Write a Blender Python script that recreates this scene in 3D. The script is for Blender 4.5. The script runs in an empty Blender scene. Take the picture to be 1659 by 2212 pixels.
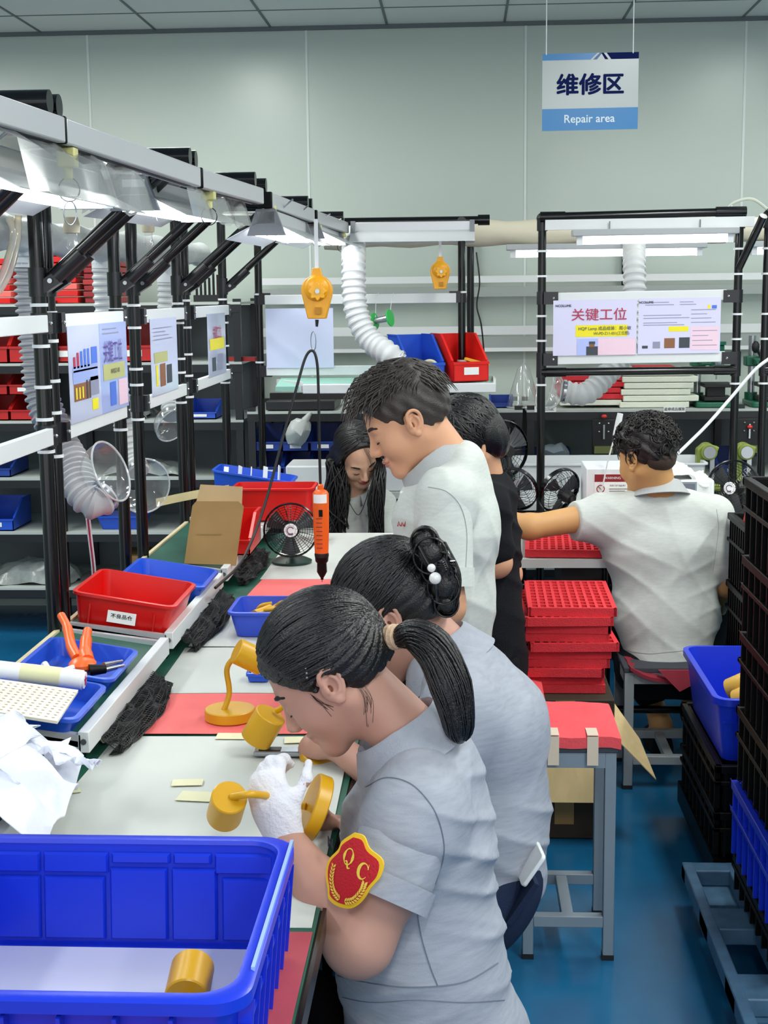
import bpy, bmesh, math, random
import numpy as np
from mathutils import Vector, Matrix
random.seed(7)
rng = np.random.default_rng(7)
scene = bpy.context.scene
C = scene.collection
R = math.radians

# ------------------------------------------------------------------ camera, world, lights, exposure
F_PX, CX, CY, EYE = 3000.0, 829.5, 1106.0, 1.70
_y = np.array([(995 - CX) / F_PX, (CY - 631) / F_PX, -1.0]); _y /= np.linalg.norm(_y)
_z = np.array([-.011, 1.0, 0.0]); _z[2] = (-.011 * _y[0] + _y[1]) / (-_y[2]); _z /= np.linalg.norm(_z)
_x = np.cross(_y, _z)
CAM = np.stack([_x, _y, _z])            # world <- camera rotation
cam = bpy.data.cameras.new('camera')
cam.sensor_fit = 'VERTICAL'; cam.sensor_height = 36.0; cam.lens = F_PX / 2212 * 36.0
cam.clip_start = 0.05
cam_o = bpy.data.objects.new('camera', cam); C.objects.link(cam_o)
m4 = Matrix.Identity(4)
for i in range(3):
    for j in range(3): m4[i][j] = CAM[i, j]
m4[2][3] = EYE
cam_o.matrix_world = m4
scene.camera = cam_o
scene.view_settings.view_transform = 'Standard'
scene.view_settings.look = 'None'
scene.view_settings.exposure = 0.0
scene.view_settings.gamma = 1.0
scene.view_settings.use_curve_mapping = False
scene.cycles.use_denoising = True
scene.cycles.max_bounces = 8
scene.cycles.transparent_max_bounces = 12
scene.cycles.caustics_reflective = False
scene.cycles.caustics_refractive = False

world = bpy.data.worlds.new('world'); scene.world = world; world.use_nodes = True
bg = world.node_tree.nodes['Background']
bg.inputs[0].default_value = (0.95, 0.98, 1.0, 1); bg.inputs[1].default_value = 1.75

def area(name, loc, sx, sy, power, col=(1, .98, .95), rot=(0, 0, 0)):
    l = bpy.data.lights.new(name, 'AREA'); l.shape = 'RECTANGLE'; l.size = sx; l.size_y = sy
    l.energy = power; l.color = col
    o = bpy.data.objects.new(name, l); C.objects.link(o); o.location = loc; o.rotation_euler = rot
    return o
# hall ceiling tubes and a row added to brighten the back wall, all unseen
for lx, ly in ((-2.6, 1.2), (-2.6, 4.2), (0.2, -0.6), (1.2, 1.6), (1.1, 3.7), (2.7, 1.2), (2.7, 4.2), (-2.9, 5.7), (-1.2, 5.9), (1.6, 5.9), (3.2, 5.6)):
    area('ceiling_and_fill_lamp', (lx, ly, 2.98), 0.25, 1.25, 40 if ly < 5.5 else (30 if lx < 0 else 18), (.97, 1.0, .95))

def ray(px, py):
    return CAM @ np.array([(px - CX) / F_PX, (CY - py) / F_PX, -1.0])
def at(px, py, Y):
    d = ray(px, py); p = np.array([0, 0, EYE]) + d * (Y / d[1]); return Vector(p)
def onz(px, py, z):
    d = ray(px, py); p = np.array([0, 0, EYE]) + d * ((z - EYE) / d[2]); return Vector(p)

# ------------------------------------------------------------------ materials
def lin(h):
    h = h.lstrip('#'); c = [int(h[i:i + 2], 16) / 255 for i in (0, 2, 4)]
    return tuple((v / 12.92 if v <= .04045 else ((v + .055) / 1.055) ** 2.4) for v in c)
MATS = {}
def mat(name, hexcol, rough=.5, metal=0.0, spec=.5, noise=0.0, nscale=20, bump=0.0, bscale=60, emit=0, alpha=1.0, coat=0.0, hex2=None, stretch=None, sss=0.0, trans=0.0):
    if name in MATS: return MATS[name]
    m = bpy.data.materials.new(name); m.use_nodes = True
    nt = m.node_tree; b = nt.nodes['Principled BSDF']; N = nt.nodes.new; L = nt.links.new
    c = lin(hexcol)
    b.inputs['Base Color'].default_value = (*c, 1); b.inputs['Roughness'].default_value = rough
    b.inputs['Metallic'].default_value = metal; b.inputs['Specular IOR Level'].default_value = spec
    if coat: b.inputs['Coat Weight'].default_value = coat; b.inputs['Coat Roughness'].default_value = .08
    if alpha < 1: b.inputs['Alpha'].default_value = alpha
    if trans: b.inputs['Transmission Weight'].default_value = trans; b.inputs['IOR'].default_value = 1.2
    if sss:
        b.inputs['Subsurface Weight'].default_value = sss; b.inputs['Subsurface Radius'].default_value = (.9, .35, .2)
        b.inputs['Subsurface Scale'].default_value = .01
    tc = mp = None
    if noise or bump:
        tc = N('ShaderNodeTexCoord'); mp = N('ShaderNodeMapping')
        if stretch: mp.inputs['Scale'].default_value = stretch
        L(tc.outputs['Object'], mp.inputs['Vector'])
    if noise:
        n = N('ShaderNodeTexNoise'); n.inputs['Scale'].default_value = nscale; n.inputs['Detail'].default_value = 4
        L(mp.outputs[0], n.inputs['Vector'])
        r = N('ShaderNodeValToRGB'); r.color_ramp.elements[0].position = .3; r.color_ramp.elements[1].position = .7
        c2 = lin(hex2) if hex2 else tuple(v * (1 - noise) for v in c)
        r.color_ramp.elements[0].color = (*c2, 1); r.color_ramp.elements[1].color = (*c, 1)
        L(n.outputs['Fac'], r.inputs['Fac']); L(r.outputs['Color'], b.inputs['Base Color'])
    if bump:
        n2 = N('ShaderNodeTexNoise'); n2.inputs['Scale'].default_value = bscale; n2.inputs['Detail'].default_value = 3
        L(mp.outputs[0], n2.inputs['Vector'])
        bp = N('ShaderNodeBump'); bp.inputs['Strength'].default_value = bump; bp.inputs['Distance'].default_value = .01
        L(n2.outputs['Fac'], bp.inputs['Height']); L(bp.outputs['Normal'], b.inputs['Normal'])
    if emit:
        b.inputs['Emission Color'].default_value = (*c, 1); b.inputs['Emission Strength'].default_value = emit
    MATS[name] = m
    return m
def clear(name, tint='#ffffff', a=.12, rough=.08):
    """thin clear plastic: mostly see-through with a fresnel sheen"""
    if name in MATS: return MATS[name]
    m = bpy.data.materials.new(name); m.use_nodes = True; nt = m.node_tree; N = nt.nodes.new; L = nt.links.new
    nt.nodes.remove(nt.nodes['Principled BSDF'])
    t = N('ShaderNodeBsdfTransparent'); t.inputs[0].default_value = (*lin(tint), 1)
    g = N('ShaderNodeBsdfGlossy'); g.inputs['Roughness'].default_value = rough
    d = N('ShaderNodeBsdfDiffuse'); d.inputs[0].default_value = (.85, .87, .87, 1)
    lw = N('ShaderNodeLayerWeight'); lw.inputs['Blend'].default_value = .35
    mx = N('ShaderNodeMixShader'); mx2 = N('ShaderNodeMixShader'); mx2.inputs[0].default_value = a
    ml = N('ShaderNodeMath'); ml.operation = 'MULTIPLY'; ml.inputs[1].default_value = .75
    L(lw.outputs['Facing'], ml.inputs[0])
    L(t.outputs[0], mx2.inputs[1]); L(d.outputs[0], mx2.inputs[2])
    L(ml.outputs[0], mx.inputs[0]); L(mx2.outputs[0], mx.inputs[1]); L(g.outputs[0], mx.inputs[2])
    L(mx.outputs[0], nt.nodes['Material Output'].inputs[0])
    MATS[name] = m
    return m

M_black = mat('black_pipe', '#060709', .2, spec=.5)
M_blackm = mat('black_matte', '#101012', .5)
M_blackplastic = mat('black_plastic', '#060607', .45, spec=.2, bump=.06, bscale=90)
M_alu = mat('aluminium', '#c9cace', .35, .35)
M_white = mat('white_paint', '#dcdfe0', .45)
M_whiteplastic = mat('white_plastic', '#e4e6e8', .4)
M_green = mat('green_mat', '#1f5c4a', .5, noise=.25, nscale=12)
M_red = mat('red_plastic', '#d4120f', .32, spec=.5, noise=.08, nscale=6)
M_blue = mat('blue_plastic', '#2456cf', .33, noise=.08, nscale=6)
M_bluedeep = mat('blue_tote_plastic', '#1535d0', .32, spec=.55, noise=.10, nscale=4)
M_bluedark = mat('dark_blue_plastic', '#1d3f97', .4)
M_foamred = mat('red_foam', '#e0303a', .8, noise=.12, nscale=40, bump=.25, bscale=220)
M_foamwhite = mat('white_foam', '#e6e8d8', .8, bump=.15, bscale=180)
M_redmat = mat('red_sheet', '#ee6a68', .7, noise=.10, nscale=9)
M_paper = mat('white_sheet', '#c9ccc6', .65, noise=.06, nscale=5)
M_yellow = mat('yellow_paint', '#d6a014', .35)
M_card = mat('cardboard', '#a5814f', .8, noise=.15, nscale=8)
M_cardl = mat('cardboard_inner', '#d9bf8b', .8, noise=.1, nscale=12, stretch=(4, 4, .5))
M_tape = mat('masking_tape', '#dcd8b2', .6)
M_grey = mat('grey_metal', '#8a949c', .45, .2)
M_steel = mat('steel', '#aeb2b6', .25, .9)
M_shelf = mat('shelf_grey', '#b9bfba', .5)
M_orange = mat('orange_plastic', '#f0641e', .35)
M_led = mat('led_tube', '#f4fbff', .3, emit=15)
M_led2 = mat('led_tube_far', '#f4fbff', .3, emit=7)
M_label = mat('label_paper', '#f1f1ef', .6)
M_ink = mat('black_ink', '#15151a', .6)
M_clear = clear('clear_plastic')
M_film = clear('clear_film', a=.3, rough=.15)
M_hose = mat('white_hose', '#cfd0d0', .45)
M_hosegrey = mat('grey_hose', '#b4b2b6', .45)
M_pad = mat('pad_dark', '#3c4048', .8)

# ------------------------------------------------------------------ mesh builder
def V(*a): return np.array(a, float)
def nrm(v): v = np.asarray(v, float); return v / (np.linalg.norm(v) + 1e-12)
def basis(axis, up=(0, 0, 1)):
    a = nrm(axis); u = np.asarray(up, float)
    if abs(np.dot(a, nrm(u))) > .98: u = np.array([1., 0, 0]) if abs(a[0]) < .9 else np.array([0, 1., 0])
    s = nrm(np.cross(u, a)); t = np.cross(a, s); return s, t, a      # s,t span the section
class MB:
    def __init__(s): s.v = []; s.f = []; s.m = []; s.mi = 0
    def mat(s, i): s.mi = i; return s
    def add(s, vs, fs):
        o = len(s.v); s.v.extend([tuple(map(float, p)) for p in vs])
        for f in fs: s.f.append(tuple(i + o for i in f)); s.m.append(s.mi)
        return s
    def box(s, c, d, rz=0, rot=None):
        c = np.asarray(c, float); h = np.asarray(d, float) / 2
        vs = np.array([(x, y, z) for x in (-1, 1) for y in (-1, 1) for z in (-1, 1)]) * h
        if rz: ca, sa = math.cos(rz), math.sin(rz); vs = vs @ np.array([[ca, sa, 0], [-sa, ca, 0], [0, 0, 1]])
        if rot is not None: vs = vs @ np.asarray(rot).T
        return s.add(vs + c, [(0, 1, 3, 2), (4, 6, 7, 5), (0, 4, 5, 1), (2, 3, 7, 6), (0, 2, 6, 4), (1, 5, 7, 3)])
    def bb(s, x0, x1, y0, y1, z0, z1): return s.box(((x0 + x1) / 2, (y0 + y1) / 2, (z0 + z1) / 2), (abs(x1 - x0), abs(y1 - y0), abs(z1 - z0)))
    def bar(s, a, b, w, h, up=(0, 0, 1)):
        a = np.asarray(a, float); b = np.asarray(b, float); S, T, A = basis(b - a, up)
        return s.box((a + b) / 2, (w, h, np.linalg.norm(b - a)), rot=np.stack([S, T, A], 1))
    def loops(s, L, close=True, cap0=True, cap1=True):
        n = len(L[0]); vs = [p for l in L for p in l]; fs = []
        for k in range(len(L) - 1):
            for i in range(n if close else n - 1):
                j = (i + 1) % n; fs.append((k * n + i, k * n + j, (k + 1) * n + j, (k + 1) * n + i))
        if cap0: fs.append(tuple(range(n - 1, -1, -1)))
        if cap1: fs.append(tuple((len(L) - 1) * n + i for i in range(n)))
        return s.add(vs, fs)
    def tube(s, pts, r, n=10, caps=True):
        P = [np.asarray(p, float) for p in pts]; k = len(P)
        rr = [r] * k if np.isscalar(r) else list(r)
        T = [nrm(P[min(i + 1, k - 1)] - P[max(i - 1, 0)]) for i in range(k)]
        S, U, _ = basis(T[0]); L = []
        for i in range(k):
            S = nrm(S - np.dot(S, T[i]) * T[i]); U = np.cross(T[i], S)
            L.append([P[i] + rr[i] * (math.cos(a) * S + math.sin(a) * U) for a in np.linspace(0, 2 * math.pi, n, endpoint=False)])
        return s.loops(L, True, caps, caps)
    def cyl(s, a, b, r, r2=None, n=16): return s.tube([a, b], [r, r if r2 is None else r2], n)
    def lathe(s, prof, o=(0, 0, 0), axis=(0, 0, 1), n=24, cap0=True, cap1=True):
        S, U, A = basis(axis); o = np.asarray(o, float)
        return s.loops([[o + z * A + r * (math.cos(t) * S + math.sin(t) * U) for t in np.linspace(0, 2 * math.pi, n, endpoint=False)] for r, z in prof], True, cap0, cap1)
    def ball(s, c, r, n=14, rot=None):
        r = np.ones(3) * r if np.isscalar(r) else np.asarray(r, float); L = []
        for t in np.linspace(.02, math.pi - .02, n // 2 + 1):
            ring = np.array([(math.sin(t) * math.cos(p), math.sin(t) * math.sin(p), -math.cos(t)) for p in np.linspace(0, 2 * math.pi, n, endpoint=False)]) * r
            if rot is not None: ring = ring @ np.asarray(rot).T
            L.append(list(ring + np.asarray(c, float)))
        return s.loops(L)
    def prism(s, poly, o, ex, ey, d):
        o = np.asarray(o, float); ex = np.asarray(ex, float); ey = np.asarray(ey, float); d = np.asarray(d, float)
        a = [o + x * ex + y * ey for x, y in poly]; return s.loops([a, [p + d for p in a]])
    def grid(s, G, th=0.0, nrmv=None):
        """G[i][j] points; thickness th along nrmv (or up)"""
        m, n = len(G), len(G[0]); vs = [p for r in G for p in r]
        fs = [(i * n + j, i * n + j + 1, (i + 1) * n + j + 1, (i + 1) * n + j) for i in range(m - 1) for j in range(n - 1)]
        if th:
            d = np.asarray(nrmv if nrmv is not None else (0, 0, -1), float) * th; k = m * n
            vs = vs + [np.asarray(p) + d for p in vs]
            fs = fs + [tuple(k + i for i in f[::-1]) for f in fs]
            B = [(0, j) for j in range(n)] + [(i, n - 1) for i in range(1, m)] + [(m - 1, j) for j in range(n - 2, -1, -1)] + [(i, 0) for i in range(m - 2, 0, -1)]
            B = [i * n + j for i, j in B]
            fs += [(B[i], B[(i + 1) % len(B)], k + B[(i + 1) % len(B)], k + B[i])[::-1] for i in range(len(B))]
        return s.add(vs, fs)
    def text(s, body, size, o, ex, ey, bold=0.0, align='CENTER', depth=0.0008, wide=1.0):
        c = bpy.data.curves.new('txt', 'FONT'); c.body = body; c.size = size; c.align_x = align; c.align_y = 'CENTER'; c.extrude = 0.0; c.resolution_u = 3
        ob = bpy.data.objects.new('txt', c); C.objects.link(ob)
        dg = bpy.context.evaluated_depsgraph_get(); me = bpy.data.meshes.new_from_object(ob.evaluated_get(dg))
        ex = nrm(ex); ey = nrm(ey); ez = np.cross(ex, ey); o = np.asarray(o, float) + ez * depth
        for q, (dx, dy) in enumerate([(0, 0)] + ([(bold * math.cos(k * 1.0472), bold * math.sin(k * 1.0472)) for k in range(6)] if bold else [])):
            vs = [o + (p.co[0] * wide + dx) * ex + (p.co[1] + dy) * ey + ez * q * 1e-5 for p in me.vertices]
            s.add(vs, [tuple(p.vertices) for p in me.polygons])
        bpy.data.objects.remove(ob); bpy.data.curves.remove(c); bpy.data.meshes.remove(me)
        return s
    def xf(s, M=None, t=(0, 0, 0)):
        A = np.array(s.v)
        if M is not None: A = A @ np.asarray(M).T
        s.v = [tuple(p) for p in A + np.asarray(t, float)]; return s
    def __len__(s): return len(s.v)

KIDS = {}
LOCS = {}
def mk(name, mb, mats, origin=(0, 0, 0), smooth=True, bev=0.0, ang=38):
    me = bpy.data.meshes.new(name); o = np.asarray(origin, float)
    me.from_pydata([tuple(np.asarray(p) - o) for p in mb.v], [], mb.f)
    ms = mats if isinstance(mats, (list, tuple)) else [mats]
    for m in ms: me.materials.append(m)
    if len(ms) > 1: me.polygons.foreach_set('material_index', mb.m)
    if smooth: me.shade_smooth(); me.set_sharp_from_angle(angle=R(ang))
    me.update()
    ob = bpy.data.objects.new(name, me); C.objects.link(ob)
    if bev:
        b = ob.modifiers.new('edge', 'BEVEL'); b.width = bev; b.segments = 2; b.limit_method = 'ANGLE'; b.angle_limit = R(40)
    KIDS[ob.name] = []
    return ob
def tag(o, label=None, cat=None, group=None, kind=None):
    if label: o['label'] = label
    if cat: o['category'] = cat
    if group: o['group'] = group
    if kind: o['kind'] = kind
    return o
def thing(name, label, cat, loc=(0, 0, 0), group=None):
    o = bpy.data.objects.new(name, None); C.objects.link(o); o.location = tuple(map(float, loc)); o.empty_display_size = .05
    KIDS[o.name] = []; LOCS[o.name] = np.asarray(loc, float)
    return tag(o, label, cat, group)
def part(parent, name, mb, mats, label=None, **k):
    """child mesh; mb is in the coordinates the thing is described in (world for things placed at loc)"""
    o0 = LOCS.get(parent.name, np.zeros(3))
    ob = mk(name, mb, mats, o0, **k); LOCS[ob.name] = o0
    ob.parent = parent; KIDS[parent.name].append(ob)
    if label: ob['label'] = label
    return ob
def solo(name, mb, mats, label, cat, group=None, **k):
    A = np.array(mb.v); lo, hi = A.min(0), A.max(0); org = np.array([(lo[0] + hi[0]) / 2, (lo[1] + hi[1]) / 2, lo[2]])
    ob = mk(name, mb, mats, org, **k); ob.location = org; LOCS[ob.name] = org
    return tag(ob, label, cat, group)
def struct(name, mb, mats, **k):
    ob = mk(name, mb, mats, (0, 0, 0), **k); ob['kind'] = 'structure'; LOCS[ob.name] = np.zeros(3); return ob
def dup(root, loc, rz=None, label=None, group=None, euler=None):
    def rec(o, parent):
        c = o.copy(); C.objects.link(c); KIDS[c.name] = []
        if parent is not None: c.parent = parent
        for ch in KIDS[o.name]: KIDS[c.name].append(rec(ch, c))
        return c
    c = rec(root, None); c.location = tuple(map(float, loc)); LOCS[c.name] = np.asarray(loc, float)
    if rz is not None: c.rotation_euler = (0, 0, rz)
    if euler is not None: c.rotation_euler = euler
    if label: c['label'] = label
    if group: c['group'] = group
    return c
def smoothpath(pts, n=8):
    """Catmull-Rom through points"""
    P = [np.asarray(p, float) for p in pts]; P = [2 * P[0] - P[1]] + P + [2 * P[-1] - P[-2]]; out = []
    for i in range(1, len(P) - 2):
        for t in np.linspace(0, 1, n, endpoint=False):
            a, b, c, d = P[i - 1:i + 3]
            out.append(.5 * ((2 * b) + (c - a) * t + (2 * a - 5 * b + 4 * c - d) * t * t + (3 * b - a - 3 * c + d) * t ** 3))
    out.append(P[-2]); return out
def rrect(cx, cy, hx, hy, r, z, n=4):
    out = []
    for sx, sy, a0 in ((1, 1, 0), (-1, 1, 90), (-1, -1, 180), (1, -1, 270)):
        for k in range(n + 1):
            a = R(a0 + 90 * k / n); out.append((cx + sx * (hx - r) + r * math.cos(a), cy + sy * (hy - r) + r * math.sin(a), z))
    return out
def binmesh(L, W, H, taper=.02, wall=.004, rim=.010, r=.02, rimh=.008):
    """open tray or tote: L along x, W along y, base centred at the origin"""
    hx, hy = L / 2, W / 2; b = MB()
    b.loops([rrect(0, 0, hx - taper - rim, hy - taper - rim, r, 0), rrect(0, 0, hx - rim, hy - rim, r, H - rimh), rrect(0, 0, hx, hy, r + rim, H - rimh),
             rrect(0, 0, hx, hy, r + rim, H - .001), rrect(0, 0, hx - .002, hy - .002, r + rim, H), rrect(0, 0, hx - rim - wall, hy - rim - wall, r, H),
             rrect(0, 0, hx - taper - rim - wall, hy - taper - rim - wall, r, .006)])
    return b
def hose(path, r, pitch=.02, amp=.10, n=18):
    P = smoothpath(path, 60); d = [0]
    for i in range(1, len(P)): d.append(d[-1] + np.linalg.norm(P[i] - P[i - 1]))
    N = int(d[-1] / pitch * 4); xs = np.linspace(0, d[-1], N); A = np.array(P)
    Q = np.stack([np.interp(xs, d, A[:, k]) for k in range(3)], 1)
    rr = [r * (1 + amp * (0.5 if i % 4 in (1, 2) else -.5)) for i in range(N)]
    return MB().tube(list(Q), rr, n)

# ------------------------------------------------------------------ the hall
YW, ZC = 7.45, 3.065
m_wall = mat('wall_panel', '#bac5bd', .30, spec=.45)
m_ceil = mat('ceiling_tile', '#ccd4d4', .8, bump=.05, bscale=200)
m_floor = mat('epoxy_floor', '#1d6a98', .2, spec=.5, noise=.3, nscale=2.2, hex2='#12547c', bump=.02, bscale=6)
struct('floor', MB().bb(-4.2, 4.6, -2.5, YW + .1, -.05, 0), m_floor)
struct('ceiling', MB().bb(-4.2, 4.6, -2.5, YW + .1, ZC, ZC + .05), m_ceil)
struct('wall_back', MB().bb(-4.2, 4.6, YW, YW + .08, 0, ZC), m_wall)
struct('wall_left', MB().bb(-4.28, -4.2, -2.5, YW, 0, ZC), m_wall)
struct('wall_right', MB().bb(4.6, 4.68, -2.5, YW, 0, ZC), m_wall)
b = MB()
x0 = at(89.5, 71, YW)[0]; x1 = at(1604, 32, YW)[0]; tp = (x1 - x0) / 6
for k in range(-4, 12): b.bb(x0 + k * tp - .006, x0 + k * tp + .006, -2.5, YW, ZC - .004, ZC + .001)
yy = YW - .44
while yy > -2.4: b.bb(-4.2, 4.6, yy - .004, yy + .004, ZC - .003, ZC + .001); yy -= tp
b.bb(-4.2, 4.6, YW - .02, YW, ZC - .02, ZC)
struct('trim_1', b, mat('ceiling_grid', '#5a6468', .5))
b = MB()
for px, py in ((188, 75), (661, 62), (1136, 48), (1613, 33)):
    x = at(px, py, YW)[0]; b.bb(x - .006, x + .006, YW - .004, YW, 0, ZC - .02)
struct('trim_2', b, mat('panel_joint', '#d5dcd9', .4))

# ------------------------------------------------------------------ hanging sign
YS = 5.6
def sign():
    c = at(1275, 198, YS); w, h = .372, .288; tilt = R(-1.2)
    ex = V(math.cos(tilt) , 0, .004); ex = V(1, .06, .012); ex = nrm(ex); ey = V(0, 0, 1.0); nz = np.cross(ex, ey)
    c = np.asarray(c); t = thing('hanging_sign', 'white and blue repair area sign hanging on two cords below the ceiling', 'sign', c - V(0, 0, h / 2))
    o = c - ex * w / 2 - ey * h / 2
    def P(x, y): return (x * w, y * h)
    b = MB(); b.prism([P(0, 0), P(1, 0), P(1, 1), P(0, 1)], o, ex, ey, -nz * .004)
    def flat(poly, m, dz=.0006):
        b.mat(m); b.add([o + x * w * ex + y * h * ey + nz * dz for x, y in poly], [tuple(range(len(poly)))])
    flat([(0, 0), (1, 0), (1, .285), (0, .285)], 1)
    flat([(0, .915), (.50, .915), (.57, 1), (0, 1)], 1)
    flat([(.525, .915), (.565, .915), (.62, 1), (.595, 1)], 2)
    flat([(.685, .915), (.65, .915), (.61, 1), (.635, 1)], 3)
    flat([(.715, .915), (1, .915), (1, 1), (.665, 1)], 3)
    part(t, 'board', b, [mat('sign_face', '#bcc2c1', .22, spec=.25), mat('sign_blue', '#3f84bd', .25, spec=.25), mat('sign_teal', '#1c5e94', .25, spec=.2), mat('sign_navy', '#0a1a52', .5, spec=.05)])
    b = MB(); b.text('维修区', .083, c + ey * .022 - ex * .0, ex, ey, bold=.0027, depth=.0012, wide=1.06)
    part(t, 'heading_text', b, MATS['sign_navy'], smooth=False)
    b = MB(); b.text('Repair area', .043, c - ey * .102 - ex * .003, ex, ey, bold=.0006, depth=.0012)
    part(t, 'caption_text', b, mat('sign_white', '#d8e6ee', .4), smooth=False)
    for x in (.04, .94):
        p = o + ex * w * x + ey * h * .985; b = MB().tube([p, V(p[0], p[1], ZC)], .0022, 6)
        part(t, 'cord', b, M_whiteplastic)
sign()

# ------------------------------------------------------------------ the long bench and its sheets
XL, XR, ZT = -1.04, -.215, .76
t = thing('workbench', 'long workbench with green rubber top running along the row of seated workers', 'workbench', (-.62, 3.1, 0))
part(t, 'tabletop', MB().bb(XL, XR, .9, 5.42, ZT - .032, ZT - .004), M_blackm)
part(t, 'green_mat', MB().bb(XL, XR - .004, .9, 5.42, ZT - .004, ZT), M_green)
part(t, 'edge_strip', MB().bb(XR, XR + .006, .9, 5.42, ZT - .034, ZT + .001), M_black)
for yy in (1.0, 2.55, 4.1, 5.36):
    for xx in (XL + .05, XR - .05): part(t, 'leg', MB().cyl((xx, yy, 0), (xx, yy, ZT - .03), .018), M_black)
part(t, 'lower_rail', MB().bar((XL + .05, 1.0, .2), (XL + .05, 5.36, .2), .03, .03), M_black)
def flat_sheet(name, quad, z, m, label, cat, group=None, tape=None, wob=.0012):
    q = [np.asarray(p, float) for p in quad]; G = []
    for i in range(9):
        u = i / 8; row = []
        for j in range(9):
            v = j / 8; p = (1 - u) * ((1 - v) * q[0] + v * q[1]) + u * ((1 - v) * q[3] + v * q[2])
            row.append(V(p[0], p[1], z + wob * (1 + math.sin(9 * p[0] + 5 * p[1]) * math.cos(11 * p[1]))))
        G.append(row)
    o = solo(name, MB().grid(G, .0012, (0, 0, -1)), m, label, cat, group)
    return o
flat_sheet('work_sheet', [(-.765, 1.93), (-.225, 1.95), (-.235, 2.86), (-.742, 2.84)], ZT + .0015, M_paper, 'large white paper sheet taped to the bench before the worker with QC badge', 'sheet')
flat_sheet('red_mat', [(-.742, 2.855), (-.235, 2.875), (-.235, 3.17), (-.735, 3.16)], ZT + .003, M_redmat, 'red foam sheet on the bench under the standing yellow desk lamp', 'mat')
flat_sheet('work_sheet', [(-.735, 3.17), (-.235, 3.18), (-.235, 3.62), (-.742, 3.60)], ZT + .0015, M_paper, 'white paper sheet on the bench just beyond the red foam sheet', 'sheet')
flat_sheet('work_sheet', [(-.735, 3.61), (-.235, 3.61), (-.235, 4.12), (-.735, 4.10)], ZT + .003, M_paper, 'white paper sheet on the bench under the small blue bin', 'sheet')
flat_sheet('red_mat', [(-.68, 4.13), (-.235, 4.13), (-.235, 4.50), (-.66, 4.50)], ZT + .003, M_redmat, 'red foam sheet on the bench below the hanging screwdriver', 'mat')
flat_sheet('work_sheet', [(-.67, 4.51), (-.235, 4.51), (-.235, 5.40), (-.66, 5.40)], ZT + .0015, M_paper, 'white paper sheet on the bench in front of the long-haired woman', 'sheet')
flat_sheet('red_mat', [(-.62, 1.2), (-.222, 1.2), (-.222, 1.935), (-.62, 1.93)], ZT + .0015, mat('red_sheet_dark', '#b04450', .55, noise=.1, nscale=30), 'dark red mat on the bench beneath the large blue tote', 'mat')
for (px, py, w, h, rz, lb) in ((650, 1598, .07, .04, .1, 'beside the corner of the red foam sheet'), (243, 1597, .05, .03, .5, 'at the outer corner of the red foam sheet'), (500, 1590, .065, .04, 0, 'below the round lamp base'), (405, 1690, .06, .035, .1, 'in the middle of the large white sheet'), (425, 1720, .07, .05, -.1, 'just in front of another strip on the white sheet'), (150, 1708, .04, .03, .4, 'beside the plastic bag')):
    p = onz(px, py, ZT + .005); b = MB().box((0, 0, 0), (w, h, .0008), rz=rz).xf(t=p)
    solo('tape_strip', b, M_tape, 'masking tape strip ' + lb, 'tape', 'tape strips holding the sheets')

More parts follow.
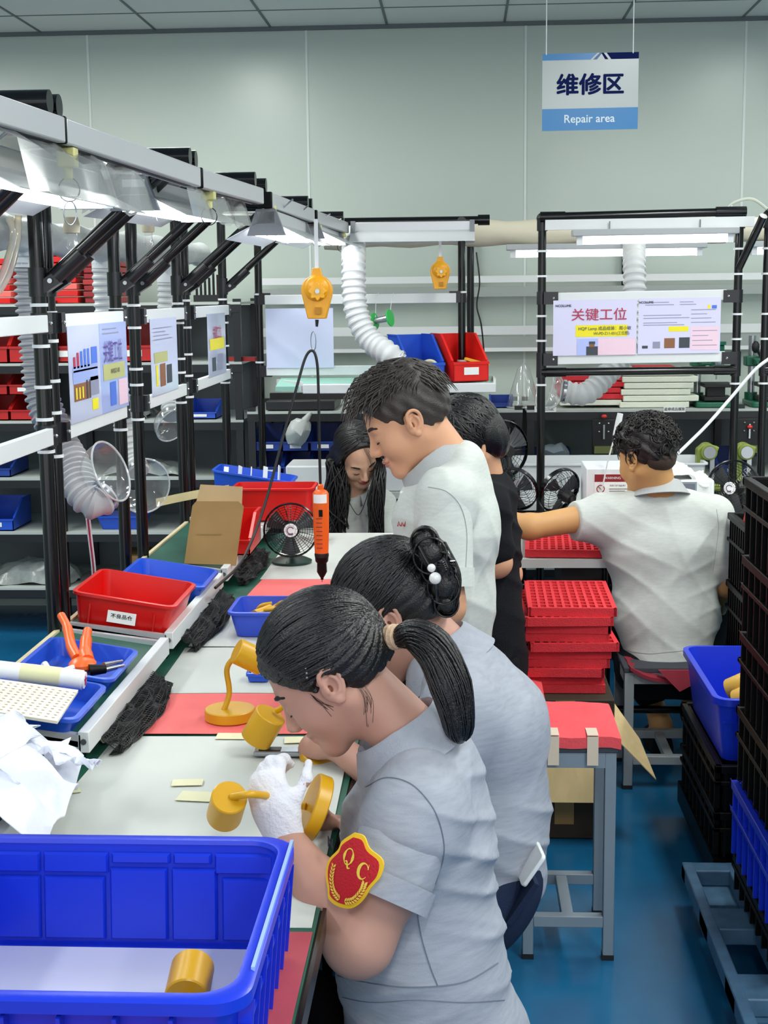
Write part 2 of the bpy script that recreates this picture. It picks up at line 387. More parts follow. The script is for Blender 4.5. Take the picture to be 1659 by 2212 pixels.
# ------------------------------------------------------------------ pipe gantries over the bench
PY = [1.72, 2.57, 3.42, 4.25, 5.15, 6.08]
TIPX = [-.80, -.735, -.645, -.60, -.545, -.50]
SPAN = [(1.75, 2.54), (2.60, 3.385), (3.46, 4.15), (4.38, 5.07), (5.21, 6.05)]
TIPZ = [0, 0, -.018, -.012, -.02, -.02]
XP = -1.03
M_clampm = mat('clamp_black', '#141419', .3)
def ring(b, p, r=.0195, w=.004): b.lathe([(r, -w), (r + .0025, -w), (r + .0025, w), (r, w)], p, n=14, cap0=False, cap1=False)
def gantry(i, label):
    y0, y1 = SPAN[i]; x0, x1 = TIPX[i], TIPX[i + 1]; d0, d1 = TIPZ[i], TIPZ[i + 1]
    t = thing('pipe_gantry', label, 'workstation frame', (XP, (y0 + y1) / 2, 0), 'black pipe gantries over the bench')
    for y, xt, s, dz in ((y0, x0, 1, d0), (y1, x1, -1, d1)):
        part(t, 'post', MB().cyl((XP, y, 0), (XP, y, 2.05 + dz), .0185), M_black)
        part(t, 'arm', MB().cyl((XP, y, 2.045 + dz), (xt, y, 2.045 + dz), .022, n=20), M_black)
        xe = min(XP + .33, xt - .07); part(t, 'brace', MB().cyl((XP + .02, y, 1.735), (xe, y, 1.735 + (xe - XP - .02) * .87), .015), M_black)
        b = MB().lathe([(.0185, -.035), (.023, -.035), (.023, .035), (.0185, .035)], (XP, y, 1.735), n=16)
        b.bar((XP + .01, y, 1.72), (XP + .05, y, 1.745), .03, .03); b.cyl((XP + .045, y, 1.748), (XP + .11, y, 1.805), .019)
        cl = part(t, 'brace_clamp', b, M_clampm)
        part(cl, 'bolt', MB().cyl((XP + .035, y - .017, 1.738), (XP + .035, y - .021, 1.738), .006), M_steel)
        for z in (1.58, 1.47, 1.40, 1.30, 1.66):
            b = MB(); ring(b, (XP, y, z + .01 * ((i * 7 + int(z * 100)) % 3)), .0192); part(t, 'cable_tie', b, M_whiteplastic)
    a, c = V(x0, y0 - .03, 1.998 + d0), V(x1, y1 + .02, 1.998 + d1)
    r = part(t, 'rail', MB().bar(a, c, .042, .046), M_alu, bev=.003)
    d = nrm(c - a)
    part(r, 'rail_slot', MB().bar(a + V(0, 0, -.0235), c + V(0, 0, -.0235), .012, .002), M_blackm)
    part(r, 'end_cap', MB().bar(a - d * .012, a, .046, .050), M_blackplastic, bev=.004)
    for z in (1.635, 1.36):
        part(t, 'panel_bar', MB().bar((XP + .022, y0 + .02, z), (XP + .022, y1 - .02, z), .018, .042), M_white, bev=.002)
        for y, s in ((y0, 1), (y1, -1)):
            b = MB().lathe([(.0185, -.026), (.0225, -.026), (.0225, .026), (.0185, .026)], (XP, y, z), n=16); b.box((XP + .020, y + s * .02, z), (.024, .035, .05))
            cl = part(t, 'bar_clamp', b, M_clampm); part(cl, 'bolt', MB().ball((XP + .033, y + s * .02, z), .005, 8), M_steel)
    return t
gantry(0, 'black pipe gantry above the large blue tote, mostly out of the picture')
gantry(1, 'black pipe gantry nearest the white plastic bag')
gantry(2, 'black pipe gantry behind the labelled red bin')
gantry(3, 'black pipe gantry beside the leaning cardboard')
gantry(4, 'black pipe gantry closest to the end of the bench')

def fixture(a, c, cover, label, tube=M_led):
    """two-tube work light with a folded white reflector, hung below a rail"""
    a = np.asarray(a, float); c = np.asarray(c, float); d = nrm(c - a); s = np.cross(V(0, 0, 1), d); u = V(0, 0, 1)
    t = thing('work_light', label, 'work light', (a + c) / 2, 'tube lights below the gantries')
    if cover == 2:
        part(t, 'housing', MB().bar(a + u * .030 - d * .03, c + u * .030 + d * .03, .075, .026), mat('lamp_housing', '#a9adb0', .4), bev=.003)
        part(t, 'light_tube', MB().cyl(a, c, .0145), tube)
        for e in (a, c): part(t, 'tube_holder', MB().bar(e - d * .012, e + d * .012, .03, .034), M_whiteplastic)
        for f in (.2, .8):
            p = a + (c - a) * f; part(t, 'hanger', MB().cyl(p + u * .04, p + u * (.075 if p[1] < 6 else .05), .003, n=6), M_steel)
        return t
    part(t, 'housing', MB().bar(a + u * .055, c + u * .055, .06, .04), M_alu, bev=.003)
    prof = [(-.125, -.012), (-.03, .036), (.03, .036), (.125, -.012)]
    b = MB(); G = [[p + s * x + u * z for x, z in prof] for p in (a, c)]; b.grid(G, .002, (0, 0, 1))
    part(t, 'reflector', b, mat('reflector_white', '#d3d7d9', .25, .2))
    for k in (-.035, .035): part(t, 'light_tube', MB().cyl(a + s * k + d * .03 + u * .012, c + s * k - d * .03 + u * .012, .0125), tube)
    for e, q in ((a, 1), (c, -1)):
        part(t, 'end_plate', MB().prism([(-.06, .0), (-.03, .08), (.03, .08), (.06, .0)], e, s, u, d * q * .02), mat('end_plate_grey', '#7e8288', .4))
    for f in (.25, .75):
        p = a + (c - a) * f; part(t, 'hanger', MB().cyl(p + u * .07, V(p[0] + (.06 if abs(d[1]) > .5 else 0), p[1], 2.0 if p[2] < 1.97 else p[2] + .1), .003, n=6), M_steel)
    if not cover: return t
    b = MB()
    G = []
    for i in range(13):
        f = i / 12; p = a + (c - a) * f; row = []
        for x, z in ((-.15, -.02), (-.13, .06), (-.05, .105), (.05, .11), (.11, .075), (.135, .0)):
            row.append(p + s * (x + .008 * math.sin(17 * f + x * 30)) + u * (z + .008 * math.sin(23 * f + 40 * x)))
        G.append(row)
    b.grid(G); part(t, 'plastic_cover', b, M_film)
    return t
fixture((-.83, 2.25, 1.885), (-.80, 3.02, 1.885), 1, 'tube light under plastic film, closest to the plastic bag')
fixture((-.775, 3.34, 1.90), (-.755, 4.12, 1.91), 1, 'tube light under plastic film above the labelled red bin')
fixture((-.60, 4.35, 1.88), (-.58, 5.05, 1.88), 0, 'tube light above the spring balancer strap')
fixture((-.56, 5.2, 1.90), (-.54, 5.95, 1.90), 0, 'tube light at the end of the row before the white hose')

def hook(i, y, label, rings=2):
    x = np.interp(y, [PY[i], PY[i + 1]], [TIPX[i], TIPX[i + 1]])
    t = thing('trolley_hook', label, 'hook', (x, y, 1.97), 'yellow trolley hooks on the rails')
    part(t, 'trolley', MB().box((x, y, 1.955), (.034, .030, .036)).cyl((x, y, 1.94), (x, y, 1.915), .009), mat('pale_yellow_plastic', '#d6d28a', .4), bev=.003)
    for k in range(rings):
        b = MB().tube([V(x + .020 * math.cos(a) * (1 if k == 0 else .6), y, 1.897 - k * .043 + .022 * math.sin(a)) for a in np.linspace(0, 2 * math.pi, 25)], .0013, 6)
        part(t, 'ring', b, M_black if k == 0 else M_steel)
hook(1, 2.62, 'yellow trolley hook with two rings nearest the camera')
hook(2, 3.44 - .02 + .15, 'small yellow trolley hook above the second tube light', 1)
hook(3, 4.4, 'yellow trolley hook on the third rail', 1)
hook(4, 5.3, 'yellow trolley hook on the fourth rail', 1)
hook(4, 6.0, 'yellow trolley hook above the white hose', 1)

# posters hung between the panel bars
m_sheet = mat('laminated_sheet', '#ccd2ee', .18, coat=.5); m_sheet2 = mat('laminated_blue', '#a9b8f2', .18, coat=.5)
m_crim = mat('print_crimson', '#b02a50', .5); m_purple = mat('print_purple', '#5b3f95', .5); m_yel = mat('print_yellow', '#efe01c', .5); m_pink = mat('print_pink', '#eccbdc', .5)
m_pb = mat('print_blue', '#4c74d8', .5); m_gy = mat('print_grey', '#8d90a8', .5); m_br = mat('print_brown', '#8a5a3a', .5); m_dk = mat('print_dark', '#3a4048', .5); m_olive = mat('print_olive', '#b9ba7c', .5)
PM = [m_sheet, m_sheet2, m_crim, m_purple, m_yel, m_pink, m_pb, m_gy, m_br, m_dk, m_olive]
def poster(o, ex, ey, w, h, items, label, cat='poster', base=0, curl=0.0, group=None):
    """o lower-left corner; items: (kind, material, x, y, w, h[, text]) in fractions"""
    o = np.asarray(o, float); ex = nrm(ex); ey = nrm(ey); ez = np.cross(ex, ey); b = MB()
    def Q(x, y, dz=0): return o + ex * w * x + ey * h * y + ez * (dz + curl * math.sin(math.pi * y) * (1 - x))
    n = 8; b.mat(base); b.grid([[Q(i / n, j / n) for j in range(n + 1)] for i in range(n + 1)], .0012, -ez)
    for it in items:
        k, m, x, y, ww, hh = it[:6]; b.mat(m)
        if k == 'r': b.grid([[Q(x + ww * i / 2, y + hh * j / 3, .0008 + (it[6] if len(it) > 6 else 0)) for j in range(4)] for i in range(3)])
        elif k == 'l':
            for q in range(it[6]): yy = y + hh * (q + .5) / it[6]; b.grid([[Q(x, yy - .006, .001), Q(x, yy + .006, .001)], [Q(x + ww * (1 - .35 * ((q * 7) % 3) / 2), yy - .006, .001), Q(x + ww * (1 - .35 * ((q * 7) % 3) / 2), yy + .006, .001)]])
        elif k == 't': b.text(it[6], hh * h, Q(x, y, .0022 + curl * 0), ex, ey, bold=it[7] if len(it) > 7 else .0004, wide=ww)
    return solo('poster', b, PM, label, cat, group, smooth=False)
# facing the worker (+X): ex = +Y, ey = +Z
X2 = XP + .034
poster((X2, 3.50, 1.375), (0, 1, 0), (0, 0, 1), .31, .25, [
    ('r', 7, .12, .52, .78, .02), ('r', 1, .1, .40, .8, .18), ('r', 2, .13, .56, .07, .12), ('r', 2, .24, .56, .07, .16), ('r', 6, .35, .56, .07, .17), ('r', 6, .46, .56, .07, .19), ('r', 6, .57, .56, .07, .19), ('r', 6, .70, .58, .2, .18),
    ('r', 8, .12, .22, .5, .18), ('r', 4, .17, .24, .04, .12, .0004), ('r', 4, .27, .24, .04, .12, .0004), ('r', 4, .37, .24, .04, .12, .0004), ('r', 9, .5, .22, .05, .2, .0004), ('r', 9, .6, .22, .04, .2, .0004), ('r', 7, .64, .24, .28, .2), ('r', 4, .68, .08, .2, .12)],
    'laminated chart sheet with bar graph hung behind the labelled red bin', curl=.0, group='laminated sheets between the panel bars')
poster((X2, 3.815, 1.375), (0, 1, 0), (0, 0, 1), .31, .25, [
    ('t', 3, .44, .66, .8, .27, '关键工位', .0002), ('r', 10, .08, .36, .8, .18), ('t', 9, .5, .45, .9, .07, 'WI-PD-Z11-051'), ('r', 6, .3, .06, .22, .27), ('r', 5, .62, .04, .34, .3), ('l', 7, .1, .86, .6, .1, 2)],
    'blue laminated sheet headed with large red and purple characters behind the red bin', base=1, group='laminated sheets between the panel bars')
poster((X2, 4.45, 1.375), (0, 1, 0), (0, 0, 1), .42, .25, [
    ('l', 7, .1, .7, .7, .2, 4), ('r', 10, .1, .42, .5, .14), ('r', 4, .15, .12, .08, .28), ('r', 8, .3, .1, .2, .3), ('r', 9, .55, .12, .2, .25)],
    'white laminated sheet with yellow photos, second gantry panel', group='laminated sheets between the panel bars')
poster((X2, 5.47, 1.375), (0, 1, 0), (0, 0, 1), .42, .25, [
    ('t', 2, .5, .68, .9, .22, '关键工位'), ('r', 4, .1, .42, .8, .18), ('r', 9, .2, .08, .2, .22), ('r', 7, .5, .08, .3, .26)],
    'white laminated sheet with yellow highlight hung on the fourth gantry', group='laminated sheets between the panel bars')

# ------------------------------------------------------------------ tilted trays along the bench
def tilted_tray(y0, y1, label):
    t = thing('tilted_tray', label, 'tray shelf', (-.88, (y0 + y1) / 2, ZT), 'tilted green trays along the bench')
    xb, zb, xf, zf = -1.015, .862, -.765, .822
    b = MB().loops([[V(xb, y, zb), V(xf, y, zf), V(xf, y, zf - .012), V(xb, y, zb - .012)] for y in (y0, y1)]); part(t, 'green_mat', b, M_green)
    part(t, 'lip', MB().bb(-.765, -.742, y0, y1, .798, .842), M_white, bev=.002)
    for y in (y0 + .008, y1 - .008):
        b = MB().loops([[V(xb, y + d, zb - .03), V(xb, y + d, zb + .006), V(-.76, y + d, .835), V(-.76, y + d, .800)] for d in (-.008, .008)]); part(t, 'side_rail', b, M_alu)
    part(t, 'back_rail', MB().bb(xb - .012, xb, y0, y1, zb - .03, zb + .006), mat('cream_strip', '#cdbf9a', .6))
    for y in (y0 + .06, y1 - .06):
        part(t, 'foot', MB().bb(-.79, -.77, y - .012, y + .012, ZT, .812), M_black); part(t, 'foot', MB().bb(xb, xb + .02, y - .012, y + .012, ZT, .84), M_black)
    part(t, 'screw', MB().cyl((-.753, y0 - .001, .822), (-.753, y0 - .004, .822), .006), M_steel)
    return t
tilted_tray(1.75, 2.53, 'tilted green tray covered by the crumpled white plastic bag')
tilted_tray(2.63, 3.40, 'tilted green tray holding blue trays and orange tool')
tilted_tray(3.45, 4.22, 'tilted green tray under the labelled red bin')
tilted_tray(4.30, 5.10, 'tilted green tray under the leaning cardboard')
tilted_tray(5.14, 5.90, 'tilted green tray at the far end of the bench')
SL = math.atan2(.04, .25)                              # slope of the trays
def ztray(x): return .822 + (-.765 - x) * .16
def onray(x, y): return V(x, y, ztray(x) + .001)
RT = lambda: (0, SL, 0)
def bin_on(L, W, H, x, y, m, label, name='parts_bin', cat='bin', rz=0, z=None, tilt=True, group=None, taper=.02, extra=None, wall=.003, rim=.008):
    t = thing(name, label, cat, (0, 0, 0), group)
    part(t, 'tray_body', binmesh(L, W, H, taper=taper, wall=wall, rim=rim), m, smooth=True)
    if extra: extra(t)
    zz = ztray(x) + .002 if z is None else z
    t.location = (x, y, zz); t.rotation_euler = Matrix.Rotation(SL if tilt else 0, 4, 'Y').to_euler() if not rz else (Matrix.Rotation(SL if tilt else 0, 4, 'Y') @ Matrix.Rotation(rz, 4, 'Z')).to_euler()
    LOCS[t.name] = V(x, y, zz)
    return t
bin_on(.215, .27, .045, -.875, 3.04, M_blue, 'shallow blue tray holding an orange-handled tool', name='shallow_tray', cat='tray', taper=.012)
bin_on(.215, .26, .045, -.875, 2.745, M_blue, 'shallow blue tray under the perforated cream sheet', name='shallow_tray', cat='tray', taper=.012)
def redlabel(t):
    b = MB().mat(0).box((.0, -.1437, .034), (.075, .001, .034), rot=Matrix.Rotation(R(-7), 3, 'X'))
    b.mat(1).text('不良品仓', .0145, (0, -.1447, .034), (1, 0, 0), (0, math.sin(R(7)) * -1, math.cos(R(7))), bold=.0002, depth=.0006)
    part(t, 'label', b, [M_label, M_ink], label='white label with black characters', smooth=False)
    for sx in (-1, 1): part(t, 'rib', MB().box((sx * .085, -.1435, .030), (.004, .006, .055)), M_red)
bin_on(.275, .31, .085, -.885, 3.615, M_red, 'red plastic bin with white character label on its front', extra=redlabel, taper=.012)
bin_on(.25, .27, .05, -.868, 4.0, M_blue, 'shallow blue tray behind the labelled red bin', name='shallow_tray', cat='tray', taper=.012)
def ribs(t):
    for k in (-.09, .09): part(t, 'rib', MB().box((k, -.1, .05), (.005, .006, .09)), M_red)
bin_on(.32, .20, .125, -.715, 5.26, M_red, 'bright red bin above the black desk fan', z=.850, tilt=False, taper=.012)
tt = bin_on(.34, .22, .08, -.87, 5.72, M_blue, 'blue bin full of white strips behind the bright red bin', z=.885, tilt=True, taper=.012)
for k in range(5):
    x, y = -.98 + k * .055, 5.70 + .03 * math.sin(k * 2.1); a = R(20 + 37 * k % 90)
    b = MB().box((0, 0, 0), (.02, .10, .004)).xf(np.array(Matrix.Rotation(R(60), 3, 'X') @ Matrix.Rotation(a, 3, 'Y')), (x, y, .945))
    solo('white_strip', b, M_whiteplastic, 'white plastic strip sticking up inside the blue bin', 'strip', 'white strips in the blue bin')
def shelf_bin(w, d, h, m, label, loc, rz=0, group=None, card=False, cat='bin', wall=.004):
    """open-fronted picking bin, front towards -Y"""
    t = thing('picking_bin', label, cat, (0, 0, 0), group)
    side = [(0, 0), (d, 0), (d, h), (d * .55, h), (.02, h * .45), (.0, h * .40)]
    b = MB()
    for x in (-w / 2, w / 2 - wall): b.prism(side, (x, 0, 0), (0, 1, 0), (0, 0, 1), (wall, 0, 0))
    b.bb(-w / 2, w / 2, d - wall, d, 0, h); b.bb(-w / 2, w / 2, 0, d, 0, wall); b.bb(-w / 2, w / 2, 0, wall, 0, h * .40)
    b.bb(-w / 2 - .002, w / 2 + .002, -.004, wall + .002, h * .36, h * .42)
    for x in (-w / 2 - .002, w / 2 - wall): b.bar((x + wall / 2 + .001, .016, h * .44), (x + wall / 2 + .001, d * .55, h), .010, .006); b.bar((x + wall / 2 + .001, d * .55, h), (x + wall / 2 + .001, d, h), .010, .006)
    part(t, 'bin_body', b, m, smooth=False)
    if card: part(t, 'label', MB().box((0, -.003, h * .22), (w * .42, .001, h * .16)), M_label)
    t.location = tuple(loc); t.rotation_euler = (0, 0, rz); LOCS[t.name] = np.asarray(loc, float)
    return t
shelf_bin(.20, .26, .12, M_red, 'red open-fronted bin half hidden behind the leaning cardboard', (-.80, 4.50, .845))
# leaning flattened carton
t = thing('cardboard_carton', 'flattened brown cardboard carton leaning on the tray', 'cardboard', (-.81, 4.39, .84))
lean = nrm(V(.10, .30, 1)); o = V(-.895, 4.37, .842); ex = nrm(V(1, -.04, 0)); n_ = np.cross(ex, lean)
part(t, 'front_panel', MB().prism([(0, 0), (.168, -.004), (.172, .19), (.155, .205), (.015, .205), (.004, .19)], o, ex, lean, n_ * -.012), M_card)
part(t, 'flap', MB().prism([(.012, .19), (.165, .19), (.160, .255), (.02, .262)], o + n_ * -.010, ex, lean, n_ * -.004), mat('cardboard_light', '#c0a276', .8))
part(t, 'tape', MB().prism([(.03, .095), (.11, .095), (.11, .10), (.03, .10)], o + n_ * .001, ex, lean, n_ * .0006), mat('brown_tape', '#94733f', .4))
b = MB().grid([[V(-1.02 + .25 * i / 4, 4.55 + .02 * math.sin(i), 1.0 + .012 * i + j * .028) for j in range(2)] for i in range(5)], .001, (0, 1, 0))
solo('paper_strip', b, mat('cream_paper', '#e5d7a2', .7), 'cream paper strip stretched from the post to the cardboard', 'paper')

# orange-handled tool in the blue tray
t = thing('pliers', 'orange-handled hand tool with steel jaws resting in the shallow blue tray', 'tool', (-.86, 3.05, .85))
zt = .876
part(t, 'handle', MB().tube(smoothpath([(-.945, 3.16, .955), (-.92, 3.12, .935), (-.895, 3.06, .905), (-.868, 3.01, .890)], 6), [.010] * 6 + [.012] * 6 + [.013] * 7, 10), M_orange)
part(t, 'handle', MB().tube(smoothpath([(-.875, 3.13, .925), (-.868, 3.09, .915), (-.855, 3.03, .895), (-.84, 2.99, .888)], 6), [.011] * 6 + [.014] * 6 + [.018] * 7, 10), M_orange)
part(t, 'tool_body', MB().ball((-.848, 2.98, .884), (.032, .035, .018), 14), M_orange)
part(t, 'nozzle', MB().cyl((-.828, 2.955, .878), (-.795, 2.975, .876), .014, .010), M_blackplastic)
part(t, 'jaw', MB().cyl((-.80, 2.97, .874), (-.765, 3.02, .872), .007, .004), M_steel)
part(t, 'jaw', MB().cyl((-.80, 2.98, .884), (-.77, 3.03, .880), .006, .003), M_steel)
part(t, 'hook', MB().tube(smoothpath([(-.92, 2.93, .90), (-.90, 2.915, .884), (-.875, 2.93, .883), (-.86, 2.955, .884)], 5), .008, 8), M_whiteplastic)
# perforated sheet and label roll
b = MB(); o = V(-1.02, 2.57, ztray(-1.02) + .050); ex = nrm(V(1, .02, -.16)); ey = nrm(V(.02, 1, .06)); nn = np.cross(ex, ey)
b.mat(0).prism([(0, 0), (.235, .0), (.225, .175), (-.02, .165)], o, ex, ey, nn * .006)
b.mat(1)
for i in range(15):
    for j in range(11):
        p = o + ex * (.012 + i * .0148) + ey * (.012 + j * .0142) + nn * .0066; b.add([p, p + ex * .006, p + ex * .006 + ey * .003, p + ey * .003], [(0, 1, 2, 3)])
solo('perforated_sheet', b, [mat('cream_foam', '#e7e1d0', .7), mat('hole_brown', '#ad9a84', .8)], 'cream perforated sheet lying on the shallow blue tray', 'sheet', smooth=False)
t = thing('label_roll', 'white paper roll with yellow tag lying across the green tray', 'roll', (-.93, 2.84, .90))
part(t, 'roll', MB().cyl((-1.06, 2.815, .925), (-.805, 2.825, .893), .021, n=20), M_label)
part(t, 'tag', MB().tube([V(-.935, 2.820, .9093), V(-.85, 2.8233, .8986)], .0216, 20), mat('pale_yellow_label', '#e6e3b2', .6))
part(t, 'core', MB().cyl((-.806, 2.825, .8931), (-.800, 2.8253, .8923), .018, n=16).mat(1).box((-.799, 2.825, .895), (.002, .016, .004)).box((-.799, 2.825, .892), (.002, .004, .020)), [M_label, m_crim])

# crumpled white plastic bag
def crumple(path_fn, nu, nv, amp, seed):
    r_ = np.random.default_rng(seed); ph = r_.uniform(0, 6.28, (6, 3)); fr = r_.uniform(5, 22, (6, 2)); G = []
    for i in range(nu):
        row = []
        for j in range(nv):
            u, v = i / (nu - 1), j / (nv - 1); p = np.asarray(path_fn(u, v), float); q = np.zeros(3)
            for k in range(6): q += amp / (1 + k * .5) * np.sin(fr[k, 0] * u + ph[k]) * np.sin(fr[k, 1] * v + ph[k][::-1])
            q = np.abs(q) * np.sign(q) ; row.append(p + q)
        G.append(row)
    return G
m_bag = mat('white_bag', '#e4e7f2', .35, bump=.25, bscale=40)
def bagf(u, v):
    x = -1.02 + .36 * u; y = 2.08 + .40 * v
    z = .875 + .075 * math.sin(math.pi * min(1, u * 1.1)) * (.5 + .5 * math.sin(math.pi * v)) - .05 * max(0, u - .75) * 4 * (1 - v)
    return (x - .06 * v * v * (u > .7), y, z)
b = MB().grid(crumple(bagf, 36, 36, .016, 3), .002, (0, 0, -1))
b.grid(crumple(lambda u, v: (-.80 + .06 * u, 1.92 + .22 * v, .93 - .18 * u), 16, 16, .012, 8), .002, (-1, 0, 0))
b.grid(crumple(lambda u, v: (-.80 + .155 * u, 2.33 + .07 * v - .05 * u * v - .02 * u, .885 + .03 * (1 - u) - .03 * v * (1 - u)), 20, 12, .008, 5), .0015, (0, 0, -1))
solo('plastic_bag', b, m_bag, 'crumpled white plastic bag lying over the tilted tray', 'bag')
# black netting under the lips
def netting(y0, y1, z0, label, seed):
    r_ = np.random.default_rng(seed); b = MB(); nu, nv = 12, int((y1 - y0) / .0085)
    for layer in range(3):
        G = crumple(lambda u, v: (-.752 + .052 * math.sin(math.pi * u * .8) + .012 * layer * math.sin(3 * v), y0 + (y1 - y0) * v, .803 - .040 * u - .006 * layer * u), nu, nv, .0055, seed * 7 + layer)
        for r in G:
            for p in r: p[2] = max(p[2], ZT + .007)
        for r in G: b.tube(r, .0011, 4, False)
        for k in range(nv): b.tube([G[i][k] for i in range(nu)], .0011, 4, False)
    solo('cable_net', b, M_blackm, label, 'netting', 'black netting under the tray lips')
netting(2.72, 3.2, .79, 'black netting sagging under the lip below the orange tool', 1)
netting(3.55, 4.15, .79, 'black netting sagging under the lip of the labelled bin', 2)
netting(4.4, 4.9, .79, 'black netting sagging under the lip by the cardboard', 4)

# ------------------------------------------------------------------ big blue tote
t = thing('storage_tote', 'large blue plastic tote standing on the end of the bench', 'tote', (-.485, 1.665, ZT + .002))
L_, W_, H_ = .490, .475, .158
b = binmesh(L_, W_, H_, taper=.016, wall=.004, rim=.014, r=.03, rimh=.014).xf(t=(-.485, 1.665, ZT + .003)); tot = part(t, 'tote_body', b, M_bluedeep)
part(tot, 'rim', MB().loops([rrect(-.485, 1.665, L_ / 2 + q, W_ / 2 + q, .045, ZT + z, 8) for q, z in ((-.020, .158), (-.018, .164), (-.004, .165), (.002, .161), (.002, .146), (-.004, .144))], cap0=False, cap1=False), M_bluedeep)
b = MB()
for k in np.linspace(-.19, .19, 8):
    b.box((-.485 + L_ / 2 - .012, 1.665 + k, ZT + .077), (.018, .005, .130), rot=Matrix.Rotation(R(5), 3, 'Y')); b.box((-.485 - L_ / 2 + .012, 1.665 + k, ZT + .077), (.018, .005, .130), rot=Matrix.Rotation(R(-5), 3, 'Y'))
for k in np.linspace(-.16, .16, 6): b.box((-.485 + k, 1.665 - W_ / 2 + .012, ZT + .077), (.005, .018, .130), rot=Matrix.Rotation(R(5), 3, 'X'))
for sx in (-1, 1): b.box((-.485 + sx * (L_ / 2 - .010), 1.665, ZT + .110), (.014, W_ - .05, .005))
part(tot, 'outer_rib', b, M_bluedeep)
b = MB(); yb = 1.665 + W_ / 2 - .024
for x0_, x1_, z0_, z1_ in ((-.70, -.61, .117, .146), (-.605, -.51, .117, .146), (-.505, -.42, .131, .146), (-.415, -.36, .131, .146), (-.355, -.27, .117, .146), (-.70, -.61, .02, .111), (-.605, -.515, .02, .111), (-.508, -.424, .02, .124), (-.418, -.352, .02, .124), (-.345, -.27, .02, .111)):
    b.loops([[V(x0_ + e, yb - .001 * k + zz * .10, ZT + z0_ + e), V(x1_ - e, yb - .001 * k + zz * .10, ZT + z0_ + e), V(x1_ - e, yb - .001 * k + zz2 * .10, ZT + z1_ - e), V(x0_ + e, yb - .001 * k + zz2 * .10, ZT + z1_ - e)] for k, e, zz, zz2 in ((-2, 0, (z0_ - .146), (z1_ - .146)), (3, .003, (z0_ - .146), (z1_ - .146)))])
part(tot, 'inner_panel', b, M_bluedeep)
part(tot, 'wall_tape', MB().bb(-.245, -.2405, 1.50, 1.88, ZT + .156, ZT + .1685), mat('clear_tape', '#9fbaf5', .1))
solo('liner_sheet', MB().bb(-.69, -.275, 1.475, 1.855, ZT + .011, ZT + .0125), mat('liner_paper', '#c3c4dc', .6), 'white liner paper on the floor of the large blue tote', 'paper')

# ------------------------------------------------------------------ yellow lamps
def lamp(label, base, bax, elbow, head, hax, arm, name='desk_lamp', group='small yellow lamps', cat='lamp', rb=.056, hb=.024, rh=.029, lh=.066):
    """base centre and axis, arm path, head centre and axis (towards the open mouth)"""
    base = np.asarray(base, float); t = thing(name, label, cat, base, group)
    a = nrm(bax)
    part(t, 'base', MB().lathe([(rb - .002, 0), (rb, .002), (rb, hb - .002), (rb - .002, hb)], base, a, 40), M_yellow)
    part(t, 'arm', MB().tube(smoothpath(arm, 8), .0062, 12), M_yellow)
    h = np.asarray(head, float); x = nrm(hax)
    hd = part(t, 'lamp_head', MB().lathe([(rh - .002, 0), (rh, .002), (rh, lh), (rh - .002, lh), (rh - .003, lh - .01)], h - x * lh / 2, x, 32, True, False), M_yellow)
    part(hd, 'lens', MB().lathe([(rh - .003, lh - .012), (rh - .004, lh - .010)], h - x * lh / 2, x, 28), mat('lamp_lens', '#f3e7c0', .3))
    return t
pb = np.asarray(onz(497, 1552, ZT + .005)); z_ = V(0, 0, 1)
lamp('yellow desk lamp standing upright on the red foam sheet', pb, z_, None, pb + V(.047, .0, .142), (.75, .25, -.45), [pb + V(-.012, -.01, .02), pb + V(.0, .0, .06), pb + V(-.004, .0, .112), pb + V(.012, 0, .138), pb + V(.035, 0, .146)])
q = np.asarray(at(415, 2112, 1.66)); q[0] -= .012; q[2] = ZT + .013 + .030
lamp('yellow lamp lying inside the large blue tote', (q[0] + .005, 1.515, ZT + .012 + .056), (0, -.35, 1), None, (q[0] + .002, q[1] + .03, q[2] + .004), (-.05, .85, .12), [(q[0] + .005, 1.53, ZT + .085), (q[0] + .02, 1.56, ZT + .075), (q[0] + .006, q[1] - .012, q[2] - .008)], rb=.035)

# held by worker with badge: the base disc, arm and head (the hand closes on the arm)
hc = np.asarray(at(490, 1742, 2.12)); bc = np.asarray(at(676, 1742, 2.20)); gr = np.asarray(at(592, 1722, 2.14))
LAMP_GRIP = gr
lamp('yellow lamp held in the white-gloved hand of the worker with the QC badge', bc + V(.014, 0, -.006), (-.90, -.16, .40), None, hc, (-.22, .55, -.62), [bc - V(.012, 0, 0), bc - V(.045, -.005, -.004), gr, hc + V(.045, -.03, .032), hc + V(.012, -.02, .024)])
h2 = np.asarray(at(569, 1570, 2.72)); b2 = np.asarray(at(692, 1640, 2.72)); g2 = np.asarray(at(640, 1600, 2.80))
lamp('yellow lamp held by the worker with the hair claw, head tilted over the sheet', b2, (.25, -.3, .9), None, h2, (-.45, .12, -.75), [b2 + V(-.01, 0, .02), b2 + V(-.02, .03, .05), h2 + V(.07, -.02, .055), h2 + V(.028, 0, .034)], hb=.02, rb=.045, rh=.033, lh=.066)
pp = np.asarray(onz(610, 1630, ZT + .006)); t = thing('metal_gauge', 'flat steel gauge with black window lying on the white sheet', 'gauge', pp)
part(t, 'blade', MB().box(pp + V(.0, 0, .006), (.115, .034, .011)), M_steel, bev=.003)
part(t, 'window', MB().box(pp + V(-.025, 0, .0125), (.045, .022, .001)), M_blackm)
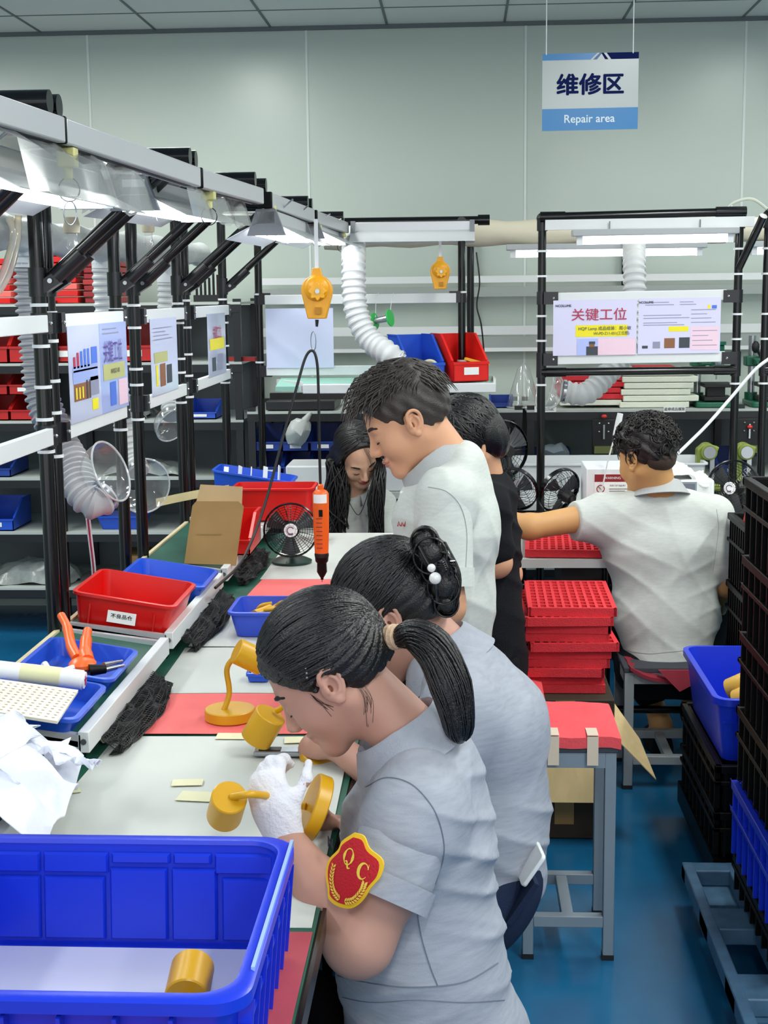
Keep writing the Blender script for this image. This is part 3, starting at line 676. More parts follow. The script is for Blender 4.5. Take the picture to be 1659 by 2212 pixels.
# small blue bin with yellow lamp parts
bin_on(.26, .22, .072, -.515, 3.80, mat('blue_bin_soft', '#2f4fcb', .4), 'small blue bin of yellow lamp parts standing on the bench', z=ZT + .006, tilt=False, taper=.014)
for k, (x, y, a) in enumerate(((-.58, 3.79, .3), (-.53, 3.83, 1.2), (-.49, 3.78, 2.2), (-.55, 3.74, .9), (-.46, 3.83, 1.8))):
    b = MB().cyl((x - .03 * math.cos(a), y - .03 * math.sin(a), .80 + .008 * k), (x + .03 * math.cos(a), y + .03 * math.sin(a), .806 + .008 * k), .016, n=14).tube(smoothpath([(x, y, .81 + .008 * k), (x + .02, y - .02, .84), (x + .05, y - .01, .845)], 5), .005, 8)
    solo('lamp_part', b, M_yellow, 'yellow lamp part in the small blue bin', 'lamp part', 'yellow lamp parts in the small blue bin')
p = np.asarray(onz(560, 1468, ZT + .006)); t = thing('screw_box', 'little open blue box of screws on the white sheet', 'box', p)
part(t, 'box_body', binmesh(.06, .05, .022, taper=.003, rim=.003, r=.006).xf(t=p), M_blue)
part(t, 'screws', MB().ball(p + V(0, 0, .016), (.022, .018, .010), 10), M_steel)['kind'] = 'stuff'

# ------------------------------------------------------------------ fans
def fan(loc, rz, label, r=.10, tilt=0.0, group='black desk fans', badge='#f2f2f4', drop=None):
    t = thing('desk_fan', label, 'fan', (0, 0, 0), group); zc = drop if drop else r + .035
    Rm = np.array(Matrix.Rotation(tilt, 3, 'X'))
    cage = MB()
    def P(rad, a, y): return V(rad * math.cos(a), y, rad * math.sin(a))
    def dome(q): return -.032 * math.sqrt(max(0, 1 - q * q)) - .006
    for k in range(2, 12):
        q = k / 11; cage.tube([P(r * q, a, dome(q)) for a in np.linspace(0, 2 * math.pi, 29)], .0009 if k < 11 else .003, 5, False)
    for k in range(8):
        a = k * math.pi / 4 + .2; cage.tube([P(r * q, a, dome(q)) for q in np.linspace(.2, 1, 6)], .0011, 5)
    for k in range(24):
        a = k * math.pi / 12; cage.tube([P(r * q, a, .006 + .045 * math.sqrt(max(0, 1 - q * q * .98))) for q in np.linspace(.3, 1, 6)], .001, 4)
    cage.lathe([(r, -.010), (r + .004, -.008), (r + .004, .010), (r, .012)], (0, 0, 0), (0, 1, 0), 32, False, False)
    part(t, 'cage', cage.xf(Rm, (0, 0, zc)), M_black)
    part(t, 'badge', MB().lathe([(.024, 0), (.024, .003), (.022, .005)], (0, -.033, 0), (0, -1, 0), 24).mat(1).tube([P(.012, a, -.0392) for a in np.linspace(.5, 5.4, 16)], .0018, 5).box((0, -.0385, -.014), (.016, .001, .004)).xf(Rm, (0, 0, zc)), [mat('badge_white', badge, .3), mat('badge_mark', '#6a5570', .5)])
    for k in range(3):
        a = k * 2.094 + .5; G = []
        for i in range(5):
            q = .2 + .72 * i / 4; G.append([P(r * q, a + w, .012 + .016 * w) for w in np.linspace(-.42, .42, 6)])
        part(t, 'blade', MB().grid(G, .0015, (0, 1, 0)).xf(Rm, (0, 0, zc)), mat('fan_blade', '#3a3c40', .35))
    part(t, 'motor', MB().cyl((0, .03, 0), (0, .085, 0), .03, .022, n=18).xf(Rm, (0, 0, zc)), M_blackm)
    part(t, 'neck', MB().tube(smoothpath([(0, .07, zc), (0, .085, zc * .6), (0, .06, .02)], 5), .011, 10), M_blackm)
    part(t, 'base', MB().lathe([(.07, 0), (.072, .008), (.05, .018), (.02, .026)], (0, .05, 0), n=28), mat('fan_base', '#17342c', .4))
    t.location = tuple(loc); t.rotation_euler = (0, 0, rz); LOCS[t.name] = np.asarray(loc, float)
    return t
fan((-.592, 4.74, ZT + .004), R(6), 'black desk fan with white badge on the bench under the bright red bin', r=.092, tilt=R(-8), drop=.124)

# ------------------------------------------------------------------ balancers and screwdriver
def balancer(c, s, label, cable_to=None, strap=True, top=None):
    c = np.asarray(c, float); t = thing('spring_balancer', label, 'balancer', c, 'yellow spring balancers')
    m = mat('balancer_yellow', '#e8a310', .35, spec=.5)
    poly = []
    for a in np.linspace(R(-20), R(200), 20): poly.append((.046 * math.cos(a), .046 * math.sin(a)))
    poly = [(x * s, z * s) for x, z in poly] + [(-.028 * s, -.082 * s), (.026 * s, -.082 * s)]
    part(t, 'casing', MB().prism(poly, c + V(0, .022 * s, 0), (1, 0, 0), (0, 0, 1), (0, -.040 * s, 0)).ball(c + V(0, -.016 * s, .006 * s), (.038 * s, .016 * s, .038 * s), 18), m, bev=.003)
    b = MB(); kn = [((.024 + .0035 * math.cos(8 * a)) * s, a) for a in np.linspace(0, 2 * math.pi, 49)[:-1]]
    b.prism([(r_ * math.cos(a), r_ * math.sin(a)) for r_, a in kn], c + V(.005 * s, -.028 * s, -.002 * s), (1, 0, 0), (0, 0, 1), (0, -.014 * s, 0))
    k = part(t, 'tension_knob', b, mat('balancer_knob', '#f2ac18', .35), bev=.002); part(k, 'spindle', MB().cyl(c + V(.005 * s, -.042 * s, -.002 * s), c + V(.005 * s, -.046 * s, -.002 * s), .007 * s), M_steel)
    part(t, 'lug', MB().prism([(-.018 * s, .036 * s), (.018 * s, .036 * s), (.012 * s, .066 * s), (-.012 * s, .066 * s)], c + V(0, .008 * s, 0), (1, 0, 0), (0, 0, 1), (0, -.016 * s, 0)), m, bev=.002)
    part(t, 'lock_plate', MB().box(c + V(.004 * s, -.022 * s, -.058 * s), (.018 * s, .008 * s, .02 * s)), mat('brass', '#a8731a', .35, .5))
    if top is not None: part(t, 'strap', MB().bar(c + V(0, 0, .060 * s), V(c[0], c[1], top), .012, .003, up=(0, 1, 0)), M_whiteplastic)
    return t
cb = np.asarray(at(685, 628, 4.40)); balancer(cb, 1.06, 'large yellow spring balancer hanging by a white strap above the bench', top=1.93)
c2 = np.asarray(at(951, 586, 6.05)); balancer(c2, .93, 'small yellow spring balancer hanging at the end frame', top=1.92)
t = thing('carabiner', 'steel snap hook and cord below the large spring balancer', 'hook', cb - V(0, 0, .12))
zt = cb[2] - .09; hk = np.asarray(at(677, 745, 4.40))
part(t, 'swivel', MB().cyl((cb[0] - .002, cb[1], zt), (cb[0] - .003, cb[1], zt - .022), .006, .004), M_blackm)
part(t, 'snap_hook', MB().tube([V(hk[0] + .008 * math.cos(a), hk[1], hk[2] + .012 + .030 * math.sin(a)) for a in np.linspace(0, 2 * math.pi, 21)], .0016, 6), M_steel)
sd = np.asarray(at(694, 1150, 4.40)); top_ = np.asarray(at(692, 1040, 4.40))
t = thing('electric_screwdriver', 'orange electric screwdriver hanging tip down on its black cable', 'screwdriver', sd)
zz = lambda py: float(at(694, py, 4.40)[2])
x_, y_ = sd[0], sd[1]; r0 = .0265
part(t, 'body', MB().lathe([(.004, zz(1200)), (.022, zz(1199)), (.0235, zz(1170)), (.0255, zz(1140)), (r0, zz(1090)), (r0, zz(1066)), (.020, zz(1060)), (.010, zz(1057)), (.010, zz(1048)), (.004, zz(1045))], (x_, y_, 0), n=28), M_orange)
part(t, 'collar', MB().lathe([(.0225, zz(1203)), (.0235, zz(1198)), (.0225, zz(1194))], (x_, y_, 0), n=24, cap0=False, cap1=False), M_blackm)
part(t, 'chuck', MB().lathe([(.0225, zz(1200)), (.021, zz(1212)), (.0155, zz(1216)), (.0165, zz(1235)), (.010, zz(1243)), (.005, zz(1248)), (.0045, zz(1252))], (x_, y_, 0), n=20), M_blackplastic)
part(t, 'bit', MB().cyl((x_, y_, zz(1250)), (x_, y_, zz(1257)), .002, n=8), M_steel)
part(t, 'label', MB().mat(0).loops([[V(x_ + .0272 * math.sin(a), y_ - .0272 * math.cos(a), zz(p)) for p in (1085, 1066)] for a in np.linspace(-.9, .9, 8)], False, False, False), M_label)
part(t, 'switch', MB().box((x_ + .002, y_ - .0255, zz(1106)), (.012, .006, .022)), M_blackplastic)
b = MB()
for q, py in enumerate(range(1118, 1190, 9)): b.box((x_ - .004, y_ - .0262 + .00035 * max(0, q - 2), zz(py)), (.020, .001, .0022))
part(t, 'printed_text', b, mat('print_rust', '#7a2b10', .6))
loop = [np.asarray(at(px, py, Y)) for px, py, Y in ((692, 1046, 4.40), (690, 960, 4.40), (688, 850, 4.40), (685, 785, 4.40), (676, 758, 4.40), (660, 772, 4.40), (640, 840, 4.38), (610, 950, 4.34), (575, 1080, 4.28), (545, 1165, 4.2), (515, 1222, 4.05), (465, 1270, 3.9))]
part(t, 'cable', MB().tube(smoothpath(loop, 8), .0045, 8), M_blackm)

# ------------------------------------------------------------------ extraction hoses with clear hoods
def hood(c, axis, r, label=None, parent=None, depth=None):
    axis = nrm(axis)
    d = depth or r * .9
    pr = [(.028, -d), (.03, -d * .92)] + [(.03 + (r - .03) * math.sin(a), -d * .9 + d * .9 * (1 - math.cos(a))) for a in np.linspace(.1, math.pi / 2, 12)] + [(r + .003, .001)]
    b = MB().lathe(pr, c, axis, 36, False, False)
    h = part(parent, 'clear_hood', b, M_clear)
    part(h, 'hood_rim', MB().tube([np.asarray(c) + r * (math.cos(a) * basis(axis)[0] + math.sin(a) * basis(axis)[1]) for a in np.linspace(0, 2 * math.pi, 41)], .003, 6), clear('clear_rim', a=.45))
def extraction(path, r, label, hd=None, m=None, pitch=.022, amp=.14, collar=True, hc=None):
    P = [np.asarray(p, float) for p in path]; t = thing('extraction_hose', label, 'hose', P[-1], 'white extraction hoses')
    h = part(t, 'hose', hose(P, r, pitch, amp), m or M_hose)
    if collar: part(t, 'collar', MB().lathe([(r * 1.08, -.09), (r * 1.08, .005)], P[0], nrm(P[0] - P[1]), 22), M_whiteplastic)
    d = nrm(P[-1] - P[-2]); part(t, 'hose_clamp', MB().lathe([(r * 1.06, -.02), (r * 1.09, -.02), (r * 1.09, -.008), (r * 1.06, -.008)], P[-1], d, 22), M_steel)
    if hd: hood(P[-1] + d * hd[1] if hc is None else hc, hd[2], hd[0], parent=t)
    return t
A_ = lambda L: [np.asarray(at(*p)) for p in L]
extraction(A_([(65, 505, 3.78), (70, 640, 3.78), (80, 760, 3.77), (92, 860, 3.76), (125, 945, 3.73), (158, 1005, 3.68), (178, 1062, 3.62), (205, 1085, 3.61), (228, 1065, 3.64)]), .044, 'grey-white extraction hose with clear hood beside the labelled red bin', (.084, .07, (.85, -.22, .34)), M_hosegrey, pitch=.018, amp=.2, hc=np.asarray(at(240, 1018, 3.64)))
extraction(A_([(222, 520, 4.6), (226, 640, 4.6), (240, 760, 4.6), (262, 880, 4.58), (285, 980, 4.55), (300, 1020, 4.5)]), .036, 'extraction hose with clear hood behind the second pair of posts', (.09, .06, (.5, -.7, -.05)), M_hose)
extraction(A_([(362, 560, 5.5), (362, 640, 5.5), (362, 740, 5.5), (368, 860, 5.45), (372, 900, 5.4)]), .038, 'extraction hose with clear hood behind the third pair of posts', (.075, .04, (.6, -.5, -.45)), M_hose)
extraction(A_([(764, 505, 6.36), (764, 530, 6.1), (764, 560, 5.95), (765, 640, 5.9), (775, 690, 5.88), (800, 735, 5.85), (840, 765, 5.8), (862, 785, 5.8)]), .049, 'white extraction hose curving down beside the green wire spool', None, M_hose, pitch=.03)
extraction(A_([(1370, 506, 6.40), (1370, 535, 6.25), (1370, 570, 6.15), (1371, 640, 6.1), (1366, 720, 6.1), (1345, 770, 6.05), (1310, 810, 6.0), (1265, 850, 5.95), (1212, 845, 5.95)]), .047, 'white extraction hose behind the framed notices with a clear hood', (.09, .07, (-.9, -.25, .25)), M_hose, pitch=.03)
t = thing('steam_tube', 'red and white striped cord hanging below the clear hood', 'cord', at(192, 1130, 3.66))
for k, m in ((-.004, M_whiteplastic), (0, m_crim), (.004, M_whiteplastic)):
    part(t, 'strand', MB().tube(smoothpath([np.asarray(at(*p)) + V(k, 0, 0) for p in ((190, 1120, 3.68), (195, 1165, 3.72), (203, 1240, 3.8), (204, 1330, 3.9))], 6), .0026, 6), m)

# ------------------------------------------------------------------ end frame across the head of the bench
def joint(b, p, ax, L=.05, r=.021): b.cyl(V(*p) - nrm(ax) * L / 2, V(*p) + nrm(ax) * L / 2, r, n=14)
YE = 6.2
t = thing('pipe_station', 'black pipe end frame carrying the tilted shelf with blue and red bins', 'workstation frame', (-.45, YE, 0))
for x in (-.895, .005):
    part(t, 'post', MB().cyl((x, YE, 0), (x, YE, 2.0), .0165), M_black)
    for z in (1.70, 1.40):
        b = MB(); ring(b, (x, YE, z)); part(t, 'cable_tie', b, M_whiteplastic)
    for z in (1.68, 1.36):
        b = MB(); b.lathe([(.0165, -.026), (.0205, -.026), (.0205, .026), (.0165, .026)], (x, YE, z), n=14); b.box((x + (.03 if x < -.4 else -.03), YE - .02, z), (.05, .012, .05)); part(t, 'bar_clamp', b, M_clampm)
part(t, 'post', MB().cyl((.045, YE + .25, 0), (.045, YE + .25, 2.0), .0165), M_black)
b = MB().cyl((-.50, YE - .1, 2.005), (.115, YE - .1, 2.005), .017); joint(b, (.10, YE - .1, 2.005), (1, 0, 0), .05, .023); joint(b, (.005, YE - .05, 2.0), (0, 1, 0), .14, .02)
part(t, 'top_bar', b, M_black)
for z in (1.675, 1.362): part(t, 'panel_bar', MB().bar((-.865, YE - .02, z), (-.02, YE - .02, z), .018, .042), M_white, bev=.002)
fixture((-.47, YE - .12, 1.925), (.06, YE - .12, 1.925), 0, 'tube light on the end frame beside the small balancer', mat('led_tube_off', '#e9eef0', .3, emit=.9))
poster((-.862, YE - .034, 1.375), (1, 0, 0), (0, 0, 1), .30, .262, [('r', 0, 0, 0, 1, 1)], 'blank white board standing behind the large spring balancer')
t = thing('tilted_shelf', 'white-edged green shelf on the end frame carrying two bins', 'shelf', (-.35, 6.1, 1.22))
b = MB().loops([[V(x, 5.98, 1.305), V(x, 6.19, 1.332), V(x, 6.19, 1.32), V(x, 5.98, 1.285)] for x in (-.80, .14)]); part(t, 'green_mat', b, mat('pale_green_mat', '#8fbfae', .4))
part(t, 'lip', MB().bb(-.68, .15, 5.955, 5.98, 1.275, 1.315), M_white, bev=.003)
part(t, 'side_rail', MB().bb(.14, .15, 5.98, 6.19, 1.28, 1.332), M_white); part(t, 'side_rail', MB().prism([(0, 0), (.13, -.20), (.14, -.19), (.01, .01)], V(-.82, 6.17, 1.285), (1, 0, 0), (0, 1, 0), (0, 0, .04)), M_white)
part(t, 'bracket', MB().bar((-.85, 6.17, 1.25), (.005, 6.17, 1.25), .03, .03), M_black)
shelf_bin(.165, .25, .200, M_blue, 'blue open-fronted bin holding a tape roll on the end frame shelf', (-.145, 5.985, 1.317), R(24), card=True)
shelf_bin(.165, .25, .200, mat('red_bin_bright', '#e3201a', .35), 'red open-fronted bin holding yellow strips on the end frame shelf', (.045, 6.03, 1.319), R(24), card=True)
solo('tape_roll', MB().tube([V(-.135 + .035 * math.cos(a), 6.05, 1.372 + .035 * math.sin(a)) for a in np.linspace(0, 2 * math.pi, 25)], .008, 8), M_tape, 'cream tape roll standing in the blue bin on the shelf', 'tape')
solo('yellow_strip', MB().bar((.02, 6.05, 1.415), (.12, 6.10, 1.385), .02, .012), mat('foam_yellow', '#e7b02c', .6), 'yellow strip lying across the red bin on the shelf', 'strip')
gs = np.asarray(at(826, 690, 5.9)); t = thing('wire_spool', 'green-flanged spool of solder wire hanging from the white bar', 'spool', gs)
for sx in (-.033, .033): part(t, 'flange', MB().lathe([(.010, -.003), (.035, -.003), (.037, 0), (.035, .003), (.010, .003)], gs + V(sx, -sx * .3, sx * .2), (1, -.4, .2), 28), mat('spool_green', '#1fae4a', .35))
part(t, 'wire', MB().cyl(gs + V(-.03, .009, -.006), gs + V(.03, -.009, .006), .014), M_steel)
part(t, 'hanger', MB().tube([gs + V(-.03, 0, 0), gs + V(-.032, .1, .08), (gs[0] - .03, 6.16, 1.70)], .0012, 5).tube([gs + V(.03, 0, 0), gs + V(.035, .1, .08), (gs[0] + .035, 6.16, 1.70)], .0012, 5), M_whiteplastic)

# overhead ducts that the hoses come down from
b = MB().tube(smoothpath([(-.62, 6.42, 1.955), (-.1, 6.42, 1.965), (.4, 6.42, 1.96), (1.0, 6.42, 1.965), (1.75, 6.42, 1.96)], 8), [.058 + .006 * math.sin(i * 1.3) for i in range(33)], 18)
solo('air_duct', b, mat('duct_wrap', '#d5cdb8', .55, bump=.3, bscale=14), 'cream wrapped air duct running behind the end frames', 'duct')
b = MB().tube(smoothpath([(-1.17, 3.0, 1.87), (-1.175, 4.0, 1.865), (-1.17, 5.0, 1.87), (-1.175, 6.3, 1.88)], 10), [.05 + .007 * math.sin(i * 1.7) for i in range(31)], 16)
solo('air_duct', b, mat('duct_film', '#b6babb', .3, bump=.3, bscale=18), 'grey film-wrapped air duct running behind the pipe gantries', 'duct')
for px, Y, label in ((155, 3.6, 'behind the brace of the first gantry'), (320, 4.7, 'behind the second gantry'), (385, 5.6, 'behind the third gantry')):
    p = np.asarray(at(px, 495, Y)); t = thing('pipe_valve', 'beige and clear pipe valve hanging below the duct ' + label, 'valve', p, 'valves below the duct')
    part(t, 'valve_cap', MB().lathe([(.020, .0), (.022, .015), (.017, .04)], p + V(0, 0, -.01), n=18), mat('beige_plastic', '#cbbfa6', .5))
    part(t, 'valve_body', MB().lathe([(.011, -.055), (.017, -.045), (.013, -.03), (.014, -.01)], p, n=18), M_clear)
b = MB().tube(smoothpath([np.asarray(at(*q)) for q in ((20, 470, 3.3), (30, 510, 3.3), (8, 590, 3.25), (-20, 640, 3.2))], 6), .010, 10).tube(smoothpath([np.asarray(at(*q)) for q in ((40, 465, 3.3), (36, 530, 3.3), (16, 600, 3.25), (-20, 650, 3.2))], 6), .008, 10)
solo('air_tube', b, clear('yellow_tube', '#f3dc8a', .45), 'looped yellowish clear air tubes hanging left of the first post', 'tube')
solo('air_tube', MB().tube(smoothpath([np.asarray(at(*q)) for q in ((1560, 462, 6.0), (1585, 438, 6.0), (1625, 430, 6.0), (1662, 455, 6.0))], 8), .007, 8), clear('pale_tube', '#f4f6d8', .5), 'pale air tube arching over the second end frame', 'tube')

# ------------------------------------------------------------------ racks along the back wall
YF, YB = 6.78, 7.40
M_rackpost = mat('rack_post', '#15161a', .4)
def rack(x0, x1, zs, label, posts=None, top=None, skip=()):
    t = thing('storage_rack', label, 'rack', ((x0 + x1) / 2, (YF + YB) / 2, 0), 'storage racks along the back wall')
    H = top or max(zs) + .02
    for x in posts or (x0 + .02, x1 - .02):
        for y in (YF + .02, YB - .02): part(t, 'post', MB().bb(x - .018, x + .018, y - .018, y + .018, 0, H), M_rackpost)
    for z in zs:
        s = part(t, 'shelf', MB().bb(x0, x1, YF, YB, z - .012, z), M_shelf)
        part(s, 'shelf_beam', MB().bb(x0, x1, YF - .001, YF + .02, z - .05, z - .012), M_rackpost)
    part(t, 'back_panel', MB().bb(x0, x1, YB - .004, YB, 0.05, max(zs) - .02), mat('rack_back', '#6c7377', .6))
    return t
LZ = [.245, .53, .805, 1.09, 1.375, 1.665]
rack(-3.0, -1.07, LZ, 'tall grey rack of red and blue bins against the back wall', posts=(-2.98, -2.0, -1.09), top=1.68)
rack(-1.05, .30, [.35, .80, 1.13], 'low rack of blue bins behind the long-haired woman', posts=(-1.03, -.3, .28))
rack(.32, 2.6, [.35, .80, 1.13], 'low rack carrying foam stacks and drill presses', posts=(.34, 1.35, 2.58))
t = thing('wall_rail_frame', 'black posts with white and grey rails fixed along the back wall', 'rail', (.8, 7.38, 1.4))
for x in (.05, .855, 1.95): part(t, 'post', MB().cyl((x, 7.40, 1.13), (x, 7.40, 1.97), .018), M_black)
for z, m, h in ((1.765, M_white, .035), (1.70, mat('rail_grey', '#9aa19e', .5), .05), (1.50, M_white, .045), (1.44, MATS['rail_grey'], .06), (1.40, M_white, .02)):
    part(t, 'rail', MB().bar((-1.05, 7.36, z), (2.6, 7.36, z), .02, h), m)
# red tray stacks on the top-left shelf
def stack(n, x, y, z, w, d, h, ms, label, group, jit=.006, name='foam_tray', cat='tray', rag=0.3):
    for k in range(n):
        b = MB(); j = rng.uniform(-jit, jit, 2); b.bb(x - w / 2 + j[0], x + w / 2 + j[0], y + j[1], y + d + j[1], z + k * h, z + (k + .86) * h)
        o = solo(name, b, ms[k % len(ms)], label, cat, group, bev=.003)
m_rdk = mat('red_dark_tray', '#8e1c20', .5); m_rw = mat('red_pale_tray', '#e86a62', .55)
stack(9, -2.02, YF + .05, 1.668, .27, .35, .033, [M_red, M_red, m_rw, M_red, m_rw], 'bright red foam tray in the stack behind the first post', 'bright red trays on the top rack shelf')
stack(9, -1.755, YF + .05, 1.668, .19, .35, .029, [m_rdk, m_rdk, m_rdk, mat('red_mid_tray', '#a92c2c', .5)], 'dark red foam tray in the stack beside the bright red one', 'dark red trays on the top rack shelf')
stack(7, -2.32, YF + .05, 1.668, .20, .35, .032, [M_red, m_rw], 'red foam tray in the stack at the frame edge behind the hoses', 'red trays at the frame edge')
t = thing('rod_rack', 'black block holding upright dark rods on the top rack shelf', 'holder', (-1.22, YF + .1, 1.667))
part(t, 'block', MB().bb(-1.31, -1.16, YF + .06, YF + .14, 1.667, 1.70), M_blackm)
for k in range(7): part(t, 'rod', MB().cyl((-1.30 + k * .021, YF + .1, 1.70), (-1.30 + k * .021, YF + .1, 1.80 + .03 * math.sin(k * 1.9)), .006, n=10), M_black)
m_redbin = mat('red_bin_shade', '#b81a1a', .45)
def rackbins(x0, n, z, m, label, group, w=.16, h=.11, rows=1, gap=.006):
    for r_ in range(rows):
        for k in range(n):
            shelf_bin(w, .30, h, m, label, (x0 + k * (w + gap), YF + .03, z + r_ * (h + .006) + .001), group=group, card=(k + r_) % 2 == 0)
rackbins(-2.33, 5, 1.377, m_redbin, 'red picking bin on the rack shelf below the tray stacks', 'red picking bins on the upper rack shelf', w=.175, h=.19)
rackbins(-2.33, 2, 1.092, m_redbin, 'red picking bin stacked two high beside the first post', 'red picking bins stacked two high', w=.155, h=.12, rows=2)
rackbins(-1.29, 1, 1.092, M_blue, 'small blue bin on the rack shelf seen between the second and third gantry', None, w=.16, h=.08)
rackbins(-2.36, 1, .532, M_blue, 'blue bin on the low rack shelf at the frame edge', None, w=.2, h=.14)
rackbins(-2.36, 1, .807, M_bluedark, 'dark blue bin behind the white panel bar', None, w=.2, h=.10)
bin_on(.26, .2, .07, -1.72, YF + .15, M_blue, 'flat blue tray on the low rack shelf behind the clear hood', name='shallow_tray', cat='tray', z=.532, tilt=False)
# film-wrapped parts and plastic packs
for k, (x, z, w, h, s) in enumerate(((-2.2, .247, .45, .10, 1), (-1.75, 1.092, .35, .10, 2), (-1.6, .807, .4, .05, 3), (-2.25, 1.0 + .092, .2, .05, 6))):
    if k == 3: continue
    b = MB().grid(crumple(lambda u, v: (x - w / 2 + w * u, YF + .05 + .3 * v, z + .012 + h * (math.sin(math.pi * u) * math.sin(math.pi * v)) ** .5), 18, 14, .012, s), .004, (0, 0, -1))
    solo('plastic_pack', b, mat('grey_film_pack', '#9fa5a3', .25, noise=.35, nscale=18, bump=.3, bscale=30), ['grey plastic-wrapped pack on the lowest rack shelf', 'grey plastic-wrapped pack on the shelf behind the posters', 'flat grey plastic pack on the shelf behind the clear hoods'][k], 'pack')
solo('carton', MB().bb(-1.72, -1.45, YF + .03, YF + .3, .246, .40), mat('carton_dim', '#8a6c3f', .8), 'brown carton on the lowest shelf of the tall rack', 'carton', bev=.003)
# blue bins of the middle rack, two rows
for r_ in range(2):
    for k in range(4):
        shelf_bin(.132, .28, .115, M_bluedark, 'dark blue picking bin in the two rows behind the long-haired woman', (-.955 + k * .138, YF + .02, .805 + (1 - r_) * .125), group='dark blue bins in two rows', card=True)
b = MB().ball((-.80, YF + .0, 1.03), (.055, .05, .075), 16, rot=Matrix.Rotation(.5, 3, 'Y')); b.v = [tuple(np.array(p) + .007 * np.sin(np.array(p)[[1, 2, 0]] * 90)) for p in b.v]
b.cyl((-.765, YF, 1.085), (-.735, YF, 1.125), .02, .008)
solo('plastic_bag', b, mat('bag_dim', '#b7bab8', .35, bump=.2, bscale=40), 'knotted white plastic bag hanging out of a dark blue bin', 'bag')
solo('storage_box', MB().bb(-.96, -.62, YF + .02, YF + .4, 1.135, 1.18), mat('dark_case', '#1d1f22', .4), 'low black case on the shelf beneath the end frame', 'case', bev=.004)
solo('red_bar', MB().bar((-1.24, 6.88, 1.387), (-1.0, 6.78, 1.387), .02, .02), m_rdk, 'dark red bar lying on the rack behind the posts', 'bar')
# right-hand rack
z0 = 1.132
for k in range(5):
    b = MB(); j = rng.uniform(-.01, .01); w = .30 + .02 * (k % 2)
    b.bb(.49 + j, .49 + w + j, YF + .08, YF + .40, z0 + .012 + k * .030, z0 + .012 + k * .030 + .026)
    solo('foam_tray', b, M_foamred if k else M_foamwhite, 'red foam sheet in the stack on the rack behind the hose' if k else 'cream foam sheet under the red stack on the rack', 'tray', 'red foam sheets on the rack' if k else None, bev=.003)
for k in range(6):
    b = MB(); j = rng.uniform(-.012, .012); w = .335 + .03 * (k % 3 == 1); b.bb(.785 + j, .785 + w + j, YF + .06, YF + .40, z0 + k * .031, z0 + k * .031 + .028)
    solo('foam_sheet', b, M_foamwhite, 'cream foam sheet in the stack left of the green drill press', 'foam', 'cream foam sheets on the rack', bev=.004)
solo('foam_sheet', MB().bb(.86, 1.05, YF + .08, YF + .3, z0 + .187, z0 + .196), M_foamred, 'red foam sheet lying on top of the cream foam stack', 'foam')
shelf_bin(.11, .14, .055, M_bluedark, 'little blue bin on the shelf beside the glass cone', (.20, YF + .12, z0))
t = thing('clear_cone', 'clear plastic cone with a ring standing on the rack shelf', 'cone', (.31, YF + .1, z0))
part(t, 'cone', MB().lathe([(.085, 0), (.07, .06), (.03, .19), (.012, .215)], (.31, YF + .14, z0 + .002), n=30, cap0=False, cap1=False), M_clear); part(t, 'rim', MB().tube([V(.31 + .086 * math.cos(a), YF + .14 + .086 * math.sin(a), z0 + .004) for a in np.linspace(0, 6.283, 33)], .003, 6), MATS['clear_rim'])
t = thing('clear_globe', 'clear plastic hood hanging under the end frame shelf', 'hood', (.09, 6.1, 1.0)); hood((.06, 6.05, 1.13), (.45, -.9, -.1), .085, parent=t); part(t, 'pipe', MB().cyl((.03, 6.13, 1.14), (-.02, 6.2, 1.2), .022), M_hosegrey)
m_dg = mat('press_green', '#17634a', .35); 
def drill_press(x, y, z, label):
    t = thing('drill_press', label, 'drill press', (x, y, z), 'green bench drill presses')
    part(t, 'base', MB().prism(rrect2(.09, .13, .02), (x, y, z), (1, 0, 0), (0, 1, 0), (0, 0, .025)), m_dg, bev=.005)
    part(t, 'base_boss', MB().cyl((x - .055, y + .08, z + .02), (x - .055, y + .08, z + .06), .032), m_dg)
    part(t, 'column', MB().cyl((x - .055, y + .08, z), (x - .055, y + .08, z + .34), .018), M_steel)
    part(t, 'table', MB().bb(x - .05, x + .09, y - .10, y + .04, z + .095, z + .115).bb(x - .03, x + .06, y - .05, y + .0, z + .025, z + .095).bb(x - .05, x + .09, y - .1, y + .04, z + .03, z + .05), M_blackm, bev=.003)
    part(t, 'head', MB().bb(x - .09, x - .02, y + .04, y + .12, z + .19, z + .24).cyl((x + .02, y - .02, z + .19), (x + .02, y - .02, z + .30), .036).bb(x - .06, x + .04, y - .04, y + .1, z + .20, z + .23), m_dg, bev=.006)
    part(t, 'head_cap', MB().cyl((x + .02, y - .02, z + .30), (x + .02, y - .02, z + .315), .044), m_dg)
    part(t, 'spindle', MB().cyl((x + .02, y - .02, z + .315), (x + .02, y - .02, z + .42), .010).cyl((x + .02, y - .02, z + .13), (x + .02, y - .02, z + .19), .004), M_steel)
    part(t, 'feed_knob', MB().cyl((x + .02, y - .06, z + .215), (x + .02, y - .10, z + .215), .02).ball((x + .02, y - .105, z + .215), .016, 10), M_grey)
    hd = part(t, 'feed_lever', MB().cyl((x - .03, y - .08, z + .22), (x - .07, y - .10, z + .28), .007).ball((x - .075, y - .10, z + .29), (.02, .02, .03), 12), M_blackm)
    return t
def rrect2(hx, hy, r): return [(p[0], p[1]) for p in rrect(0, 0, hx, hy, r, 0)]
drill_press(1.235, YF + .17, z0, 'green drill press next to the cream foam stack')
drill_press(1.50, YF + .17, z0, 'green drill press behind the second frame post')
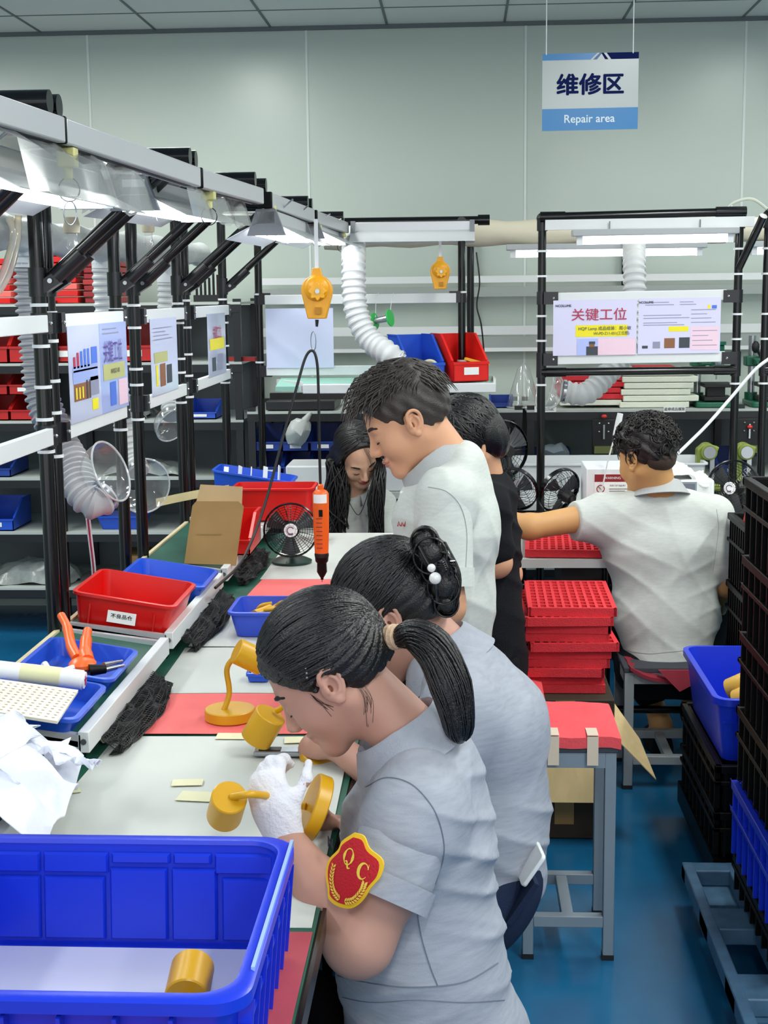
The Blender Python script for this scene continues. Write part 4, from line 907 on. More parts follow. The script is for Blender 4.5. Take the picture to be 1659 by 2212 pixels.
for px, txt, lb in ((1178, '调机治具区', 'white shelf card behind the post of the notice frame'), (1457, '返修成品摆放', 'white shelf card below the cream foam stack')):
    p = np.asarray(at(px, 884, YF - .004)); b = MB().mat(0).box(p, (.105, .002, .028)).mat(1).text(txt, .0165, p + V(0, -.0012, 0), (1, 0, 0), (0, 0, 1), bold=.0002)
    solo('shelf_card', b, [M_label, M_ink], lb, 'label', smooth=False)
for x, w, lb in ((.27, .17, 'dark blue bin under the rack shelf behind the fans'), (.45, .18, 'dark blue bin with a clear bag under the rack shelf'), (1.33, .16, 'dark blue bin below the drill press')):
    shelf_bin(w, .26, .115, mat('navy_bin', '#16306f', .45), lb, (x, YF + .02, .805), card=True)
b = MB().ball((.46, YF + .06, .915), (.07, .06, .045), 14); b.v = [tuple(np.array(p) + .008 * np.sin(np.array(p)[[1, 2, 0]] * 80)) for p in b.v]
solo('plastic_bag', b, mat('bag_clearish', '#7f8c94', .25, alpha=.8), 'grey clear plastic bag in the dark blue bin under the rack', 'bag')
for x, lb in ((.69, 'black bolted jig hanging under the rack behind the curly-haired man'), (1.385, 'black bolted jig with red knob behind the second frame')):
    t = thing('bolted_jig', lb, 'jig', (x, YF - .03, .9)); part(t, 'plate', MB().bb(x - .055, x + .055, YF - .03, YF - .012, .90, 1.085), M_blackm, bev=.004)
    for dx in (-.022, .022):
        for z in (1.065, 1.025): part(t, 'bolt', MB().ball((x + dx, YF - .031, z), .006, 8), M_steel)
    part(t, 'clamp', MB().bar((x, YF - .04, .99), (x, YF - .04, 1.06), .012, .008), M_steel); part(t, 'knob', MB().ball((x, YF - .045, 1.10 if x < 1 else 1.045), (.014, .012, .010), 12), mat('knob_red', '#d8372e', .4))
    part(t, 'block', MB().bb(x - .045, x + .045, YF - .045, YF - .012, .92, .955), mat('jig_olive', '#6b7040', .4))
m_ol = mat('press_olive', '#8f9f45', .4)
for k, (px, py, Y, lb) in enumerate(((1528, 968, 6.3, 'olive arbor press with a round dial behind the desk fan'), (1608, 965, 6.3, 'olive arbor press beside the second frame post'))):
    p = np.asarray(at(px, py, Y)); zb = .80; t = thing('arbor_press', lb, 'press', (p[0], Y, zb), 'olive arbor presses')
    part(t, 'frame', MB().prism([(-.05, 0), (.06, 0), (.06, .03), (-.01, .035), (-.015, .15), (.03, .155), (.05, .20), (-.02, .215), (-.05, .19)], V(p[0], Y - .03, zb), (1, 0, 0), (0, 0, 1), (0, .06, 0)), m_ol, bev=.006)
    part(t, 'drum', MB().cyl((p[0] + .0, Y - .06, zb + .18), (p[0] + .0, Y + .05, zb + .18), .036, n=24), m_ol, bev=.003)
    part(t, 'dial', MB().cyl((p[0] + .0, Y - .061, zb + .18), (p[0] + .0, Y - .066, zb + .18), .027, n=24), M_steel)
    part(t, 'ram', MB().bb(p[0] + .012, p[0] + .032, Y - .01, Y + .01, zb + .06, zb + .16), M_steel)
t = thing('side_table', 'narrow dark table under the olive presses', 'table', (1.5, 6.3, 0)); part(t, 'tabletop', MB().bb(1.15, 2.0, 6.12, 6.5, .77, .80), M_blackm)
for x in (1.18, 1.97):
    for y in (6.15, 6.47): part(t, 'leg', MB().cyl((x, y, 0), (x, y, .77), .015), M_black)

# ------------------------------------------------------------------ right-hand station
YR = 5.75
def frame2(xa, xb, label, bars=True):
    t = thing('pipe_station', label, 'workstation frame', ((xa + xb) / 2, YR, 0))
    for x in (xa, xb):
        part(t, 'post', MB().cyl((x, YR, 0), (x, YR, 1.99), .0168), M_black)
        b = MB(); b.ball((x, YR, 1.99), .024, 12); joint(b, (x, YR, 1.97), (0, 0, 1), .06, .022); part(t, 'pipe_joint', b, M_clampm); b = MB(); joint(b, (x, YR, 1.38), (0, 0, 1), .06); part(t, 'pipe_joint', b, M_clampm)
        for z in (1.86, 1.76, 1.60, 1.50, 1.32): part(t, 'cable_tie', (lambda b: (ring(b, (x, YR, z)), b)[1])(MB()), M_whiteplastic)
    b = MB().cyl((xa, YR - .02, 1.995), (xb, YR - .02, 2.005), .0165); joint(b, (xa + .04, YR - .02, 1.995), (1, 0, 0), .1, .021); joint(b, (xb - .04, YR - .02, 2.005), (1, 0, 0), .12, .021); part(t, 'top_bar', b, M_black)
    part(t, 'white_beam', MB().bar((xa + .01, YR - .03, 1.962), (xb + .05, YR - .03, 1.965), .03, .04), M_white)
    b = MB().cyl((xa, YR - .01, 1.372), (xb, YR - .01, 1.375), .0165); joint(b, (xa + .06, YR - .01, 1.372), (1, 0, 0), .08, .020); joint(b, (xb - .05, YR - .01, 1.375), (1, 0, 0), .08, .020); part(t, 'lower_bar', b, M_black)
    part(t, 'brace', MB().cyl((xb, YR, 1.78), (xb + .06, YR - .16, 1.98), .016), M_black)
    if bars:
        for z in (1.672, 1.425):
            part(t, 'panel_bar', MB().bar((xa + .05, YR - .028, z), (xb - .05, YR - .028, z + .006), .018, .042), M_white, bev=.002)
            for x, s in ((xa, 1), (xb, -1)):
                b = MB().lathe([(.0168, -.026), (.0208, -.026), (.0208, .026), (.0168, .026)], (x, YR, z), n=14); b.box((x + s * .035, YR - .036, z), (.058, .010, .05)); c = part(t, 'bar_clamp', b, M_clampm); part(c, 'bolt', MB().ball((x + s * .045, YR - .042, z), .006, 8), M_steel)
    return t
frame2(.33, 1.118, 'black pipe frame holding two laminated notices above the curly-haired man')
frame2(1.232, 2.02, 'black pipe frame standing next to the notice frame', False)
fixture((.475, YR - .06, 1.897), (1.07, YR - .06, 1.90), 2, 'tube light under the white beam of the notice frame', M_led2)
fixture((.235, 6.35, 1.865), (1.06, 6.35, 1.865), 2, 'long tube light behind the notice frame', M_led2)
fixture((1.30, 6.35, 1.865), (1.9, 6.35, 1.865), 2, 'tube light behind the second pipe frame', M_led2)
mq = MATS['laminated_sheet']; PM[0] = mat('laminated_lilac', '#d3d0ee', .3, coat=.3); PM[1] = m_sheet2
poster((.374, YR - .046, 1.440), (1, 0, .008), (0, 0, 1), .335, .222, [
    ('t', 2, .55, .72, 1.08, .235, '关键工位'), ('r', 4, .27, .335, .62, .21), ('t', 9, .62, .48, 1, .075, 'HQP Lamp 成品组装：周小敏', .0001), ('t', 9, .70, .39, .9, .07, 'WI-PD-Z11-051(工位图)', .0001),
    ('r', 5, .29, .0, .70, .30), ('r', 1, .29, .0, .25, .30, .0006), ('r', 9, .40, .0, .14, .16, .0010), ('r', 8, .435, .15, .065, .07, .0012), ('r', 9, .432, .20, .075, .05, .0014), ('t', 9, .12, .90, 1, .06, 'NCOLUME')],
    'lilac notice with red characters above a yellow strip and portrait photo')
for it in (0,): pass
poster((.716, YR - .046, 1.444), (1, 0, .008), (0, 0, 1), .328, .222, [
    ('t', 9, .09, .93, 1, .055, 'NCOLUME'), ('l', 7, .08, .86, .35, .09, 2), ('l', 7, .5, .86, .2, .09, 2), ('l', 7, .06, .62, .56, .10, 2), ('l', 7, .06, .5, .5, .08, 2), ('r', 4, .37, .40, .24, .09), ('r', 9, .05, .10, .07, .05), ('r', 7, .18, .10, .09, .12), ('r', 8, .32, .10, .13, .18), ('r', 9, .50, .10, .13, .19), ('r', 5, .64, .06, .34, .42), ('l', 7, .66, .1, .3, .35, 4), ('l', 7, .64, .52, .3, .3, 4), ('r', 4, .84, .80, .03, .07), ('r', 6, .89, .80, .06, .06)],
    'pale notice with product photos and a small yellow highlight')
# table of the right-hand station
t = thing('side_bench', 'dark work table with white top in front of the curly-haired man', 'table', (.78, 5.25, 0))
part(t, 'tabletop', MB().bb(.14, 1.75, 4.86, 5.68, ZT - .03, ZT), mat('bench_top_pale', '#d7d8d4', .5))
for x in (.17, .52, 1.72):
    for y in (4.90, 5.64): part(t, 'leg', MB().cyl((x, y, 0), (x, y, ZT - .03), .016), M_black)
for z in (.20, .66): part(t, 'rail', MB().cyl((.17, 4.90, z), (1.72, 4.90, z), .014).cyl((.17, 5.64, z), (1.72, 5.64, z), .014), M_black)
part(t, 'drawer_box', MB().bb(.36, .62, 4.93, 5.3, .62, .72), M_blackm)
flat_sheet('work_sheet', [(.145, 4.862), (.24, 4.862), (.24, 5.3), (.145, 5.3)], ZT + .0015, M_paper, 'white sheet on the side bench under the red foam tray', 'sheet')
fan((.215, 5.42, ZT), R(155), 'black desk fan turned away, behind the outstretched arm', r=.088, tilt=R(-20), drop=.175)
fan((.385, 5.45, ZT), R(215), 'black desk fan turned away, beside the notice frame post', r=.09, tilt=R(-20), drop=.165)
fan((1.045, 5.35, ZT), R(-35), 'black desk fan with white badge right of the white instrument', r=.105, tilt=R(-6), drop=.185)
fan((.16, 5.60, ZT), R(205), 'large black fan behind the black-haired worker', r=.118, drop=.31)
t = thing('instrument_box', 'white instrument box with a red warning header on its front', 'box', (.55, 5.3, ZT))
part(t, 'case', MB().bb(.475, .66, 5.25, 5.50, ZT, 1.035), M_whiteplastic, bev=.004)
part(t, 'warning_label', MB().mat(0).bb(.505, .640, 5.2485, 5.2495, .88, 1.015).mat(1).bb(.505, .640, 5.2475, 5.2485, .985, 1.013).mat(2).text('WARNING', .013, (.572, 5.2472, .999), (1, 0, 0), (0, 0, 1)).mat(3).text('RISK OF INJURY', .0085, (.592, 5.2482, .97), (1, 0, 0), (0, 0, 1)).bb(.56, .635, 5.2478, 5.2484, .956, .958).bb(.56, .62, 5.2478, 5.2484, .948, .950)
     .mat(1).tube([V(.528 + .014 * math.cos(a), 5.2475, .958 + .014 * math.sin(a)) for a in np.linspace(0, 6.283, 25)], .0016, 5).bar((.518, 5.2475, .968), (.538, 5.2475, .948), .002, .002), [M_label, mat('warning_red', '#8d1622', .5), M_label, M_ink], smooth=False)
part(t, 'dial', MB().cyl((.52, 5.25, .90), (.52, 5.243, .90), .016).mat(1).cyl((.52, 5.243, .90), (.52, 5.240, .90), .007), [M_whiteplastic, M_blackm])
t = thing('white_instrument', 'white bench instrument with a grey screen behind the curly-haired man', 'instrument', (.88, 5.4, ZT))
part(t, 'case', MB().bb(.79, .97, 5.33, 5.55, ZT, .98), M_whiteplastic, bev=.01)
part(t, 'screen', MB().bb(.815, .895, 5.326, 5.331, .91, .965), mat('screen_grey', '#6d707c', .15)); part(t, 'screen_frame', MB().bb(.808, .902, 5.328, 5.333, .903, .972), M_grey)
b = MB().grid(crumple(lambda u, v: (.78 + .17 * u, 5.33 + .2 * v, .985 + .055 * math.sin(math.pi * min(1, u * 1.3)) * (1 - .5 * u) - .02 * (v < .1)), 16, 12, .008, 9), .004, (0, 0, -1)); solo('white_cloth', b, mat('cloth_white', '#eceded', .8), 'crumpled white cloth lying over the white instrument', 'cloth')
t = thing('white_tote', 'long white plastic tote behind the row of fans', 'tote', (.62, 6.25, .76)); part(t, 'tote_body', binmesh(.86, .34, .17, taper=.015, rim=.012).xf(t=(.66, 6.3, .775)), M_whiteplastic)
part(t, 'rib', MB().box((.45, 6.125, .86), (.006, .01, .13)).box((.66, 6.125, .86), (.006, .01, .13)).box((.87, 6.125, .86), (.006, .01, .13)), M_whiteplastic)
t = thing('side_table', 'low dark table under the long white tote', 'table', (.62, 6.3, 0)); part(t, 'tabletop', MB().bb(.08, 1.12, 6.08, 6.5, .745, .775), mat('table_pale', '#c9cbc8', .5))
for x in (.10, 1.10):
    for y in (6.10, 6.48): part(t, 'leg', MB().cyl((x, y, 0), (x, y, .745), .014), M_black)
t = thing('side_table', 'low pale table behind the long-haired woman', 'table', (-.45, 6.36, 0)); part(t, 'tabletop', MB().bb(-.86, -.03, 6.24, 6.56, .775, .805), MATS['table_pale'])
for x in (-.84, -.05):
    for y in (6.26, 6.54): part(t, 'leg', MB().cyl((x, y, 0), (x, y, .775), .014), M_black)
solo('storage_box', MB().bb(-.80, -.20, 6.26, 6.52, .806, .925), M_whiteplastic, 'long white box on the pale table behind the long-haired woman', 'box', bev=.008)
solo('power_cord', MB().tube(smoothpath([np.asarray(at(*q)) for q in ((1665, 772, 5.5), (1630, 800, 5.5), (1580, 858, 5.5), (1530, 915, 5.45), (1490, 955, 5.4), (1462, 982, 5.38))], 8), .0065, 8), M_whiteplastic, 'thick white cord running down to the white instrument', 'cord')
b = MB().tube([np.asarray(at(*q)) for q in ((1340, 893, 5.2), (1336, 912, 5.2), (1327, 945, 5.2))], [.011, .012, .008], 12); b.tube([np.asarray(at(*q)) for q in ((1327, 945, 5.2), (1312, 1000, 5.2), (1300, 1060, 5.22))], .003, 6)
solo('suction_pen', b, M_whiteplastic, 'white suction pen hanging in front of the instrument box', 'tool')
solo('power_cord', MB().tube(smoothpath([np.asarray(at(*q)) for q in ((1029, 545, 6.4), (1036, 610, 6.38), (1030, 660, 6.38), (1040, 705, 6.38), (1048, 790, 6.4))], 8), .004, 6), M_blackm, 'thin black cord hanging beside the end frame post', 'cord')

# pitted foam trays
def foam_tray(nx, ny, w, d, h, m, label, group=None):
    cx, cy = w / nx, d / ny; bw = .009; b = MB()
    for i in range(nx + 1): b.bb(i * cx - bw / 2 - w / 2, i * cx + bw / 2 - w / 2, -bw / 2, d + bw / 2, h * .3, h)
    for j in range(ny + 1): b.bb(-w / 2, w / 2, j * cy - bw / 2, j * cy + bw / 2, h * .3, h - .0004)
    b.bb(-w / 2 - bw / 2, w / 2 + bw / 2, -bw / 2, d + bw / 2, 0, h * .32)
    b.bb(-w / 2 - .008, w / 2 + .008, -.010, 0, 0, h - .0002); b.bb(-w / 2 - .008, w / 2 + .008, d, d + .010, 0, h - .0002); b.bb(-w / 2 - .010, -w / 2, -.010, d + .010, 0, h - .0002); b.bb(w / 2, w / 2 + .010, -.010, d + .010, 0, h - .0002)
    o = mk('foam_tray', b, m, (0, 0, 0), smooth=False); LOCS[o.name] = np.zeros(3); tag(o, label, 'tray', group); return o
ft = foam_tray(10, 9, .255, .40, .027, M_foamred, 'red pitted foam tray on top of the floor stack')
zs = .455
xs = [.334, .328, .322, .352, .330, .325, .308, .310, .312]
ft.location = (.345, 4.25, zs + 9 * .0272); ft.rotation_euler = (0, 0, R(-1))
for k in range(9):
    dup(ft, (xs[8 - k], 4.245 + .012 * math.sin(k * 2.2), zs + k * .0272), R(2.5 * math.sin(k * 1.7)), 'red pitted foam tray lower in the floor stack', 'red foam trays stacked on the carton')
dup(ft, (.365, 4.89, ZT + .004), R(-3), 'red pitted foam tray on the side bench below the outstretched arm', '')['group'] = 'red foam tray on the bench'
t = thing('carton', 'open kraft carton under the red foam stack with flaps hanging out', 'carton', (.34, 4.3, 0))
m_cdark = mat('carton_shaded', '#33271a', .8, noise=.1, nscale=6)  # kraft carton in shadow: the shade is painted into its dark colour
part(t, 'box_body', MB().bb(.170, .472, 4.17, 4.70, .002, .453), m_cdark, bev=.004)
part(t, 'front_flap', MB().prism([(0, 0), (.295, 0), (.295, .17), (0, .17)], V(.173, 4.165, .305), (1, 0, 0), nrm(V(0, -.30, -1)), V(0, -.003, 0)), M_cardl)
part(t, 'side_flap', MB().prism([(0, 0), (.175, .0), (.12, .10), (0, .15)], V(.474, 4.17, .335), nrm(V(1, -.45, -.95)), nrm(V(.0, .5, .35)), V(0, 0, -.004)), M_cardl)
part(t, 'tape', MB().bb(.29, .35, 4.1685, 4.1695, .05, .45), mat('brown_tape', '#94733f', .4))

def stool(x0, x1, y0, y1, h, label, pad=None, m=None, tapes=True, lw=.028):
    t = thing('stool', label, 'stool', ((x0 + x1) / 2, (y0 + y1) / 2, 0)); m = m or mat('stool_grey', '#7f8d99', .45)
    for x in (x0 + lw / 2, x1 - lw / 2):
        for y in (y0 + lw / 2, y1 - lw / 2):
            l = part(t, 'leg', MB().bb(x - lw / 2, x + lw / 2, y - lw / 2, y + lw / 2, .012, h), m, bev=.002); part(l, 'foot_cap', MB().bb(x - lw / 2 - .001, x + lw / 2 + .001, y - lw / 2 - .001, y + lw / 2 + .001, 0, .014), M_blackm)
    for y in (y0 + lw / 2, y1 - lw / 2): part(t, 'seat_rail', MB().bb(x0 + lw, x1 - lw, y - lw / 2, y + lw / 2, h - .04, h), m); part(t, 'stretcher', MB().bb(x0 + lw, x1 - lw, y - lw / 2, y + lw / 2, .088, .118), m, bev=.002)
    for x in (x0 + lw / 2, x1 - lw / 2): part(t, 'seat_rail', MB().bb(x - lw / 2, x + lw / 2, y0 + lw, y1 - lw, h - .04, h), m)
    xm = (x0 + x1) / 2; part(t, 'stretcher', MB().bb(xm - .015, xm + .015, y0 + lw, y1 - lw, .088, .116), m, bev=.002)
    part(t, 'seat_board', MB().bb(x0 - .004, x1 + .006, y0 - .004, y1 + .004, h, h + .018), M_pad, bev=.003)
    if pad:
        b = MB(); n = 10; G = [[V(x0 - .006 + (x1 - x0 + .016) * i / n, y0 - .008 + (y1 - y0 + .016) * j / n, h + .046 + .003 * math.sin(i * .9) * math.sin(j * .8 + i * .3) - .004 * (abs(i / n - .5) > .45) - .003 * (abs(j / n - .5) > .45)) for j in range(n + 1)] for i in range(n + 1)]
        b.grid(G, .028, (0, 0, -1)); s = part(t, 'foam_pad', b, pad)
        if tapes:
            for q in (.32, .74): 
                x = x0 + (x1 - x0) * q; part(s, 'tape', MB().bb(x - .014, x + .014, y0 - .0105, y0 - .0085, h - .03, h + .045).bb(x - .014, x + .014, y0 - .0105, y0 + .05, h + .0475, h + .0490), mat('stool_tape', '#dccbb6', .5))
    return t
stool(.155, .388, 3.37, 3.66, .555, 'empty grey steel stool with a taped red foam seat', pad=mat('pad_red', '#f0525a', .75, noise=.08, nscale=30, bump=.2, bscale=150))
stool(.555, .875, 4.62, 4.94, .415, 'grey steel stool under the curly-haired man', m=mat('stool_pale', '#9da3a5', .45), lw=.032)
b = MB().grid(crumple(lambda u, v: (.57 + .30 * u, 4.60 + .32 * v, .437 - (.045 * math.sin(math.pi * u) * (1 - v) ** 3)), 14, 14, .003, 4), .012, (0, 0, -1)); solo('seat_cushion', b, mat('cushion_crimson', '#8d2334', .8), 'crimson cushion on the stool of the curly-haired man', 'cushion')
b = MB().add([V(.665, 4.595, .43), V(.855, 4.595, .43), V(.80, 4.585, .395), V(.735, 4.58, .36), V(.665, 4.607, .43), V(.855, 4.607, .43), V(.80, 4.597, .395), V(.735, 4.592, .36)], [(0, 3, 2, 1), (4, 5, 6, 7), (0, 4, 7, 3), (3, 7, 6, 2), (2, 6, 5, 1), (1, 5, 4, 0)])
solo('seat_cloth', b, MATS['cushion_crimson'], 'crimson cloth corner hanging below the polo hem of the curly-haired man', 'cloth')

# ------------------------------------------------------------------ crates and pallet on the right
def crate(x0, x1, y0, y1, z0, z1, m, label, group):
    t = thing('stacking_crate', label, 'crate', ((x0 + x1) / 2, (y0 + y1) / 2, z0), group)
    h = z1 - z0; i = .018
    b = MB(); b.bb(x0 + i, x0 + i + .006, y0 + i, y1 - i, z0, z1 - .004); b.bb(x1 - i - .006, x1 - i, y0 + i, y1 - i, z0, z1 - .004); b.bb(x0 + i, x1 - i, y0 + i, y0 + i + .006, z0, z1 - .004); b.bb(x0 + i, x1 - i, y1 - i - .006, y1 - i, z0, z1 - .004); b.bb(x0 + i, x1 - i, y0 + i, y1 - i, z0, z0 + .008)
    body = b
    b = MB()
    for zz, hh in ((z1 - .022, .022), (z1 - h * .42, .012)):
        b.bb(x0, x0 + i, y0, y1, zz, zz + hh); b.bb(x1 - i, x1, y0, y1, zz, zz + hh); b.bb(x0, x1, y0, y0 + i, zz, zz + hh); b.bb(x0, x1, y1 - i, y1, zz, zz + hh)
    part(t, 'rim', b, m, bev=.002)
    b = body
    for k in range(9):
        y = y0 + .03 + (y1 - y0 - .06) * k / 8; b.bb(x0 + .003, x0 + i + .002, y - .004, y + .004, z0 + .004, z1 - .02)
    for k in range(6):
        x = x0 + .03 + (x1 - x0 - .06) * k / 5; b.bb(x - .004, x + .004, y0 + .003, y0 + i + .002, z0 + .004, z1 - .02)
    part(t, 'crate_body', b, m)
    return t
G1 = 'black crates in the front stack'; lv = [(.13, .23), (.23, .43), (.43, .63), (.63, .83), (.83, 1.03), (1.03, 1.23)]
for k, (a, c) in enumerate(lv):
    if k == 1: crate(.705, 1.10, 2.94, 3.545, a, c, M_bluedeep, 'blue stacking crate low in the tall black crate stack', None)
    else: crate(.715, 1.10, 2.95, 3.545, a, c, M_blackplastic, 'black stacking crate in the tall stack at the frame edge', G1)
for k, (a, c) in enumerate(((.13, .265), (.265, .40))): crate(.70, 1.12, 3.72, 4.33, a, c, M_blackplastic, 'black stacking crate below the blue bin of yellow lamps', 'black crates below the blue bin')
t = thing('storage_tote', 'upright blue tote of yellow lamps on the low black crates', 'tote', (.93, 4.03, .40))
b = binmesh(.46, .60, .185, taper=.02, wall=.004, rim=.012, r=.035, rimh=.02).xf(t=(.925, 4.03, .401)); tb = part(t, 'tote_body', b, M_bluedeep)
b = MB()
for k in (-.17, -.14, -.02, .02): b.box((.925 + k, 3.748, .545), (.005, .012, .06))
b.box((.925, 3.748, .517), (.40, .010, .005))
part(tb, 'rim_rib', b, M_bluedeep)
hx = [(.785, 3.985, .535), (.79, 3.905, .525), (.795, 3.83, .515)]
for p in hx:
    b = MB().lathe([(.036, 0), (.038, .004), (.038, .06), (.034, .062)], (p[0], p[1], p[2]), (.55, -.25, .35), 26, True, False).mat(1).lathe([(.033, .03), (.033, .060)], (p[0], p[1], p[2]), (.55, -.25, .35), 26, True, False)
    solo('yellow_lamp', b, [mat('yellow_shade', '#edb944', .4), M_blackm], 'yellow lamp shade lying in the blue tote on the crates', 'lamp shade', 'yellow lamp shades in the blue tote')
solo('packing_foam', MB().bb(.80, 1.07, 3.81, 4.06, .409, .50), M_pad, 'dark packing foam under the lamp shades in the tote', 'foam')
for k in range(4): crate(.92, 1.34, 4.45, 5.05 if False else 4.80, .002 + k * .235, .002 + (k + 1) * .235 - .004, M_blackplastic, 'black stacking crate beside the curly-haired man', 'black crates beside the curly-haired man')
for k, (x, c, lb) in enumerate(((.955, '#d5231d', 'red plastic part standing in the top crate'), (.985, '#c81d1d', 'second red plastic part standing in the top crate'), (1.02, '#e88a1f', 'orange plastic part standing in the top crate'))):
    solo('plastic_part', MB().lathe([(.016, 0), (.018, .01), (.018, .22), (.012, .25), (.004, .26)], (x, 4.62, .716), n=16), mat('part_%d' % k, c, .4), lb, 'part')
solo('document_folder', MB().bar((.93, 4.50, .935), (1.02, 4.47, .935), .07, .004, up=(0, .3, 1)), M_whiteplastic, 'white card lying on the edge of the top crate', 'card')
t = thing('pallet', 'blue-grey plastic pallet under the tall crate stacks', 'pallet', (.95, 3.1, 0)); m_pal = mat('pallet_blue', '#4a6f8e', .5, noise=.35, nscale=25)
b = MB(); y0, y1 = 2.3, 3.70
for a, c in ((.61, .64), (.73, 1.35)): b.bb(a, c, y0, y1, .085, .13)
for k in range(5): 
    ya = y0 + (y1 - y0) * k / 4; b.bb(.61, .74, max(y0, ya - .06), min(y1, ya + .06), .085, .1295)
part(t, 'deck', b, m_pal, bev=.004)
for y in (y0 + .1, (y0 + y1) / 2, y1 - .1):
    for x in (.70, 1.0, 1.28): part(t, 'block', MB().bb(x - .06, x + .06, y - .08, y + .08, 0, .085), m_pal)
t = thing('pallet', 'black plastic pallet under the low crates with the blue tote', 'pallet', (.95, 4.0, 0)); part(t, 'deck', MB().bb(.70, 1.2, 3.72, 4.36, .06, .128), M_blackplastic)
for y in (3.80, 4.28):
    for x in (.78, 1.12): part(t, 'block', MB().bb(x - .05, x + .05, y - .06, y + .06, 0, .06), M_blackplastic)

# ------------------------------------------------------------------ people: smooth blended solids
f32 = np.float32
class Blob:
    """signed-distance solid made of blended tapering limbs; meshed as one continuous surface"""
    def __init__(s): s.p = []; s.cuts = []; s.post = []
    def cap(s, a, b, ra, rb, k=.02, op=1, fl=None):
        s.p.append(('c', np.asarray(a, float), np.asarray(b, float), ra, rb, k, op, fl)); return s
    def ell(s, c, r, A=None, k=.02, op=1):
        s.p.append(('e', np.asarray(c, float), np.asarray(r, float), A, 0, k, op, None)); return s
    def chain(s, P, r, k=.02, fl=None):
        for i in range(len(P) - 1): s.cap(P[i], P[i + 1], r[i], r[i + 1], k, 1, fl)
        return s
    def cut(s, p, n): s.cuts.append((np.asarray(p, float), nrm(n))); return s
    def mesh(s, h, pad=.03):
        lo, hi = np.full(3, 1e9), np.full(3, -1e9); B = []
        for q in s.p:
            if q[0] == 'c':
                m = max(q[3], q[4]) * (max(1, q[7][1]) if q[7] else 1); l_ = np.minimum(q[1], q[2]) - m; u_ = np.maximum(q[1], q[2]) + m
            else: m = max(q[2]); l_ = q[1] - m; u_ = q[1] + m
            B.append((l_, u_))
            if q[6] > 0: lo = np.minimum(lo, l_); hi = np.maximum(hi, u_)
        lo -= pad; hi += pad; n = np.ceil((hi - lo) / h).astype(int) + 1
        X = [(lo[i] + h * np.arange(n[i])).astype(f32) for i in range(3)]
        D = np.full(n, .08, f32)
        for q, (l_, u_) in zip(s.p, B):
            k = q[5]; mg = k + 4 * h
            i0 = np.maximum(((l_ - mg - lo) / h).astype(int), 0); i1 = np.minimum(((u_ + mg - lo) / h).astype(int) + 2, n)
            if np.any(i1 <= i0): continue
            sl = tuple(slice(a, b) for a, b in zip(i0, i1))
            x, y, z = np.meshgrid(X[0][sl[0]], X[1][sl[1]], X[2][sl[2]], indexing='ij', sparse=True)
            if q[0] == 'c':
                a, b = q[1], q[2]; ab = b - a; L2 = max(float(ab @ ab), 1e-9)
                px, py, pz = x - f32(a[0]), y - f32(a[1]), z - f32(a[2])
                t = np.clip((px * f32(ab[0]) + py * f32(ab[1]) + pz * f32(ab[2])) / f32(L2), 0, 1)
                px = px - t * f32(ab[0]); py = py - t * f32(ab[1]); pz = pz - t * f32(ab[2])
                if q[7]:
                    ax, fc = nrm(q[7][0]), q[7][1]; dt = (px * f32(ax[0]) + py * f32(ax[1]) + pz * f32(ax[2])) * f32(1 / fc - 1)
                    px = px + dt * f32(ax[0]); py = py + dt * f32(ax[1]); pz = pz + dt * f32(ax[2])
                d = np.sqrt(px * px + py * py + pz * pz) - (f32(q[3]) + t * f32(q[4] - q[3]))
            else:
                c, r, A = q[1], q[2], q[3]
                px, py, pz = x - f32(c[0]), y - f32(c[1]), z - f32(c[2])
                if A is not None:
                    A = np.asarray(A); px, py, pz = [px * f32(A[j][0]) + py * f32(A[j][1]) + pz * f32(A[j][2]) for j in range(3)]
                ux, uy, uz = px / f32(r[0]), py / f32(r[1]), pz / f32(r[2])
                k0 = np.sqrt(ux * ux + uy * uy + uz * uz) + 1e-6; k1 = np.sqrt((ux / f32(r[0])) ** 2 + (uy / f32(r[1])) ** 2 + (uz / f32(r[2])) ** 2) + 1e-6
                d = k0 * (k0 - 1) / k1
            E = D[sl]
            if q[6] > 0:
                if k > 1e-6: hh = np.maximum(k - np.abs(E - d), 0) / k; D[sl] = np.minimum(E, d) - hh * hh * k * .25
                else: D[sl] = np.minimum(E, d)
            else:
                d = -d
                if k > 1e-6: hh = np.maximum(k - np.abs(E - d), 0) / k; D[sl] = np.maximum(E, d) + hh * hh * k * .25
                else: D[sl] = np.maximum(E, d)
        gx, gy, gz = np.meshgrid(*X, indexing='ij', sparse=True)
        for fn in s.post:
            M = np.abs(D) < .035; I = np.nonzero(M)
            D[M] += fn(X[0][I[0]], X[1][I[1]], X[2][I[2]]).astype(f32)
        for p, nn in s.cuts:
            D = np.maximum(D, (gx - f32(p[0])) * f32(nn[0]) + (gy - f32(p[1])) * f32(nn[1]) + (gz - f32(p[2])) * f32(nn[2]))
        return nets(D, lo, h)
